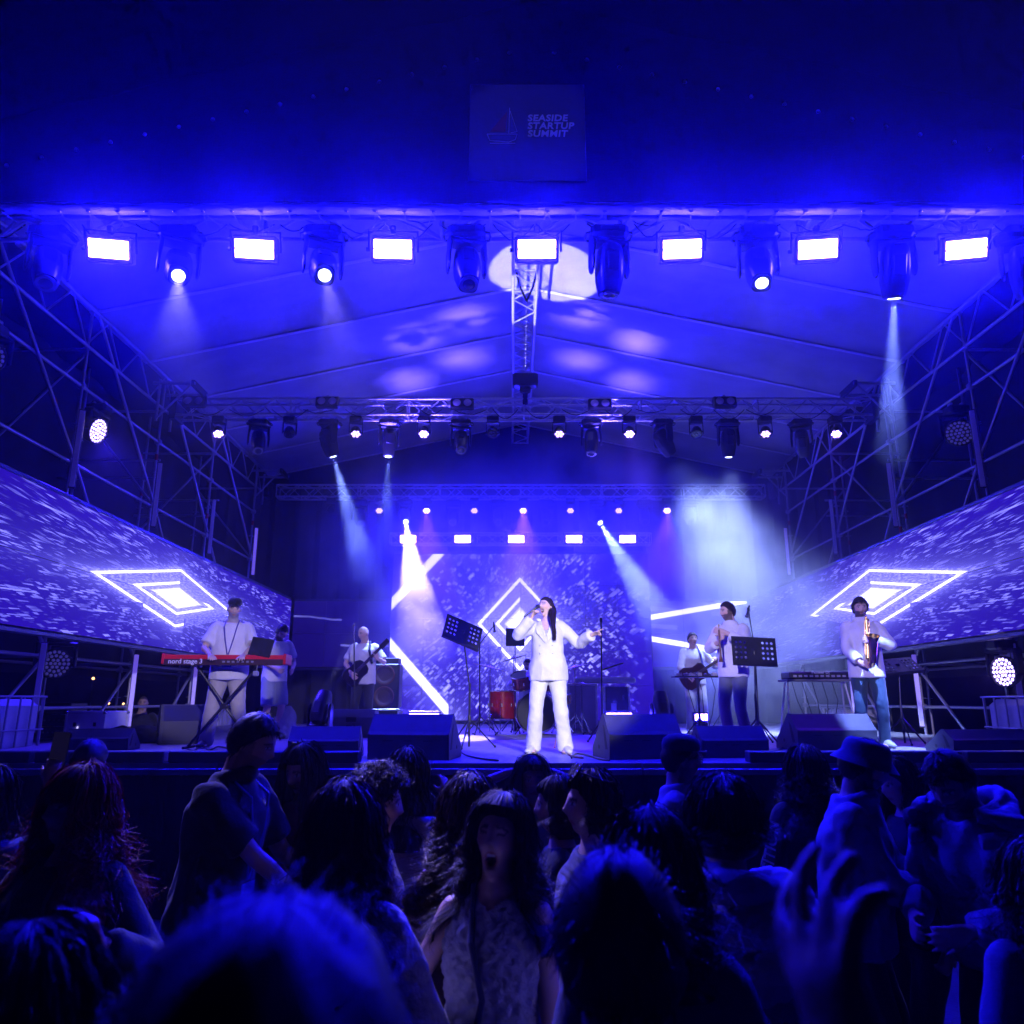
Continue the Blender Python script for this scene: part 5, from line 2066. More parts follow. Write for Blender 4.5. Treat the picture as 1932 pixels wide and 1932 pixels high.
def perf_desk(w, h, lip=0.05, holes=True):
    """perforated desk of an orchestra stand in the x-z plane, facing -y"""
    mb = MB()
    if not holes:
        return mb.bbox((0, 0, h / 2), (w, 0.012, h), 0.004)
    nxh, nzh = 9, 4
    x0, x1, z0, z1 = -w / 2, w / 2, 0, h
    cw, chh = w / (nxh + 1.0), h / (nzh + 1.6)
    xs = [x0 + cw * .5 + cw * (i + .5) for i in range(nxh)]
    zs = [z0 + chh * 1.0 + chh * (j + .5) for j in range(nzh)]
    bm = mb

    def quad(a, b, c, d):
        n = len(bm.v)
        bm.v += [(a, 0, c), (b, 0, c), (b, 0, d), (a, 0, d)]
        bm.f.append((n, n + 1, n + 2, n + 3))
        bm.mi.append(0)
    quad(x0, x1, z0, zs[0] - chh / 2)
    quad(x0, x1, zs[-1] + chh / 2, z1)
    quad(x0, xs[0] - cw / 2, zs[0] - chh / 2, zs[-1] + chh / 2)
    quad(xs[-1] + cw / 2, x1, zs[0] - chh / 2, zs[-1] + chh / 2)
    for i, x in enumerate(xs):
        for j, z in enumerate(zs):
            if 3 <= i <= 5:
                quad(x - cw / 2, x + cw / 2, z - chh / 2, z + chh / 2)
                continue
            r = min(cw, chh) * 0.30
            n = len(bm.v)
            oc = []
            for k in range(8):
                a = PI / 8 + PI / 4 * k
                bm.v.append((x + r * math.cos(a), 0, z + r * math.sin(a)))
                oc.append(n + k)
            m = len(bm.v)
            bm.v += [(x + cw / 2, 0, z + chh / 2), (x - cw / 2, 0, z + chh / 2), (x - cw / 2, 0, z - chh / 2), (x + cw / 2, 0, z - chh / 2)]
            o0, o1, o2, o3 = m, m + 1, m + 2, m + 3
            for q in ((oc[0], o0, oc[7]), (oc[0], oc[1], o0), (oc[1], oc[2], o1, o0), (oc[2], oc[3], o1), (oc[3], oc[4], o2, o1), (oc[4], oc[5], o2), (oc[5], oc[6], o3, o2), (oc[6], oc[7], o3), (oc[7], o0, o3)):
                bm.f.append(q)
                bm.mi.append(0)
    mb.bbox((0, -0.0, 0.006), (w, 0.05, 0.010), 0.002)
    return mb


def music_stand(label, base, top, w, h, tilt, yaw, roll=0, holes=True):
    """base on the deck, top = centre of the desk"""
    base, top = V(base), V(top)
    t = thing('music_stand', label, 'music stand', base)
    tripod(t, 0.32, 0.34)
    d = top - base
    MB().tube([(0, 0, 0.02), (0, 0, d.z * .55)], 0.014, 8).build('lower_tube', BLACKM, t, smooth=True)
    MB().tube([(0, 0, d.z * .5), (d.x, d.y, d.z)], 0.009, 8).build('upper_tube', BLACKM, t, smooth=True)
    M = Matrix.Translation(d) @ Matrix.Rotation(R(yaw), 4, 'Z') @ Matrix.Rotation(R(tilt), 4, 'X') @ Matrix.Rotation(R(roll), 4, 'Y') @ Matrix.Translation((0, 0, -h / 2))
    o = perf_desk(w, h, holes=holes).build('desk', BLACKM, t, M)
    md = o.modifiers.new('thick', 'SOLIDIFY') if holes else None
    if md:
        md.thickness = 0.004
    MB().bbox((0, 0.02, 0), (0.05, 0.04, 0.06), 0.008).build('tilt_joint', BLACKM, t, Matrix.Translation(d))
    return t


def mic_stand(label, base, pts, micdir=None, legs=0.30, cat='microphone stand', mic=True, group=None):
    base = V(base)
    t = thing('microphone_stand', label, cat, base, group=group)
    tripod(t, legs, 0.30)
    P_ = [V(p) - base for p in pts]
    MB().tube([(0, 0, 0.02), P_[0]], 0.011, 8).build('upright', BLACKM, t, smooth=True)
    MB().cyl(P_[0] - V((0, 0, .03)), P_[0] + V((0, 0, .03)), 0.018, 0.018, 10).build('clutch', BLACKM, t)
    if len(P_) > 1:
        MB().tube([P_[0] - (P_[1] - P_[0]) * .18, P_[1]], 0.008, 8).build('boom', BLACKM, t, smooth=True)
    e = P_[-1]
    MB().cyl(e - V((0, 0, .025)), e + V((0, 0, .025)), 0.019, 0.016, 10).build('clip', BLACKR, t)
    if mic and micdir is not None:
        d = V(micdir).normalized()
        microphone(label.replace('stand', 'stand mike').split(',')[0] + ' microphone', base + e - d * .06, base + e + d * .12)
    return t


# tablet holder beside the keyboard
tb = A(493, 1221, 9.2)
t_ = thing('tablet_stand', 'black tablet on a clamp arm in front of the keyboard player', 'tablet stand', tb)
MB().bbox((0, 0, 0), (0.27, 0.02, 0.22), 0.012).build('tablet_case', BLACKP, t_, Matrix.Rotation(R(-12), 4, 'X') @ Matrix.Rotation(R(9), 4, 'Y'))
MB().tube([(0.0, 0.0, -0.05), (-0.02, -0.03, -0.2), (-0.02, -0.05, -0.30)], 0.010, 8).build('arm', BLACKM, t_)
MB().bbox((-0.02, -0.06, -0.31), (0.06, 0.06, 0.06), 0.01).build('clamp', STEEL, t_)

# ------------------------------------------------------------------ technician behind the keyboards
tp = A(524, 1190, 11.8); tp.z = DECK
te = person('bearded man in pale T-shirt and denim shorts behind the keyboard, looking down', tp, yaw=35, H=1.74, skin=(0.58, 0.39, 0.31), lean=(0.0, -0.06), head=(10, 42, 0),
            handR=(-0.10, -0.34, 1.02), handL=(0.16, -0.34, 1.02), beard=1.0, scalp=0.9, haircol=(0.03, 0.022, 0.018), feet=((0.11, 0), (-0.11, 0.04)))
shirt(te, (0.70, 0.69, 0.68), 0.55, -0.10, 0.024)
trousers(te, (0.26, 0.29, 0.38), 0.8, 1.12, name='shorts')
shoes(te, (0.3, 0.3, 0.32))
hair(te, 'short', (0.03, 0.022, 0.018), 0.022, 500, 5, vol=0.2, wid=0.004)

# ------------------------------------------------------------------ bass player
bp = A(690, 1190, 12.8); bp.z = DECK
ba = person('bald bass player in white T-shirt and dark jeans, head turned aside', bp, yaw=2, H=1.77, skin=(0.68, 0.46, 0.36), head=(-40, 12, 0), lean=(0.0, 0.0),
            handR=(-0.17, -0.24, 0.98), elR=(-0.9, 0.5, -0.2), poseR=dict(d=(0.5, -0.2, -0.6), palm=(0.2, 1, 0)), handL=(0.24, -0.26, 1.20), elL=(0.7, 0.3, -0.9), poseL=dict(d=(-0.2, -0.3, 0.6), palm=(-.3, .8, .2), curl=(50, 50, 50, 50)),
            scalp=0.25, haircol=(0.12, 0.08, 0.07), feet=((0.13, 0.0), (-0.12, 0.03)))
shirt(ba, (0.78, 0.77, 0.76), 0.62, -0.13, 0.028)
trousers(ba, (0.035, 0.035, 0.05), 1.0, 1.0)
shoes(ba, (0.03, 0.03, 0.03))


def guitar(label, c, direc, face, body_prof, thick, neckL, headL, cb, cn, nut=0.024, cut=True):
    """c centre of the body, direc along the neck, face = where the strings look"""
    d = V(direc).normalized()
    f = V(face)
    f = (f - d * f.dot(d)).normalized()
    sdv = d.cross(f)
    M = Matrix((( sdv.x, f.x, d.x), (sdv.y, f.y, d.y), (sdv.z, f.z, d.z))).to_4x4()
    t = thing('guitar', label, 'guitar', c)
    ringf = []
    pts = []
    for z, wl in body_prof:
        pts.append((wl, z))
    poly = [(-w_, z) for w_, z in pts] + [(w_, z) for w_, z in pts[::-1]]
    rings = []
    for y, k in ((-thick / 2, .93), (-thick / 2 + .012, 1), (thick / 2 - .012, 1), (thick / 2, .93)):
        rings.append([V((x * k, y, z * (1 if k == 1 else .97))) for x, z in poly])
    MB().rings(rings).build('body', cb, t, M, True)
    zt = body_prof[-1][1]
    nk = MB().bbox((0, thick / 2 - .004, zt - .08 + (neckL + .08) / 2), (nut * 2, 0.026, neckL + .08), 0.006).build('neck', cn, t, M)
    hd = MB().prism([(thick / 2 - .02, zt + neckL), (thick / 2 + .0, zt + neckL), (thick / 2 - .012, zt + neckL + headL), (thick / 2 - .03, zt + neckL + headL)], -.04, .04).build('headstock', cb, t, M)
    for k in range(2):
        for q in range(2 if not cut else 2):
            MB().cyl((-.055 + .11 * k, thick / 2 - .015, zt + neckL + .04 + q * .07), (-.03 + .06 * k, thick / 2 - .015, zt + neckL + .04 + q * .07), 0.010, 0.010, 8).build('tuning_peg', CHROME, hd)
    MB().bbox((0, thick / 2 + .008, -0.08), (0.09, 0.016, 0.03), 0.004).build('bridge', CHROME, t, M)
    MB().bbox((0, thick / 2 + .006, 0.04), (0.08, 0.012, 0.03), 0.004).build('pickup', BLACKP, t, M)
    st = MB()
    for k in range(4):
        x = -.022 + k * .0146
        st.tube([(x, thick / 2 + .018, -0.08), (x, thick / 2 + .012, zt + neckL)], 0.0012, 4)
    st.build('strings', CHROME, t, M)
    return t


bass_prof = [(-0.20, 0.06), (-0.18, 0.13), (-0.10, 0.165), (0.0, 0.135), (0.06, 0.13), (0.14, 0.14), (0.20, 0.10), (0.22, 0.05)]
guitar('dark bass guitar slung across the bald bass player', wpt(ba, (-0.10, -0.22, 0.98)), (0.62, -0.10, 0.62), (0.1, -1, 0.1), bass_prof, 0.045, 0.52, 0.18, mat('bass_lacquer', (0.02, 0.015, 0.018), 0.25), mat('dark_neck', (0.05, 0.03, 0.02), 0.4))
MB().tube([wpt(ba, q) - wpt(ba, (0, 0, 0)) for q in ((0.16, -0.20, 1.14), (0.10, -0.155, 1.35), (0.085, -0.02, 1.50), (-0.05, 0.12, 1.36), (-0.2, 0.05, 1.0))], 0.022, 6).build('guitar_strap', BLACKR, ba.t, Matrix.Rotation(-R(2), 4, 'Z'))

# ------------------------------------------------------------------ drummer (seated, behind the kit)
dr = person('drummer in white shirt sitting behind the singer and the red drums', (0.32, 15.3, DECK), yaw=0, H=1.74, skin=(0.5, 0.34, 0.27), crouch=0.38, head=(-20, 8, 0),
            handR=(-0.32, -0.36, 0.86), handL=(0.28, -0.38, 0.84), feet=((0.22, -0.38), (-0.24, -0.40)), kneeh=(0, -1, 0.6), scalp=0.9, beard=0.8, voxel=0.011)
shirt(dr, (0.75, 0.74, 0.74), 1.9, -0.06, 0.024)
trousers(dr, (0.03, 0.03, 0.04))
shoes(dr)
hair(dr, 'short', (0.02, 0.014, 0.012), 0.03, 300, 8, vol=0.3)
st_ = thing('drum_throne', 'round drum stool under the drummer', 'stool', (0.32, 15.35, DECK))
MB().lathe([(0.16, 0.40), (0.17, 0.44), (0.16, 0.46)], n=20).build('seat', BLACKP, st_, smooth=True)
MB().cyl((0, 0, 0.1), (0, 0, 0.41), 0.02).build('post', CHROME, st_)
tripod(st_, 0.26, 0.25, CHROME)

# ------------------------------------------------------------------ guitarist at the back
gp = A(1306, 1205, 13.5); gp.z = DECK
gu = person('guitarist in white shirt and pale trousers at the back of the stage', gp, yaw=0, H=1.72, skin=(0.65, 0.44, 0.35), head=(8, -4, 0),
            handR=(-0.16, -0.26, 0.96), elR=(-0.9, 0.4, -0.2), poseR=dict(d=(0.6, -0.1, -0.5), palm=(0.1, 1, 0)), handL=(0.34, -0.28, 1.18), elL=(0.8, 0.3, -0.9), poseL=dict(d=(-.2, -.2, .7), palm=(-.3, .8, .1), curl=(50, 50, 50, 50)),
            scalp=0.85, haircol=(0.06, 0.05, 0.045), feet=((0.12, 0), (-0.12, 0.02)))
shirt(gu, (0.76, 0.75, 0.76), 1.9, -0.10, 0.026)
trousers(gu, (0.55, 0.54, 0.55), 1.0, 1.05)
shoes(gu, (0.4, 0.4, 0.4))
hair(gu, 'short', (0.06, 0.05, 0.045), 0.03, 400, 9, vol=0.3)
arch = [(-0.25, 0.05), (-0.235, 0.13), (-0.17, 0.19), (-0.08, 0.195), (0.0, 0.15), (0.05, 0.128), (0.11, 0.135), (0.17, 0.145), (0.215, 0.115), (0.235, 0.05)]
guitar('dark archtop guitar held by the guitarist at the back', wpt(gu, (-0.06, -0.24, 0.97)), (0.70, -0.10, 0.42), (0.05, -1, 0.05), arch, 0.07, 0.42, 0.15, mat('archtop_lacquer', (0.05, 0.02, 0.012), 0.22), mat('dark_neck', (0.05, 0.03, 0.02), 0.4))
MB().tube([wpt(gu, q) - gu.t.location for q in ((0.12, -0.2, 1.05), (0.09, -0.15, 1.33), (0.07, 0.0, 1.48), (-0.08, 0.12, 1.3), (-0.22, 0.02, 1.0))], 0.018, 6).build('guitar_strap', cloth((0.10, 0.10, 0.35)), gu.t)

# ------------------------------------------------------------------ wind player
wp = A(1376, 1150, 10.0); wp.z = DECK
wi = person('wind player in white shirt and jeans, seen in profile, holding a wooden pipe', wp, yaw=-42, H=1.82, skin=(0.68, 0.46, 0.38), head=(-34, 3, 0),
            handR=(-0.02, -0.30, 1.22), elR=(-0.9, 0.2, -0.7), poseR=dict(d=(0.4, -0.5, 0.4), palm=(0.5, 0.7, 0.0), curl=(45, 45, 45, 45)), handL=(0.07, -0.32, 1.34), elL=(0.9, 0.1, -0.8), poseL=dict(d=(-0.6, -0.5, 0.15), palm=(-0.4, 0.7, 0), curl=(45, 45, 45, 45)),
            scalp=0.97, beard=0.9, haircol=(0.022, 0.016, 0.014), feet=((0.13, 0), (-0.12, 0.04)), voxel=0.0075)
shirt(wi, (0.80, 0.79, 0.80), 1.78, -0.12, 0.026, cuff=.046, collar=True)
trousers(wi, (0.16, 0.18, 0.25), 1.0, 1.0)
shoes(wi, (0.05, 0.05, 0.05))
hair(wi, 'short', (0.022, 0.016, 0.014), 0.018, 500, 10, vol=0.1)
dk = thing('wooden_pipe', 'slim dark wooden pipe held upright by the wind player', 'wind instrument', wpt(wi, (0.03, -0.385, 1.02)))
MB().lathe([(0.030, 0), (0.024, .02), (0.013, .07), (0.011, .36), (0.012, .40)], n=14).build('tube', mat('apricot_wood', (0.14, 0.05, 0.02), 0.35), dk, smooth=True)
MB().lathe([(0.004, .40), (0.006, .42), (0.012, .47)], n=10).build('reed', mat('cane', (0.5, 0.35, 0.15), 0.5), dk, smooth=True)
for k in range(6):
    MB().cyl((0, -0.0105, 0.10 + k * .04), (0, -0.013, 0.10 + k * .04), 0.004, 0.004, 8).build('finger_hole', BLACKR, dk)

# ------------------------------------------------------------------ saxophonist
xp = A(1622, 1150, 9.6); xp.z = DECK
sa = person('bearded saxophonist in white shirt and dark jeans under the ribbon screen', xp, yaw=-14, H=1.82, skin=(0.60, 0.40, 0.31), head=(0, 6, 0),
            handR=(-0.10, -0.26, 0.95), elR=(-0.95, 0.3, -0.2), poseR=dict(d=(0.6, -0.5, -0.2), palm=(0.4, 0.7, 0), curl=(45, 45, 45, 45)), handL=(0.06, -0.26, 1.22), elL=(0.9, 0.2, -0.6), poseL=dict(d=(-0.7, -0.5, 0.0), palm=(-.3, .7, 0), curl=(45, 45, 45, 45)),
            beard=1.0, scalp=0.95, haircol=(0.02, 0.013, 0.011), feet=((0.12, 0), (-0.14, 0.05)), voxel=0.0075)
shirt(sa, (0.74, 0.73, 0.74), 1.9, -0.14, 0.034, cuff=.048, wr=0.011, collar=True)
trousers(sa, (0.03, 0.06, 0.08), 1.0, 1.0)
shoes(sa, (0.35, 0.35, 0.35))
hair(sa, 'short', (0.02, 0.013, 0.011), 0.05, 800, 11, vol=0.8, wid=0.005)
BRASS = mat('lacquered_brass', (0.95, 0.62, 0.20), 0.20, 1.0)
sx = thing('saxophone', 'gold saxophone played by the bearded musician', 'saxophone', wpt(sa, (0, 0, 0)), (0, 0, R(-14)))
mo = sa.HM @ V((0, -0.105, -0.065))
pts = [mo + V((0, 0.01, 0.0)), mo + V((0, -0.06, 0.02)), mo + V((0.01, -0.10, 0.0)), mo + V((0.015, -0.12, -0.06)), mo + V((0.0, -0.13, -0.3)), mo + V((-0.02, -0.14, -0.56))]
MB().tube(pts[:4], [0.007, 0.010, 0.012, 0.014], 10).build('neck_pipe', BRASS, sx, smooth=True)
MB().tube(pts[3:], [0.015, 0.022, 0.032], 12).build('body_tube', BRASS, sx, smooth=True)
b0 = pts[-1]
bow = [b0, b0 + V((0.005, -0.03, -0.06)), b0 + V((0.02, -0.085, -0.075)), b0 + V((0.03, -0.13, -0.03)), b0 + V((0.04, -0.15, 0.08)), b0 + V((0.045, -0.165, 0.20)), b0 + V((0.05, -0.19, 0.26))]
MB().tube(bow, [0.032, 0.036, 0.038, 0.040, 0.045, 0.058, 0.080], 16, False).build('bell', BRASS, sx, smooth=True)
for k in range(11):
    p = pts[3].lerp(pts[-1], 0.08 + k * 0.085) + V((0.0, -0.03, 0))
    kk = MB().lathe([(0.013, 0), (0.013, .006), (0.008, .009)], Matrix.Rotation(R(90), 4, 'X'), 12)
    kk.build('key_cup', BRASS, sx, Matrix.Translation(p + V((0.02 * (-1) ** k, 0, 0))), True)
for k in range(3):
    MB().tube([pts[3] + V((0.025 - .025 * k, -.02, -.05)), pts[-1] + V((0.03 - .03 * k, -.035, .05))], 0.003, 5).build('key_rod', BRASS, sx)
MB().tube([sa.neck + V((0.07, 0.03, 0)), sa.neck + V((0.06, -0.10, -0.06)), pts[3].lerp(pts[-1], .3)], 0.008, 6).build('neck_strap', BLACKR, sa.t)

# dim figure standing off stage
op = A(272, 1310, 14.6); op.z = 0
of = person('dim man in dark clothes standing on the ground backstage by the white flight case', (op.x, op.y, 0.0), yaw=20, H=1.95, skin=(0.4, 0.27, 0.2), scalp=.9, voxel=0.012)
shirt(of, (0.02, 0.02, 0.025), 1.9)
trousers(of, (0.02, 0.02, 0.02))

# ================================================================== STAGE GEAR
def wedge(label, x0, x1, ybot, h, dep, yaw=0, flip=False, lite=False, zoff=0.0):
    """monitor wedge seen from behind; x0,x1,ybot in the picture give its lower back edge"""
    a, b = on_deck(x0, ybot), on_deck(x1, ybot)
    w = (b - a).length
    c = (a + b) / 2
    t = thing('monitor_wedge', label, 'stage monitor', (c.x, c.y, DECK + zoff), (0, 0, R(yaw)), 'floor monitor wedges along the stage edge')
    poly = [(0, 0), (-0.02, h * .55), (0.02, h * .62), (dep * .28, h), (dep * .36, h), (dep, h * .20), (dep, 0)]
    body = MB()
    body.prism(poly, -w / 2 + .012, w / 2 - .012)
    body.build('cabinet', BOXPAINT, t)
    for s in (-1, 1):
        e = MB()
        ins = [(p[0] * (1 if p[0] > .1 else 1), p[1]) for p in poly]
        e.prism([(p[0] + .004, p[1] + .004 if p[1] > .01 else 0) for p in poly], s * (w / 2) - .012, s * (w / 2) + .012)
        sd_ = e.build('side_panel', BOXPAINT, t)
        MB().prism([(dep * .10, h * .22), (dep * .24, h * .70), (dep * .33, h * .78), (dep * .22, h * .22)], s * (w / 2 + .008), s * (w / 2 + .015)).build('handle_slot', BLACKR, sd_)
        MB().cyl((s * (w / 2 + .010), dep * .6, h * .25), (s * (w / 2 + .016), dep * .6, h * .25), 0.02, 0.02, 12).build('socket', BLACKR, sd_)
    sl = (dep * .64, h * .80)
    L_ = math.hypot(dep * .64, h * .80)
    ang = math.atan2(h * .80, dep * .64)
    MB().bbox((0, 0, 0), (w - .06, L_ - .06, 0.016), 0.004).build('grille', GRILLE, t, Matrix.Translation((0, dep * .68, h * .60 + .004)) @ Matrix.Rotation(-ang, 4, 'X'))
    for k in range(3):
        MB().bbox((-w * .25 + k * w * .25, -0.013, h * .42), (w * .12, 0.006, 0.010), 0.002).build('back_slot', BLACKR, t)
    return t


wedge('low black wedge at the left stage edge beside the flight case', 122, 235, 1417, 0.24, 0.42, 8)
wedge('black wedge half hidden behind the smiling woman', 545, 672, 1432, 0.30, 0.46, 4)
wedge('large black wedge in front of the tilted music stand', 692, 846, 1434, 0.42, 0.58, -8)
wedge('large black wedge on the singer\'s other side by the straight microphone stand', 1150, 1290, 1433, 0.42, 0.58, 10)
wedge('black wedge in front of the wind player behind the cap', 1325, 1452, 1430, 0.30, 0.46, 6)
wedge('large black wedge behind the bucket hat', 1505, 1660, 1416, 0.40, 0.56, 6)
wedge('black wedge at the right stage edge by the white tank', 1795, 1960, 1420, 0.24, 0.46, 8)

# grey box speaker on its back, left
gsp = on_deck(661, 1392)
t_ = thing('speaker_box', 'grey box speaker with recessed handle in front of the bass player', 'speaker', gsp)
MB().prism([(0, 0), (-.01, .30), (.06, .42), (.40, .42), (.40, 0)], -.35, .35).build('cabinet', mat('grey_speaker', (0.10, 0.10, 0.11), 0.6, var=.1), t_)
MB().bbox((0, -.012, .27), (.16, .02, .07), 0.01).build('handle_cup', BLACKR, t_)
MB().bbox((0, -.012, .12), (.14, .015, .14), 0.01).build('connector_plate', BLACKR, t_)

# drum fill monitor lying at left
dm = on_deck(342, 1404)
t_ = thing('side_monitor', 'angular monitor speaker with glossy face beside the keyboard player', 'stage monitor', dm, (0, 0, R(28)))
MB().prism([(0, 0), (0, .30), (.10, .50), (.36, .50), (.50, .20), (.50, 0)], -.28, .28).build('cabinet', BOXPAINT, t_)
MB().prism([(-.006, .03), (-.006, .29), (.09, .485), (.10, .48), (.006, .29), (.006, .03)], -.24, .24).build('grille', mat('glossy_grille', (0.05, 0.05, 0.06), 0.25, .3), t_)

# white flight case with a sticker
fc = A(182, 1372, 11.6); fc.z = DECK
t_ = thing('flight_case', 'white laminated flight case with metal edges standing at the left', 'flight case', fc, (0, 0, R(-10)))
MB().bbox((0, 0, .20), (0.62, .5, .40), .008).build('case_body', WHITEP, t_)
for s in (-1, 1):
    for z in (0.01, .39):
        MB().bbox((0, s * .25, z), (.64, .03, .03), .004).build('edge_rail', ALU, t_)
    for s2 in (-1, 1):
        MB().bbox((s * .31, s2 * .25, .2), (.03, .03, .40), .004).build('edge_rail', ALU, t_)
        for z in (0.02, .38):
            MB().ball((s * .30, s2 * .245, z), .032, 10, 6).build('ball_corner', CHROME, t_)
    MB().bbox((s * .16, -.255, .22), (.05, .012, .06), .004).build('latch', CHROME, t_)
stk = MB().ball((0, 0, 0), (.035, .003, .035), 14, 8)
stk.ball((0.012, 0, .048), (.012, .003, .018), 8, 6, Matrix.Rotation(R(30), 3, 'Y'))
stk.build('sticker', emis('glowing_sticker', (.5, .45, 1), 1.6), t_, Matrix.Translation((-.12, -.257, .13)))  # bright look of the sticker put in as emission
eq = thing('gear_rack', 'dark stacked gear rack beside the white flight case', 'equipment rack', A(118, 1375, 11.8) * 1.0)
eq.location.z = DECK
for k in range(3):
    MB().bbox((0, 0, .10 + k * .17), (.42, .45, .16), .01).build('rack_unit', BLACKP, eq)
    for q in range(5):
        MB().cyl((-.15 + q * .07, -.225, .10 + k * .17), (-.15 + q * .07, -.24, .10 + k * .17), .012, .012, 8).build('rack_knob', GREYP, eq)
dr_ = thing('black_cloth_heap', 'heap of crumpled black cloth on the deck by the flight case', 'cloth', A(250, 1390, 10.6))
dr_.location.z = DECK
hp_ = MB()
for k in range(9):
    rn = random.Random(k)
    hp_.ball((rn.uniform(-.45, .45), rn.uniform(-.2, .2), .06), (rn.uniform(.15, .3), .2, rn.uniform(.08, .17)), 14, 8)
hme = remesh(hp_, .02, 2)
wrinkle(hme, .03, 5, 2.0, (1, 1, 1))
hme.materials.clear(); hme.materials.append(DARKCLOTH)
part('folds', hme, dr_)
# plastic bag beside technician
pb = thing('plastic_bag', 'crumpled clear plastic bag hanging beside the technician', 'plastic bag', A(538, 1372, 11.9))
pb.location.z = DECK
hp_ = MB(); hp_.ball((0, 0, .24), (.15, .13, .24), 20, 14)
hme = remesh(hp_, .014, 1); wrinkle(hme, .03, 9, 4.0, (1, 1, .6))
hme.materials.clear(); hme.materials.append(mat('film_plastic', (.7, .7, .75), .15, 0, .7, alpha=.45))
part('film', hme, pb)

# bass cabinet on a rack
bc = A(727, 1345, 13.6); bc.z = DECK
t_ = thing('bass_cabinet', 'tall bass cabinet with two round speakers behind the bass player', 'amplifier', (bc.x, bc.y, DECK + .42))
MB().bbox((0, 0, .38), (.50, .42, .74), .02).build('cabinet', BLACKP, t_)
for z in (.20, .56):
    l = MB().lathe([(.001, -.02), (.05, -.03), (.06, -.02), (.13, .01), (.155, .012), (.16, .0)], Matrix.Rotation(R(90), 4, 'X'), 24).build('speaker_cone', mat('cone_paper', (.035, .016, .016), .5), t_, Matrix.Translation((0, -.215, z)), True)
    MB().torus((0, 0, 0), .16, .012, Matrix.Rotation(R(90), 3, 'X'), 24, 6).build('speaker_ring', mat('orange_ring', (.12, .04, .025), .4), l)
MB().bbox((0, 0, .80), (.44, .36, .10), .01).build('amplifier_head', BLACKP, t_)
r_ = thing('amp_rack_case', 'low rack flight case under the bass cabinet', 'flight case', (bc.x, bc.y, DECK))
MB().bbox((0, 0, .21), (.54, .5, .40), .01).build('case_body', BLACKP, r_)
for s in (-1, 1):
    MB().bbox((s * .26, -.25, .21), (.03, .03, .40), .004).build('edge_rail', ALU, r_)
    MB().bbox((0, -.25, .21 + s * .19), (.54, .03, .03), .004).build('edge_rail', ALU, r_)
for k in range(2):
    MB().bbox((-.11 + .22 * k, -.255, .17), (.10, .006, .12), .003).build('arrow_label', WHITEP, r_)

# ------------------------------------------------------------------ drums
RED = mat('red_sparkle_shell', (.20, .008, .011), .18, .2, var=.15, vscale=60)
SKINW = mat('drum_head', (.70, .70, .70), .5)
DBLK = mat('black_drum_head', (.014, .014, .017), .3)


def drum(t, c, r, dep, axis, m, head_m, lugs=8, name='shell'):
    c, ax = V(c), V(axis).normalized()
    q = Matrix.Translation(c) @ ax.to_track_quat('Z', 'Y').to_matrix().to_4x4()
    sh = MB().lathe([(r, -dep / 2), (r, dep / 2)], n=36, cap=False).build(name, m, t, q, True)
    for s in (-1, 1):
        MB().lathe([(.001, s * (dep / 2 - .004)), (r * .96, s * (dep / 2 - .004))], n=36, cap=False).build('drum_head', head_m, sh)
        MB().torus((0, 0, s * dep / 2), r + .008, .010, None, 36, 6).build('hoop', CHROME, sh, None, True)
    for k in range(lugs):
        a = 2 * PI * k / lugs
        MB().bbox((0, 0, 0), (.018, .022, min(.06, dep * .5)), .004).build('lug', CHROME, sh, Matrix.Rotation(a, 4, 'Z') @ Matrix.Translation((r + .010, 0, 0)))
    return sh


K0 = A(1014, 1385, 13.4); K0.z = DECK
bdm = thing('bass_drum', 'red bass drum with black front head and two rack toms behind the singer', 'drum', K0)
drum(bdm, (0, 0, .345), .33, .46, (-.1, -1, 0.02), RED, DBLK, 8)
drum(bdm, (-.27, -.05, .88), .165, .22, (-.15, -.45, 1), RED, SKINW, 6)
drum(bdm, (.14, -.02, .88), .175, .22, (.1, -.45, 1), RED, SKINW, 6)
for s in (-1, 1):
    MB().tube([(s * .24, -.1, .18), (s * .38, -.28, .01)], .010, 6).build('spur', CHROME, bdm)
MB().tube([(0, 0, .66), (0, 0, .82)], .018, 8).build('tom_mount', CHROME, bdm)
t_ = thing('floor_tom', 'red floor tom on the left of the bass drum', 'drum', K0 + V((-.60, .0, 0)))
drum(t_, (0, 0, .48), .22, .46, (0, 0, 1), RED, SKINW, 8)
for k in range(3):
    a = 2 * PI * k / 3 + .4
    MB().tube([(.215 * math.cos(a), .215 * math.sin(a), .55), (.215 * math.cos(a), .215 * math.sin(a), .01)], .008, 6).build('leg', CHROME, t_)
t_ = thing('snare_drum', 'orange wooden snare drum beside the bass drum', 'drum', K0 + V((.42, .15, 0)))
drum(t_, (0, 0, .58), .17, .15, (0, -.1, 1), mat('orange_wood_shell', (.45, .16, .06), .3), SKINW, 8)
tripod(t_, .22, .30, CHROME)
MB().tube([(0, 0, .1), (0, 0, .50)], .012, 8).build('post', CHROME, t_)
CYM = mat('bronze_cymbal', (.62, .52, .42), .38, .6)
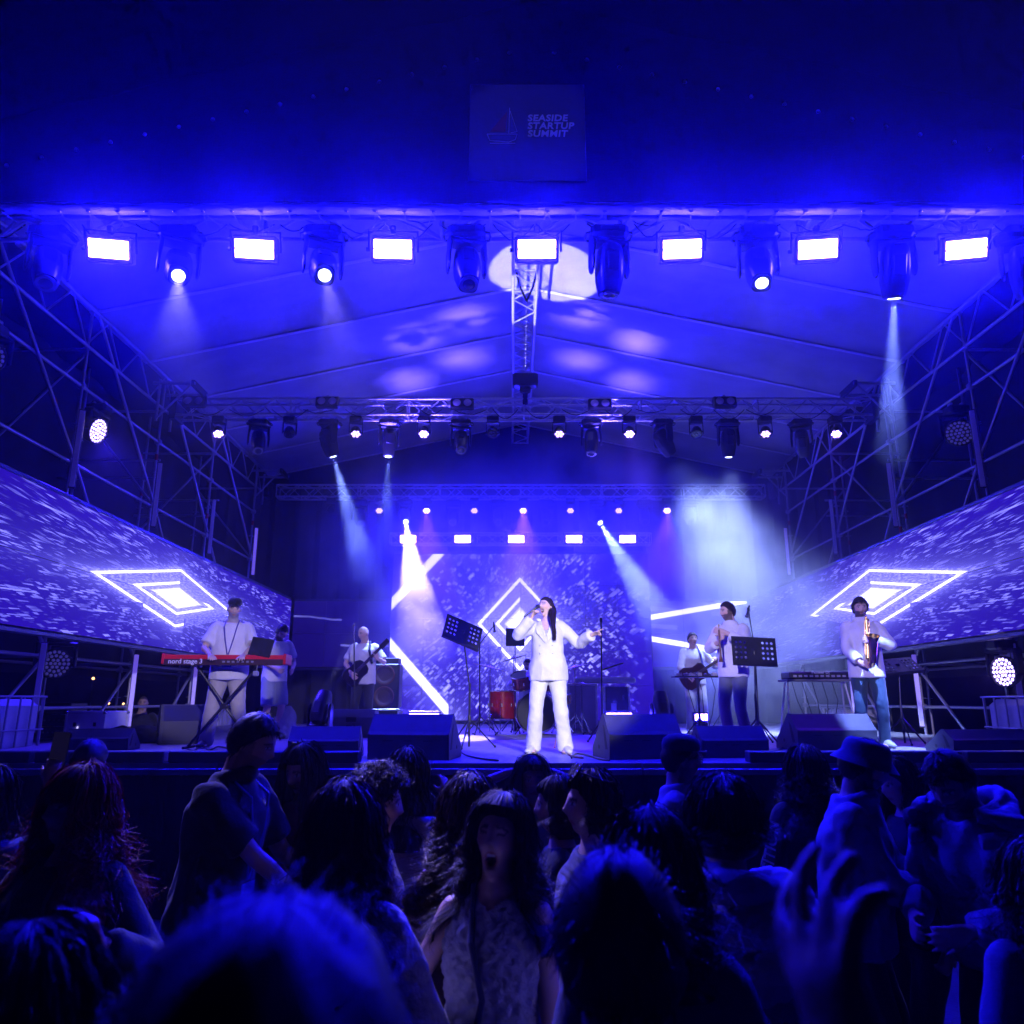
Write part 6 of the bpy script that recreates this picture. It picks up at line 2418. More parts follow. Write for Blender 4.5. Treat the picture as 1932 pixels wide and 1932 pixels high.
for i, (dx, dy, z, r, tx, lab) in enumerate(((-.80, -.25, 1.10, .30, 14, 'large cymbal on a stand at the left of the drums'), (-.40, .3, 1.28, .23, -16, 'small cymbal on a stand behind the rack toms'), (.66, .1, 1.12, .25, -14, 'cymbal on a stand half behind the singer'), (.75, -.1, .82, .17, 4, 'pair of hi-hat cymbals beside the snare drum'))):
    t_ = thing('cymbal_stand', lab, 'cymbal', K0 + V((dx, dy, 0)))
    tripod(t_, .28, .30, CHROME, .9)
    MB().tube([(0, 0, .05), (0, 0, z)], .011, 8).build('upright', CHROME, t_)
    for q in ((0, .012) if i == 3 else (0,)):
        MB().lathe([(.008, z + .028 + q), (.035, z + .024 + q), (.05, z + .012 + q), (r * .6, z + .004 + q), (r, z - .006 + q), (r, z - .008 + q), (.05, z + .008 + q)], None, 36, False).build('cymbal', CYM, t_, Matrix.Translation((0, 0, z)) @ Matrix.Rotation(R(tx), 4, 'Y') @ Matrix.Translation((0, 0, -z)), True)
    MB().cyl((0, 0, z + .02), (0, 0, z + .06), .009, .009, 8).build('wing_nut', CHROME, t_)

# ------------------------------------------------------------------ cases and keyboard table right of the drums
kc2 = A(1124, 1385, 14.4); kc2.z = DECK
t_ = thing('tall_flight_case', 'tall metal-edged flight case to the right of the drums', 'flight case', kc2 + V((-.25, 0, 0)))
MB().bbox((0, 0, .42), (.50, .5, .84), .01).build('case_body', mat('case_silver', (.35, .35, .38), .35, .6, var=.1), t_)
for s in (-1, 1):
    MB().bbox((s * .25, -.25, .42), (.035, .035, .86), .005).build('edge_rail', ALU, t_)
    MB().bbox((0, -.25, .42 + s * .41), (.50, .035, .035), .005).build('edge_rail', ALU, t_)
t_ = thing('upright_case', 'black upright case with paper label to the right of the drums', 'flight case', kc2 + V((.38, .05, 0)))
MB().bbox((0, 0, .40), (.46, .45, .80), .01).build('case_body', BLACKP, t_)
MB().bbox((-.06, -.23, .42), (.10, .006, .18), .002).build('paper_label', WHITEP, t_)
for s in (-1, 1):
    MB().bbox((s * .22, -.225, .40), (.03, .03, .80), .005).build('edge_rail', ALU, t_)
    MB().bbox((.12, -.235, .30 + .3 * (s > 0)), (.03, .02, .09), .006).build('catch', CHROME, t_)
t_ = thing('silver_keyboard_case', 'long silver keyboard resting across the upright cases', 'keyboard', kc2 + V((.18, -.05, .86)))
MB().bbox((0, 0, .05), (1.10, .34, .10), .02).build('body', mat('silver_lacquer', (.6, .6, .62), .3, .6), t_)
MB().bbox((0, -.05, .105), (1.0, .14, .012), .003).build('white_keys', WHITEP, t_)
MB().bbox((.25, .06, .19), (.42, .16, .03), .01).build('tilted_module', BLACKP, t_, Matrix.Rotation(R(-18), 4, 'Y') @ Matrix.Translation((0, 0, .05)))

# ------------------------------------------------------------------ stands
b_ = on_deck(885, 1412)
music_stand('tilted black perforated music stand to the left of the singer', b_, A(873, 1193, b_.y + .05), .50, .34, -22, 30, 22)
b_ = A(972, 1385, 14.3); b_.z = DECK
music_stand('small black music stand with dark cloth in front of the screen diamond', b_, A(972, 1202, 13.9), .34, .33, -8, 0, 0, False)
b_ = on_deck(1432, 1412)
music_stand('black perforated music stand in front of the wind player', b_, A(1423, 1229, b_.y), .54, .36, -12, 0, 3)
b_ = on_deck(1708, 1405)
music_stand('black perforated music stand beside the saxophonist', b_, A(1695, 1256, b_.y), .58, .32, -52, 4, -8)
b_ = A(1136, 1385, 10.6); b_.z = DECK
mic_stand('straight black microphone stand, empty, to the right of the singer', b_, [A(1134, 1170, 10.6)], None, .24, mic=False)
b_ = A(905, 1385, 13.2); b_.z = DECK
mic_stand('boom microphone stand over the drums left of the small music stand', b_, [A(905, 1215, 13.2), A(932, 1180, 13.0)], (0.1, 0, -1))
b_ = on_deck(1440, 1405)
mic_stand('boom microphone stand above the wind player', b_ + V((.05, .3, 0)), [A(1424, 1225, b_.y + .3), A(1412, 1150, b_.y + .1)], (-.3, -.1, -.9), .2)
b_ = on_deck(1634, 1408)
mic_stand('boom microphone stand aimed at the saxophone', b_, [A(1632, 1245, b_.y), A(1622, 1205, b_.y + .2)], (-.35, .3, -.4), .26)
b_ = A(670, 1375, 12.2); b_.z = DECK
mic_stand('thin straight microphone stand beside the bass player', b_, [A(668, 1180, 12.2)], None, .22, mic=False)
b_ = A(1027, 1385, 13.0); b_.z = DECK
# small effects table
pt = A(1322, 1390, 11.8); pt.z = DECK
t_ = thing('effects_table', 'small stand table covered with effects and cables before the guitarist', 'table', pt)
tripod(t_, .28, .30)
MB().tube([(0, 0, .02), (0, 0, .88)], .018, 8).build('post', BLACKM, t_)
MB().bbox((-.02, 0, .90), (.70, .32, .025), .006).build('table_top', BLACKP, t_)
for k in range(6):
    rn = random.Random(k + 3)
    MB().bbox((-.28 + k * .105, rn.uniform(-.06, .06), .935), (.07, .12, rn.uniform(.03, .06)), .008).build('effect_box', mat('box_%d' % (k % 3), ((.3, .3, .32), (.12, .1, .2), (.5, .48, .5))[k % 3], .4, .4), t_, Matrix.Rotation(0, 4, 'Z'))
cb_ = MB()
for k in range(4):
    rn = random.Random(k)
    cb_.tube([(-.3 + .2 * k, -.1, .96), (-.25 + .2 * k, -.2, .93), (-.2 + .2 * k, -.24, .7), (-.1 + .12 * k, -.2, .35), (.05, -.1, .02)], .006, 5)
cb_.build('cables', BLACKR, t_)
# dj table
dj = A(1547, 1395, 11.6); dj.z = DECK
t_ = thing('mixer_table', 'trestle table with a black mixing console behind the music stands', 'table', dj)
MB().bbox((0, 0, .84), (.95, .42, .03), .005).build('table_top', GREYP, t_)
for s in (-1, 1):
    for s2 in (-1, 1):
        MB().tube([(s * .42, s2 * .05, .82), (s * .50, s2 * .22, .01)], .014, 6).build('leg', STEEL, t_)
o_ = MB().bbox((0, -.02, .91), (.88, .36, .10), .012).build('console', BLACKP, t_)
for k in range(10):
    MB().bbox((-.36 + k * .08, -.205, .90), (.05, .01, .03), .003).build('button_row', mat('console_button', (.35, .33, .4), .4), o_)
part('lettering', text_mesh('Pioneer Dj', .06, mat('white_print', (0.8, 0.8, 0.82), 0.5), .001), t_, Matrix.Translation((.02, -.203, .935)) @ Matrix.Rotation(R(90), 4, 'X'))
cb_ = MB()
for k in range(5):
    cb_.tube([(-.3 + .15 * k, .1, .82), (-.28 + .15 * k, 0, .55), (-.2 + .1 * k, -.1, .25), (-.3 + .1 * k, -.15, .01)], .006, 5)
cb_.build('cables', BLACKR, t_)

# ------------------------------------------------------------------ liquid tanks in cages beside the stage
for i, (x, y, Y, lab) in enumerate(((12, 1330, 9.6, 'white plastic liquid tank in a steel cage at the left picture edge'), (1925, 1350, 10.4, 'white plastic liquid tank in a steel cage at the right picture edge'), (500, 1330, 18.2, 'white plastic liquid tank in a steel cage far behind the keyboard player'), (1700, 1335, 17.0, 'white plastic liquid tank in a steel cage behind the saxophonist'))):
    c = A(x, y, Y)
    if i < 2:
        c.x += -.35 if i == 0 else .35
    else:
        c.x = AX + (-7.3 if i == 2 else 7.2)
    t = thing('liquid_tank', lab, 'tank', (c.x, c.y, 0.55 if i > 1 else 0.75), group='caged liquid tanks')
    MB().bbox((0, 0, .62), (.98, .98, 1.0), .08).build('bottle', mat('tank_plastic', (.68, .68, .70), .4, 0, .4), t)
    MB().bbox((0, 0, .06), (1.1, 1.1, .10), .01).build('pallet', GREYP, t)
    MB().bbox((0, 0, -.36 if i < 2 else -.27), (1.08, 1.08, .74 if i < 2 else .55), .02).build('plinth', BLACKP, t)
    for k in range(5):
        for s in (-1, 1):
            rod('cage_bar', (-.48 + .24 * k, s * .52, .1), (-.48 + .24 * k, s * .52, 1.15), .012, STEEL, t, n=6)
            rod('cage_bar', (s * .52, -.48 + .24 * k, .1), (s * .52, -.48 + .24 * k, 1.15), .012, STEEL, t, n=6)
    for z in (.35, .75, 1.15):
        for s in (-1, 1):
            rod('cage_rail', (-.53, s * .52, z), (.53, s * .52, z), .012, STEEL, t, n=6)
            rod('cage_rail', (s * .52, -.53, z), (s * .52, .53, z), .012, STEEL, t, n=6)

# ------------------------------------------------------------------ cables on the deck
CBL = [('dark red cable looping on the deck at the singer\'s feet', [(1046, 1412), (1053, 1406), (1064, 1416), (1078, 1428), (1100, 1432)], (.25, .02, .03)),
       ('black cable curling beside the singer\'s feet', [(1078, 1432), (1086, 1424), (1105, 1426), (1130, 1434), (1150, 1437)], (.012, .012, .014)),
       ('thin cable running from the wedge to the stage edge', [(860, 1410), (875, 1424), (900, 1432), (940, 1437)], (.012, .012, .014)),
       ('black cable tangle under the keyboard', [(350, 1412), (365, 1418), (380, 1408), (395, 1417), (412, 1410), (440, 1416)], (.012, .012, .014)),
       ('black cable near the foot of the perforated stand by the wind player', [(1462, 1424), (1480, 1412), (1500, 1420), (1530, 1416)], (.012, .012, .014))]
for lab, pts, c in CBL:
    P_ = [on_deck(*q) + V((0, 0, .010 + (.12 if (i == 1 and 'red' in lab) else 0))) for i, q in enumerate(pts)]
    Q, _ = catmull(P_, [(0,)] * len(P_), 6)
    o = MB().tube(Q, .009, 6).build('cable', cloth(c, .5), None, None, True)
    tag(o, lab, 'cable')

# little far lights beyond the scaffold, left
for i, (x, y, Y) in enumerate(((176, 1280, 60), (205, 1327, 70), (233, 1328, 75), (200, 1350, 62), (262, 1348, 66))):
    c = A(x, y, Y)
    t = thing('street_lamp', '%s tiny warm lamp from the left, far off in the dark beyond the scaffold' % ORD[i], 'street lamp', (c.x, c.y, 0), group='far warm lamps')
    MB().tube([(0, 0, 0), (0, 0, max(.4, c.z))], .05, 6).build('post', BLACKM, t)
    MB().ball((0, 0, max(.4, c.z)), .10, 10, 8).build('lamp_head', emis('warm_lamp', (1.0, .45, .15), 6.0), t)

# ================================================================== THE CROWD
def crowd(label, x, ytop, Y, yaw, hairgap=0.03, dX=0.0, **kw):
    p = A(x, ytop, Y)
    H = p.z - hairgap
    b = (p.x + dX, Y, 0)
    return person(label, b, yaw=yaw, H=H, **kw)


NAVY = (0.015, 0.018, 0.035)
BLK = (0.012, 0.012, 0.014)
DHAIR = (0.018, 0.011, 0.009)


def dress(P, top, sleeve=1.9, legs=BLK, ease=0.026, hem=-0.08, m=None, wr=0.013, name='top', **kw):
    shirt(P, top, sleeve, hem, ease, name=name, m=m, wr=wr, **kw)
    trousers(P, legs, vox=0.018)
    shoes(P)


HNG = dict(curl=(40, 45, 48, 50))
# a: phone raised at the left edge
pa = crowd('person in dark blue jacket at the left edge raising a phone, seen from behind', -14, 1432, 3.2, 176, voxel=0.009, handR=(-0.17, -0.16, 1.66), elR=(-0.5, -0.2, -1), poseR=dict(d=(0.05, -0.1, 1), palm=(0.2, -1, 0), curl=(35, 40, 45, 50)), fem=True)
dress(pa, (0.05, 0.06, 0.12), 1.75, ease=0.04)
hair(pa, 'long', DHAIR, 0.28, 500, 21, vol=0.6)
pw_ = wpt(pa, pa.arm[-1][2] + V((0.0, -0.035, 0.135)))
phone('dark phone held up at the left edge of the crowd', pw_, Matrix.Rotation(R(5), 3, 'Y'), (0.03, 0.03, 0.04))
# b
pb_ = crowd('dark-haired head low against the stage edge at the left', 172, 1383, 4.3, 172, voxel=0.011)
dress(pb_, BLK)
hair(pb_, 'short', DHAIR, 0.03, 500, 22, vol=0.5)
# c: red-haired woman
pc = crowd('woman with long wavy red hair and fringe in dark hoodie, both fists raised', 158, 1430, 2.55, -8, fem=True, skin=(0.50, 0.30, 0.25), head=(-20, -6, 4), voxel=0.007,
           handR=(-0.31, -0.24, 1.30), elR=(-0.6, 0.2, -1), poseR=dict(d=(0.1, -0.35, 0.8), palm=(0.4, -0.6, 0), curl=(70, 74, 76, 78), thumb=20), handL=(0.30, -0.24, 1.29), elL=(0.7, 0.2, -1), poseL=dict(d=(-0.1, -0.35, 0.8), palm=(-0.4, -0.6, 0), curl=(62, 72, 76, 78), thumb=20, side=-1), haircol=(0.10, 0.02, 0.012))
dress(pc, (0.010, 0.016, 0.030), 1.95, ease=0.045, hem=-0.12, name='hoodie')
hair(pc, 'wavy', (0.26, 0.035, 0.018), 0.34, 2200, 23, wave=0.020, freq=9, vol=1.2, fringe=True, front=0.86, wid=0.0032, spreadout=0.03)
for k in (1, -1):
    MB().tube([pc.neck + V((k * .045, -.085, -.02)), pc.neck + V((k * .055, -.165, -.10)), pc.neck + V((k * .062, -.178, -.30))], .005, 6).build('hood_string', cloth((.12, .12, .16)), pc.t)
lg = MB()
for pts in ([(-.04, 0), (.04, 0), (.03, -.03), (-.03, -.03), (-.04, 0)], [(.005, 0), (.01, .075), (-.03, .01)]):
    lg.tube([pc.neck + V((.10 + a, -.172, -.30 + b)) for a, b in pts], .002, 5)
lg.build('boat_logo', cloth((.10, .12, .20)), pc.t)
# d: man in dark shirt, profile
pd_ = crowd('tall man in dark short-sleeved shirt with lanyard, in profile, looking down', 462, 1337, 3.6, 78, skin=(0.42, 0.27, 0.21), head=(8, 20, 0), lean=(0.0, -0.08), voxel=0.0075, beard=0.6, scalp=0.9, dX=-0.09, hairgap=-0.01,
             handR=(0.10, -0.42, 0.93), elR=(-0.3, 0.9, -0.4), handL=(0.16, -0.42, 1.05), poseL=dict(d=(-.3, -1, .3)), haircol=DHAIR)
dress(pd_, BLK, 0.62, ease=0.030, hem=-0.12, name='shirt', collar=True)
hair(pd_, 'short', DHAIR, 0.028, 1100, 24, vol=0.35, wid=.004)
lanyard(pd_, (0.05, 0.06, 0.25), 0.42, (.10, .14))
# e: smiling woman with phone
pe = crowd('smiling woman with long dark hair holding up a pale phone', 585, 1388, 4.0, -14, fem=True, skin=(0.48, 0.31, 0.25), head=(-12, 16, 4), voxel=0.0075, open_=0.25, handR=(-0.22, -0.34, 1.20), elR=(-.7, .3, -.9), poseR=dict(d=(0.15, -.15, .9), palm=(.2, .95, 0), curl=(35, 38, 40, 44), side=-1))
dress(pe, (0.16, 0.03, 0.06), 1.9, ease=0.03)
hair(pe, 'long', DHAIR, 0.40, 1300, 25, vol=0.8, front=0.75, wave=.012)
pp = wpt(pe, pe.arm[-1][2] + V((0.03, -0.045, 0.10)))
phone('pale phone with camera bump in the smiling woman\'s hand', pp, Matrix.Rotation(R(10), 3, 'Y') @ Matrix.Rotation(R(180), 3, 'Z'), (0.50, 0.42, 0.45))
# g: curly man behind f
pg = crowd('man with curly dark hair in profile behind the brown-haired woman', 700, 1436, 2.95, 100, skin=(0.45, 0.3, 0.23), voxel=0.0085, head=(6, 4, 0), scalp=.9, open_=.3)
dress(pg, NAVY)
hair(pg, 'curly', (0.025, 0.016, 0.012), 0.06, 900, 26, vol=0.9, wid=.004)
# f: brown long hair, from behind
pf = crowd('woman with long brown hair in pale knitted sweater, seen from behind', 648, 1452, 2.15, 168, fem=True, voxel=0.011, hairgap=.045, handR=(-.20, -.30, 1.0))
dress(pf, (0.42, 0.40, 0.42), 1.9, ease=0.030, m=cloth((0.42, 0.40, 0.42), .9, True))
hair(pf, 'wavy', (0.075, 0.032, 0.016), 0.36, 2400, 27, vol=1.1, wave=.014, freq=7, wid=.0030, spreadout=.01, front=.9)
# h: woman with hand at her face
ph_ = crowd('woman in pale long-sleeved shirt seen from behind, one hand at her face', 765, 1402, 3.75, 150, fem=True, voxel=0.009, handR=(-0.17, -0.13, 1.50), elR=(-0.9, -0.2, -0.6), poseR=dict(d=(.2, -.1, .9), palm=(.9, 0, -.1), curl=(10, 12, 14, 18), spread=9))
dress(ph_, (0.34, 0.32, 0.36), 1.85, ease=0.040, hem=-.15, wr=.011)
hair(ph_, 'long', DHAIR, 0.34, 1100, 28, vol=0.7)
# i: curly long hair, bare arm
pi_ = crowd('woman with long curly brown hair and bare arms beside the shouting woman', 884, 1442, 2.80, 158, fem=True, skin=(0.50, 0.32, 0.26), voxel=0.008, handL=(0.30, -0.16, 0.98), elL=(0.9, 0.5, -0.3), handR=(-.2, -.25, 1.05), hairgap=.05)
dress(pi_, (0.04, 0.02, 0.03), 0.0, ease=0.012)
hair(pi_, 'wavy', (0.045, 0.020, 0.014), 0.42, 2200, 29, wave=.030, freq=14, vol=1.5, wid=.0030, spreadout=.02)
# j: shouting woman
pj = crowd('shouting woman with open mouth facing the camera in grey cable-knit top', 930, 1480, 2.40, -14, fem=True, skin=(0.52, 0.34, 0.28), head=(-4, -12, 5), voxel=0.0065, open_=1.0, hairgap=.035, lean=(0.0, 0.05), eyes_closed=True,
           handR=(-.24, -.22, .98), elR=(-.8, .5, -.5), handL=(.22, -.1, .85))
knit = mat('cable_knit', (0.42, 0.43, 0.47), 0.9, 0, .2, var=.15, vscale=20, bump=1.0, bscale=45, sheen=.2)
o_ = shirt(pj, WHITE, 0.0, -0.06, 0.016, name='knit_top', m=knit, wr=.004, wscale=8, vox=.0065)
_me = o_.data
_n = len(_me.vertices)
_co = np.empty(_n * 3, 'f'); _me.vertices.foreach_get('co', _co); _co = _co.reshape(-1, 3)
_no = np.empty(_n * 3, 'f'); _me.vertices.foreach_get('normal', _no); _no = _no.reshape(-1, 3)
_x, _z = _co[:, 0], _co[:, 2]
_d = 0.0065 * np.sin(_x * 150 + 1.6 * np.sin(_z * 95)) * (0.55 + 0.45 * np.sin(_z * 190 + 2.0 * np.sin(_x * 75)))
_co += _no * _d[:, None]
_me.vertices.foreach_set('co', _co.ravel()); _me.update()
vneck(o_, pj, .07, .10)
trousers(pj, BLK, vox=0.018)
shoes(pj)
hair(pj, 'wavy', (0.022, 0.013, 0.012), 0.36, 2000, 30, vol=0.9, front=0.95, wave=.020, freq=8, wid=.003, spreadout=.02)
MB().tube([pj.neck + V((-.06, -.03, 0)), pj.neck + V((-.03, -.15, -.12)), pj.neck + V((.01, -.178, -.25)), pj.neck + V((-.04, -.165, -.45)), pj.neck + V((-.05, -.16, -.62))], .009, 6).build('bag_strap', cloth((.03, .035, .09)), pj.t)
# k: arms over head
pk = crowd('woman with both hands on her head and long hair, near the stage edge', 1002, 1414, 4.1, 8, fem=True, voxel=0.009, handL=(0.11, 0.06, 1.66), elL=(1, 0.3, 0.0), handR=(-0.11, 0.06, 1.66), elR=(-1, 0.3, 0.0), poseL=dict(d=(-1, 0, .3), palm=(0, 0, -1), side=-1), poseR=dict(d=(1, 0, .3), palm=(0, 0, -1)))
dress(pk, (0.20, 0.19, 0.24), 0.6, ease=.03)
hair(pk, 'long', (0.03, 0.02, 0.02), 0.36, 900, 31, vol=.6)
# l: profiles facing left
pl2 = crowd('woman with short dark hair in profile beyond the one with sunglasses', 1058, 1446, 3.3, -95, fem=True, voxel=0.0085, skin=(.45, .3, .24), hairgap=.04)
dress(pl2, NAVY)
hair(pl2, 'bob', DHAIR, 0.14, 700, 32, vol=.5, front=1.25)
pl1 = crowd('woman in profile with sunglasses pushed up on her dark hair', 1118, 1432, 2.9, -82, fem=True, voxel=0.0075, skin=(.47, .31, .25), head=(0, -4, 0), hairgap=.04)
dress(pl1, (0.04, 0.04, 0.08), 0.6)
hair(pl1, 'bob', DHAIR, 0.12, 900, 33, vol=.5, front=1.25)
sg = thing('sunglasses', 'round sunglasses pushed up on the dark-haired woman\'s head', 'sunglasses', wpt(pl1, pl1.HM @ V((0, -0.062, 0.118))), (0, 0, R(-82)))
for k in (1, -1):
    l = MB().lathe([(.001, .004), (.022, .002), (.026, 0)], Matrix.Rotation(R(55), 4, 'X'), 18).build('lens', mat('sun_lens', (.02, .02, .025), .06, 0, .9), sg, Matrix.Translation((k * .031, 0, .004)), True)
    MB().torus((0, 0, 0), .027, .0035, Matrix.Rotation(R(55), 3, 'X'), 18, 6).build('rim', mat('gold_rim', (.8, .7, .5), .2, 1), l)
    MB().tube([(k * .058, 0, 0), (k * .075, .06, -.02), (k * .078, .12, -.035)], .003, 5).build('temple', BLACKP, sg)
# m: cap man
pm_ = crowd('man in cap and glasses and pale T-shirt in profile before the stage', 1272, 1374, 4.2, 72, skin=(.44, .3, .23), voxel=0.008, head=(14, 4, 0), beard=.7, scalp=.9)
dress(pm_, (0.32, 0.31, 0.36), 0.6, name='shirt', collar=True)
hair(pm_, 'short', DHAIR, 0.02, 400, 51, vol=.1)
cap(pm_, (0.03, 0.03, 0.05))
gl = MB()
for k in (1, -1):
    gl.torus(pm_.HM @ V((k * .031, -.103, .012)), .021, .0028, pm_.HM.to_3x3() @ Matrix.Rotation(R(90), 3, 'X'), 16, 5)
    gl.tube([pm_.HM @ V((k * .052, -.10, .014)), pm_.HM @ V((k * .078, -.02, .014)), pm_.HM @ V((k * .078, .02, .008))], .0025, 5)
gl.build('glasses', mat('glasses_metal', (.7, .7, .75), .2, .9), pm_.t)
# w: blurred dark head behind n
pw2 = crowd('blurred dark head with loose hair behind the short-haired foreground head', 1225, 1492, 1.75, 178, fem=True, voxel=0.012, hairgap=.05)
dress(pw2, (.06, .06, .12))
hair(pw2, 'wavy', DHAIR, 0.24, 900, 34, vol=1.2, wave=.03, wid=.003)
# n
pn_ = crowd('large blurred head with short dark hair at bottom centre foreground, seen from behind', 1166, 1562, 1.16, 180, voxel=0.012, hairgap=.035)
dress(pn_, (0.015, 0.014, 0.02))
hair(pn_, 'short', (0.014, 0.009, 0.008), 0.045, 3200, 35, vol=1.0, wid=.0026)
# o
po = crowd('person with bobbed dark hair and thrown-back lilac hood, seen from behind', 1362, 1437, 2.10, 178, fem=True, voxel=0.010, hairgap=.045, wide=1.08)
dress(po, (0.36, 0.34, 0.46), 1.95, ease=.045, name='sweatshirt')
hood(po, (0.62, 0.60, 0.72))  # hood coloured paler than the sweatshirt to look more strongly lit
hair(po, 'bob', DHAIR, 0.045, 1500, 36, vol=.9, wid=.0032, wave=.008)
# r
pr2 = crowd('woman with long dark curly hair and black jacket behind the bucket-hat man', 1516, 1392, 4.15, 175, fem=True, voxel=0.011, hairgap=.05)
dress(pr2, BLK, ease=.035, name='jacket')
hair(pr2, 'wavy', DHAIR, 0.36, 1100, 37, vol=1.2, wave=.025, freq=12)
tm = text_mesh('SITION', .075, mat('white_print', (0.8, 0.8, 0.82), 0.5), .001, .001, .2)
part('sleeve_print', tm, pr2.t, Matrix.Translation(pr2.arm[1][0].lerp(pr2.arm[1][1], .55) + V((.03, .085, 0))) @ Matrix.Rotation(PI, 4, 'Z') @ Matrix.Rotation(R(90), 4, 'X') @ Matrix.Rotation(R(78), 4, 'Z'))
# p: bucket hat
pp_ = crowd('man in denim bucket hat and pale jacket gesturing with one hand', 1578, 1384, 3.6, 62, skin=(.40, .26, .2), voxel=0.0085, head=(6, 16, 0), beard=.9, scalp=.97, hairgap=.0, lean=(0, -.05),
             handR=(0.02, -.38, 1.12), elR=(-.5, .7, -.7), poseR=dict(d=(.2, -1, .1), palm=(.6, 0, -.8), curl=(8, 40, 60, 65)), handL=(.12, -.40, 1.16), poseL=dict(d=(-.1, -1, .35), palm=(-.3, .2, -1), curl=(10, 30, 40, 50), side=-1))
dress(pp_, (0.22, 0.22, 0.28), 1.9, ease=.034, name='jacket', wr=.020, wscale=9, collar=True)
hair(pp_, 'short', DHAIR, 0.03, 500, 50, vol=.2)
cap(pp_, (0.05, 0.055, 0.10), bucket=True)
# q2, q
pq2 = crowd('woman with dark hair in profile behind the bowed man in the hooded jacket', 1700, 1412, 3.9, -80, fem=True, voxel=0.010, head=(0, 10, 0), hairgap=.04)
dress(pq2, BLK)
hair(pq2, 'long', DHAIR, 0.25, 700, 38, vol=.5, front=1.2)
pq = crowd('bearded man in pale hooded jacket bowing his head at the right', 1752, 1392, 3.35, -62, skin=(.42, .28, .22), voxel=0.008, head=(4, 36, 0), lean=(0, -.14), beard=.9, scalp=.9, dX=.20, wide=1.06, hairgap=-.02,
            handR=(-.10, -.40, 1.05), handL=(.12, -.40, 1.05))
dress(pq, (0.19, 0.185, 0.25), 1.95, ease=.042, name='jacket', wr=.019, wscale=9)
hood(pq, (0.19, 0.185, 0.25))
hair(pq, 'short', DHAIR, 0.035, 1400, 39, vol=.5, wid=.004)
# v: right edge
pv_ = crowd('person cut off by the right picture edge, fair loose hair', 1945, 1560, 2.3, 176, fem=True, voxel=0.012, hairgap=.05)
dress(pv_, (.10, .10, .18), ease=.04)
hair(pv_, 'wavy', (.05, .035, .03), 0.22, 900, 40, vol=1.1, wave=.02)
# t: left foreground head with clip
pt_ = crowd('blurred foreground head with hair clip at the lower left, seen from behind', 50, 1692, 0.98, 178, fem=True, voxel=0.012, hairgap=.04)
dress(pt_, BLK)
hair(pt_, 'long', (.018, .014, .016), 0.34, 1300, 41, vol=.7, wid=.003, wave=.006)
cl = thing('hair_clip', 'silvery hair clip on the blurred head at the lower left', 'hair clip', wpt(pt_, pt_.HM @ V((0.0, .128, .035))))
MB().bbox((0, 0, 0), (.075, .014, .030), .008).build('clip_bar', mat('clip_metal', (.6, .6, .66), .25, .9), cl, Matrix.Rotation(R(5), 4, 'Y'))
MB().tube([(.03, 0, 0), (.055, -.004, .004), (.075, 0, .002)], .007, 8).build('clip_arm', mat('clip_metal', (.6, .6, .66), .25, .9), cl)
# u: big head
pu = crowd('very large blurred head with short dark hair filling the lower left foreground', 492, 1620, 0.47, 180, voxel=0.012, hairgap=.03)
dress(pu, BLK)
hair(pu, 'short', (.008, .006, .006), 0.04, 3800, 42, vol=1.1, wid=.0024)
# s: clapping hands from the right
LX, LY, LH = 0.60, 0.16, 1.70
kq = LH / 1.75


def loc_(x, y, z):
    return ((LX - x) / kq, (LY - y) / kq, z / kq)


ps_ = person('person at the lower right foreground with blurred hands raised to clap', (LX, LY, 0), yaw=180, H=LH, voxel=0.007, skin=(.34, .2, .16),
             handR=loc_(0.310, 0.53, 1.635), elR=(-.5, -.2, -1), poseR=dict(d=(.05, -.25, .95), palm=(1, 0, .1), curl=(14, 10, 12, 18), spread=9, thumb=50, side=-1),
             handL=loc_(0.205, 0.49, 1.615), elL=(.7, -.2, -1), poseL=dict(d=(.22, -.2, .85), palm=(-.9, -.2, .1), curl=(24, 20, 24, 30), spread=12, thumb=50))
dress(ps_, BLK, 1.7)
hair(ps_, 'short', DHAIR, .04, 400, 43)

# ================================================================== HAZE AND SMOKE
hz = MB().box((0.2, 10.2, 5.6), (26, 26, 13.4)).build('haze', [])
hm_ = bpy.data.materials.new('stage_haze')
hm_.use_nodes = True
nt = hm_.node_tree
nt.nodes.clear()
ad = nt.nodes.new('ShaderNodeAddShader')
for k, (dn, g_) in enumerate(((0.0012, 0.0), (0.0045, 0.955))):
    pv = nt.nodes.new('ShaderNodeVolumePrincipled')
    pv.inputs['Color'].default_value = (0.9, 0.9, 0.9, 1)
    pv.inputs['Density'].default_value = dn
    pv.inputs['Anisotropy'].default_value = g_
    nt.links.new(pv.outputs[0], ad.inputs[k])
ou = nt.nodes.new('ShaderNodeOutputMaterial')
nt.links.new(ad.outputs[0], ou.inputs['Volume'])
hz.data.materials.clear()
hz.data.materials.append(hm_)
tag(hz, kind='stuff')


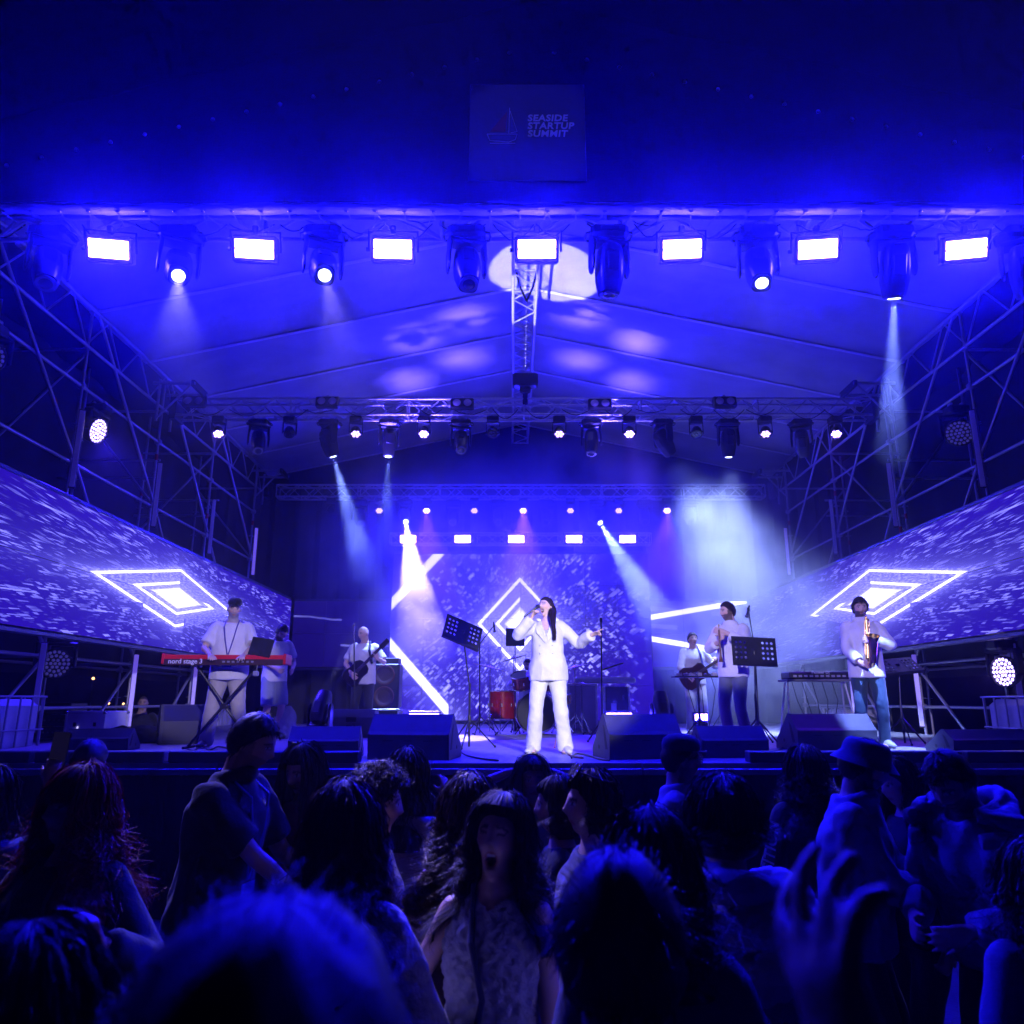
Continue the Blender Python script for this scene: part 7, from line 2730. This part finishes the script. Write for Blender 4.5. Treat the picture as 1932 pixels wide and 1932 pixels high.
def smoke(c, r, dens, seed, nscale=1.3, thr=0.40):
    m = bpy.data.materials.new('smoke_%d' % seed)
    m.use_nodes = True
    nt = m.node_tree
    nt.nodes.clear()
    S.nt = nt
    tc = nt.nodes.new('ShaderNodeTexCoord')
    ln = nt.nodes.new('ShaderNodeVectorMath')
    ln.operation = 'LENGTH'
    nt.links.new(tc.outputs['Object'], ln.inputs[0])
    rad = S(ln.outputs['Value'])
    geo = nt.nodes.new('ShaderNodeNewGeometry')
    n = nt.nodes.new('ShaderNodeTexNoise')
    n.noise_dimensions = '4D'
    n.inputs['W'].default_value = seed * 3.7
    n.inputs['Scale'].default_value = nscale
    n.inputs['Detail'].default_value = 3
    n.inputs['Distortion'].default_value = 0.6
    nt.links.new(geo.outputs['Position'], n.inputs['Vector'])
    d = ((1.0 - rad) * 2.2).clamp() * ((S(n.outputs['Fac']) - thr) * 4.0).clamp() * dens
    pv = nt.nodes.new('ShaderNodeVolumePrincipled')
    pv.inputs['Color'].default_value = (0.92, 0.92, 0.92, 1)
    pv.inputs['Anisotropy'].default_value = 0.15
    nt.links.new(d.s, pv.inputs['Density'])
    o_ = nt.nodes.new('ShaderNodeOutputMaterial')
    nt.links.new(pv.outputs[0], o_.inputs['Volume'])
    ob = MB().ball((0, 0, 0), 1.0, 24, 16).build('smoke', m)
    ob.location = c
    ob.scale = r
    tag(ob, kind='stuff')
    return ob


smoke(A(1430, 1100, 15.2), (3.4, 2.4, 3.4), 0.26, 1, 1.0, .34)
smoke(A(345, 620, 6.7), (0.8, 0.9, 1.0), 0.04, 4, 2.0, .35)
smoke(A(1690, 650, 8.0), (0.8, 1.0, 1.5), 0.09, 5, 2.0, .38)
smoke(A(660, 960, 13.6), (1.2, 1.0, 1.5), 0.10, 6)
smoke(A(990, 1040, 17.2), (5.8, 2.2, 2.8), 0.20, 7, 0.8, .30)
smoke(A(830, 1110, 16.0), (3.2, 2.2, 2.6), 0.22, 2)
smoke(A(1080, 900, 15.0), (3.0, 1.6, 1.1), 0.16, 3)
cy.volume_step_rate = 4.0
cy.volume_max_steps = 64
bpy.context.view_layer.update()
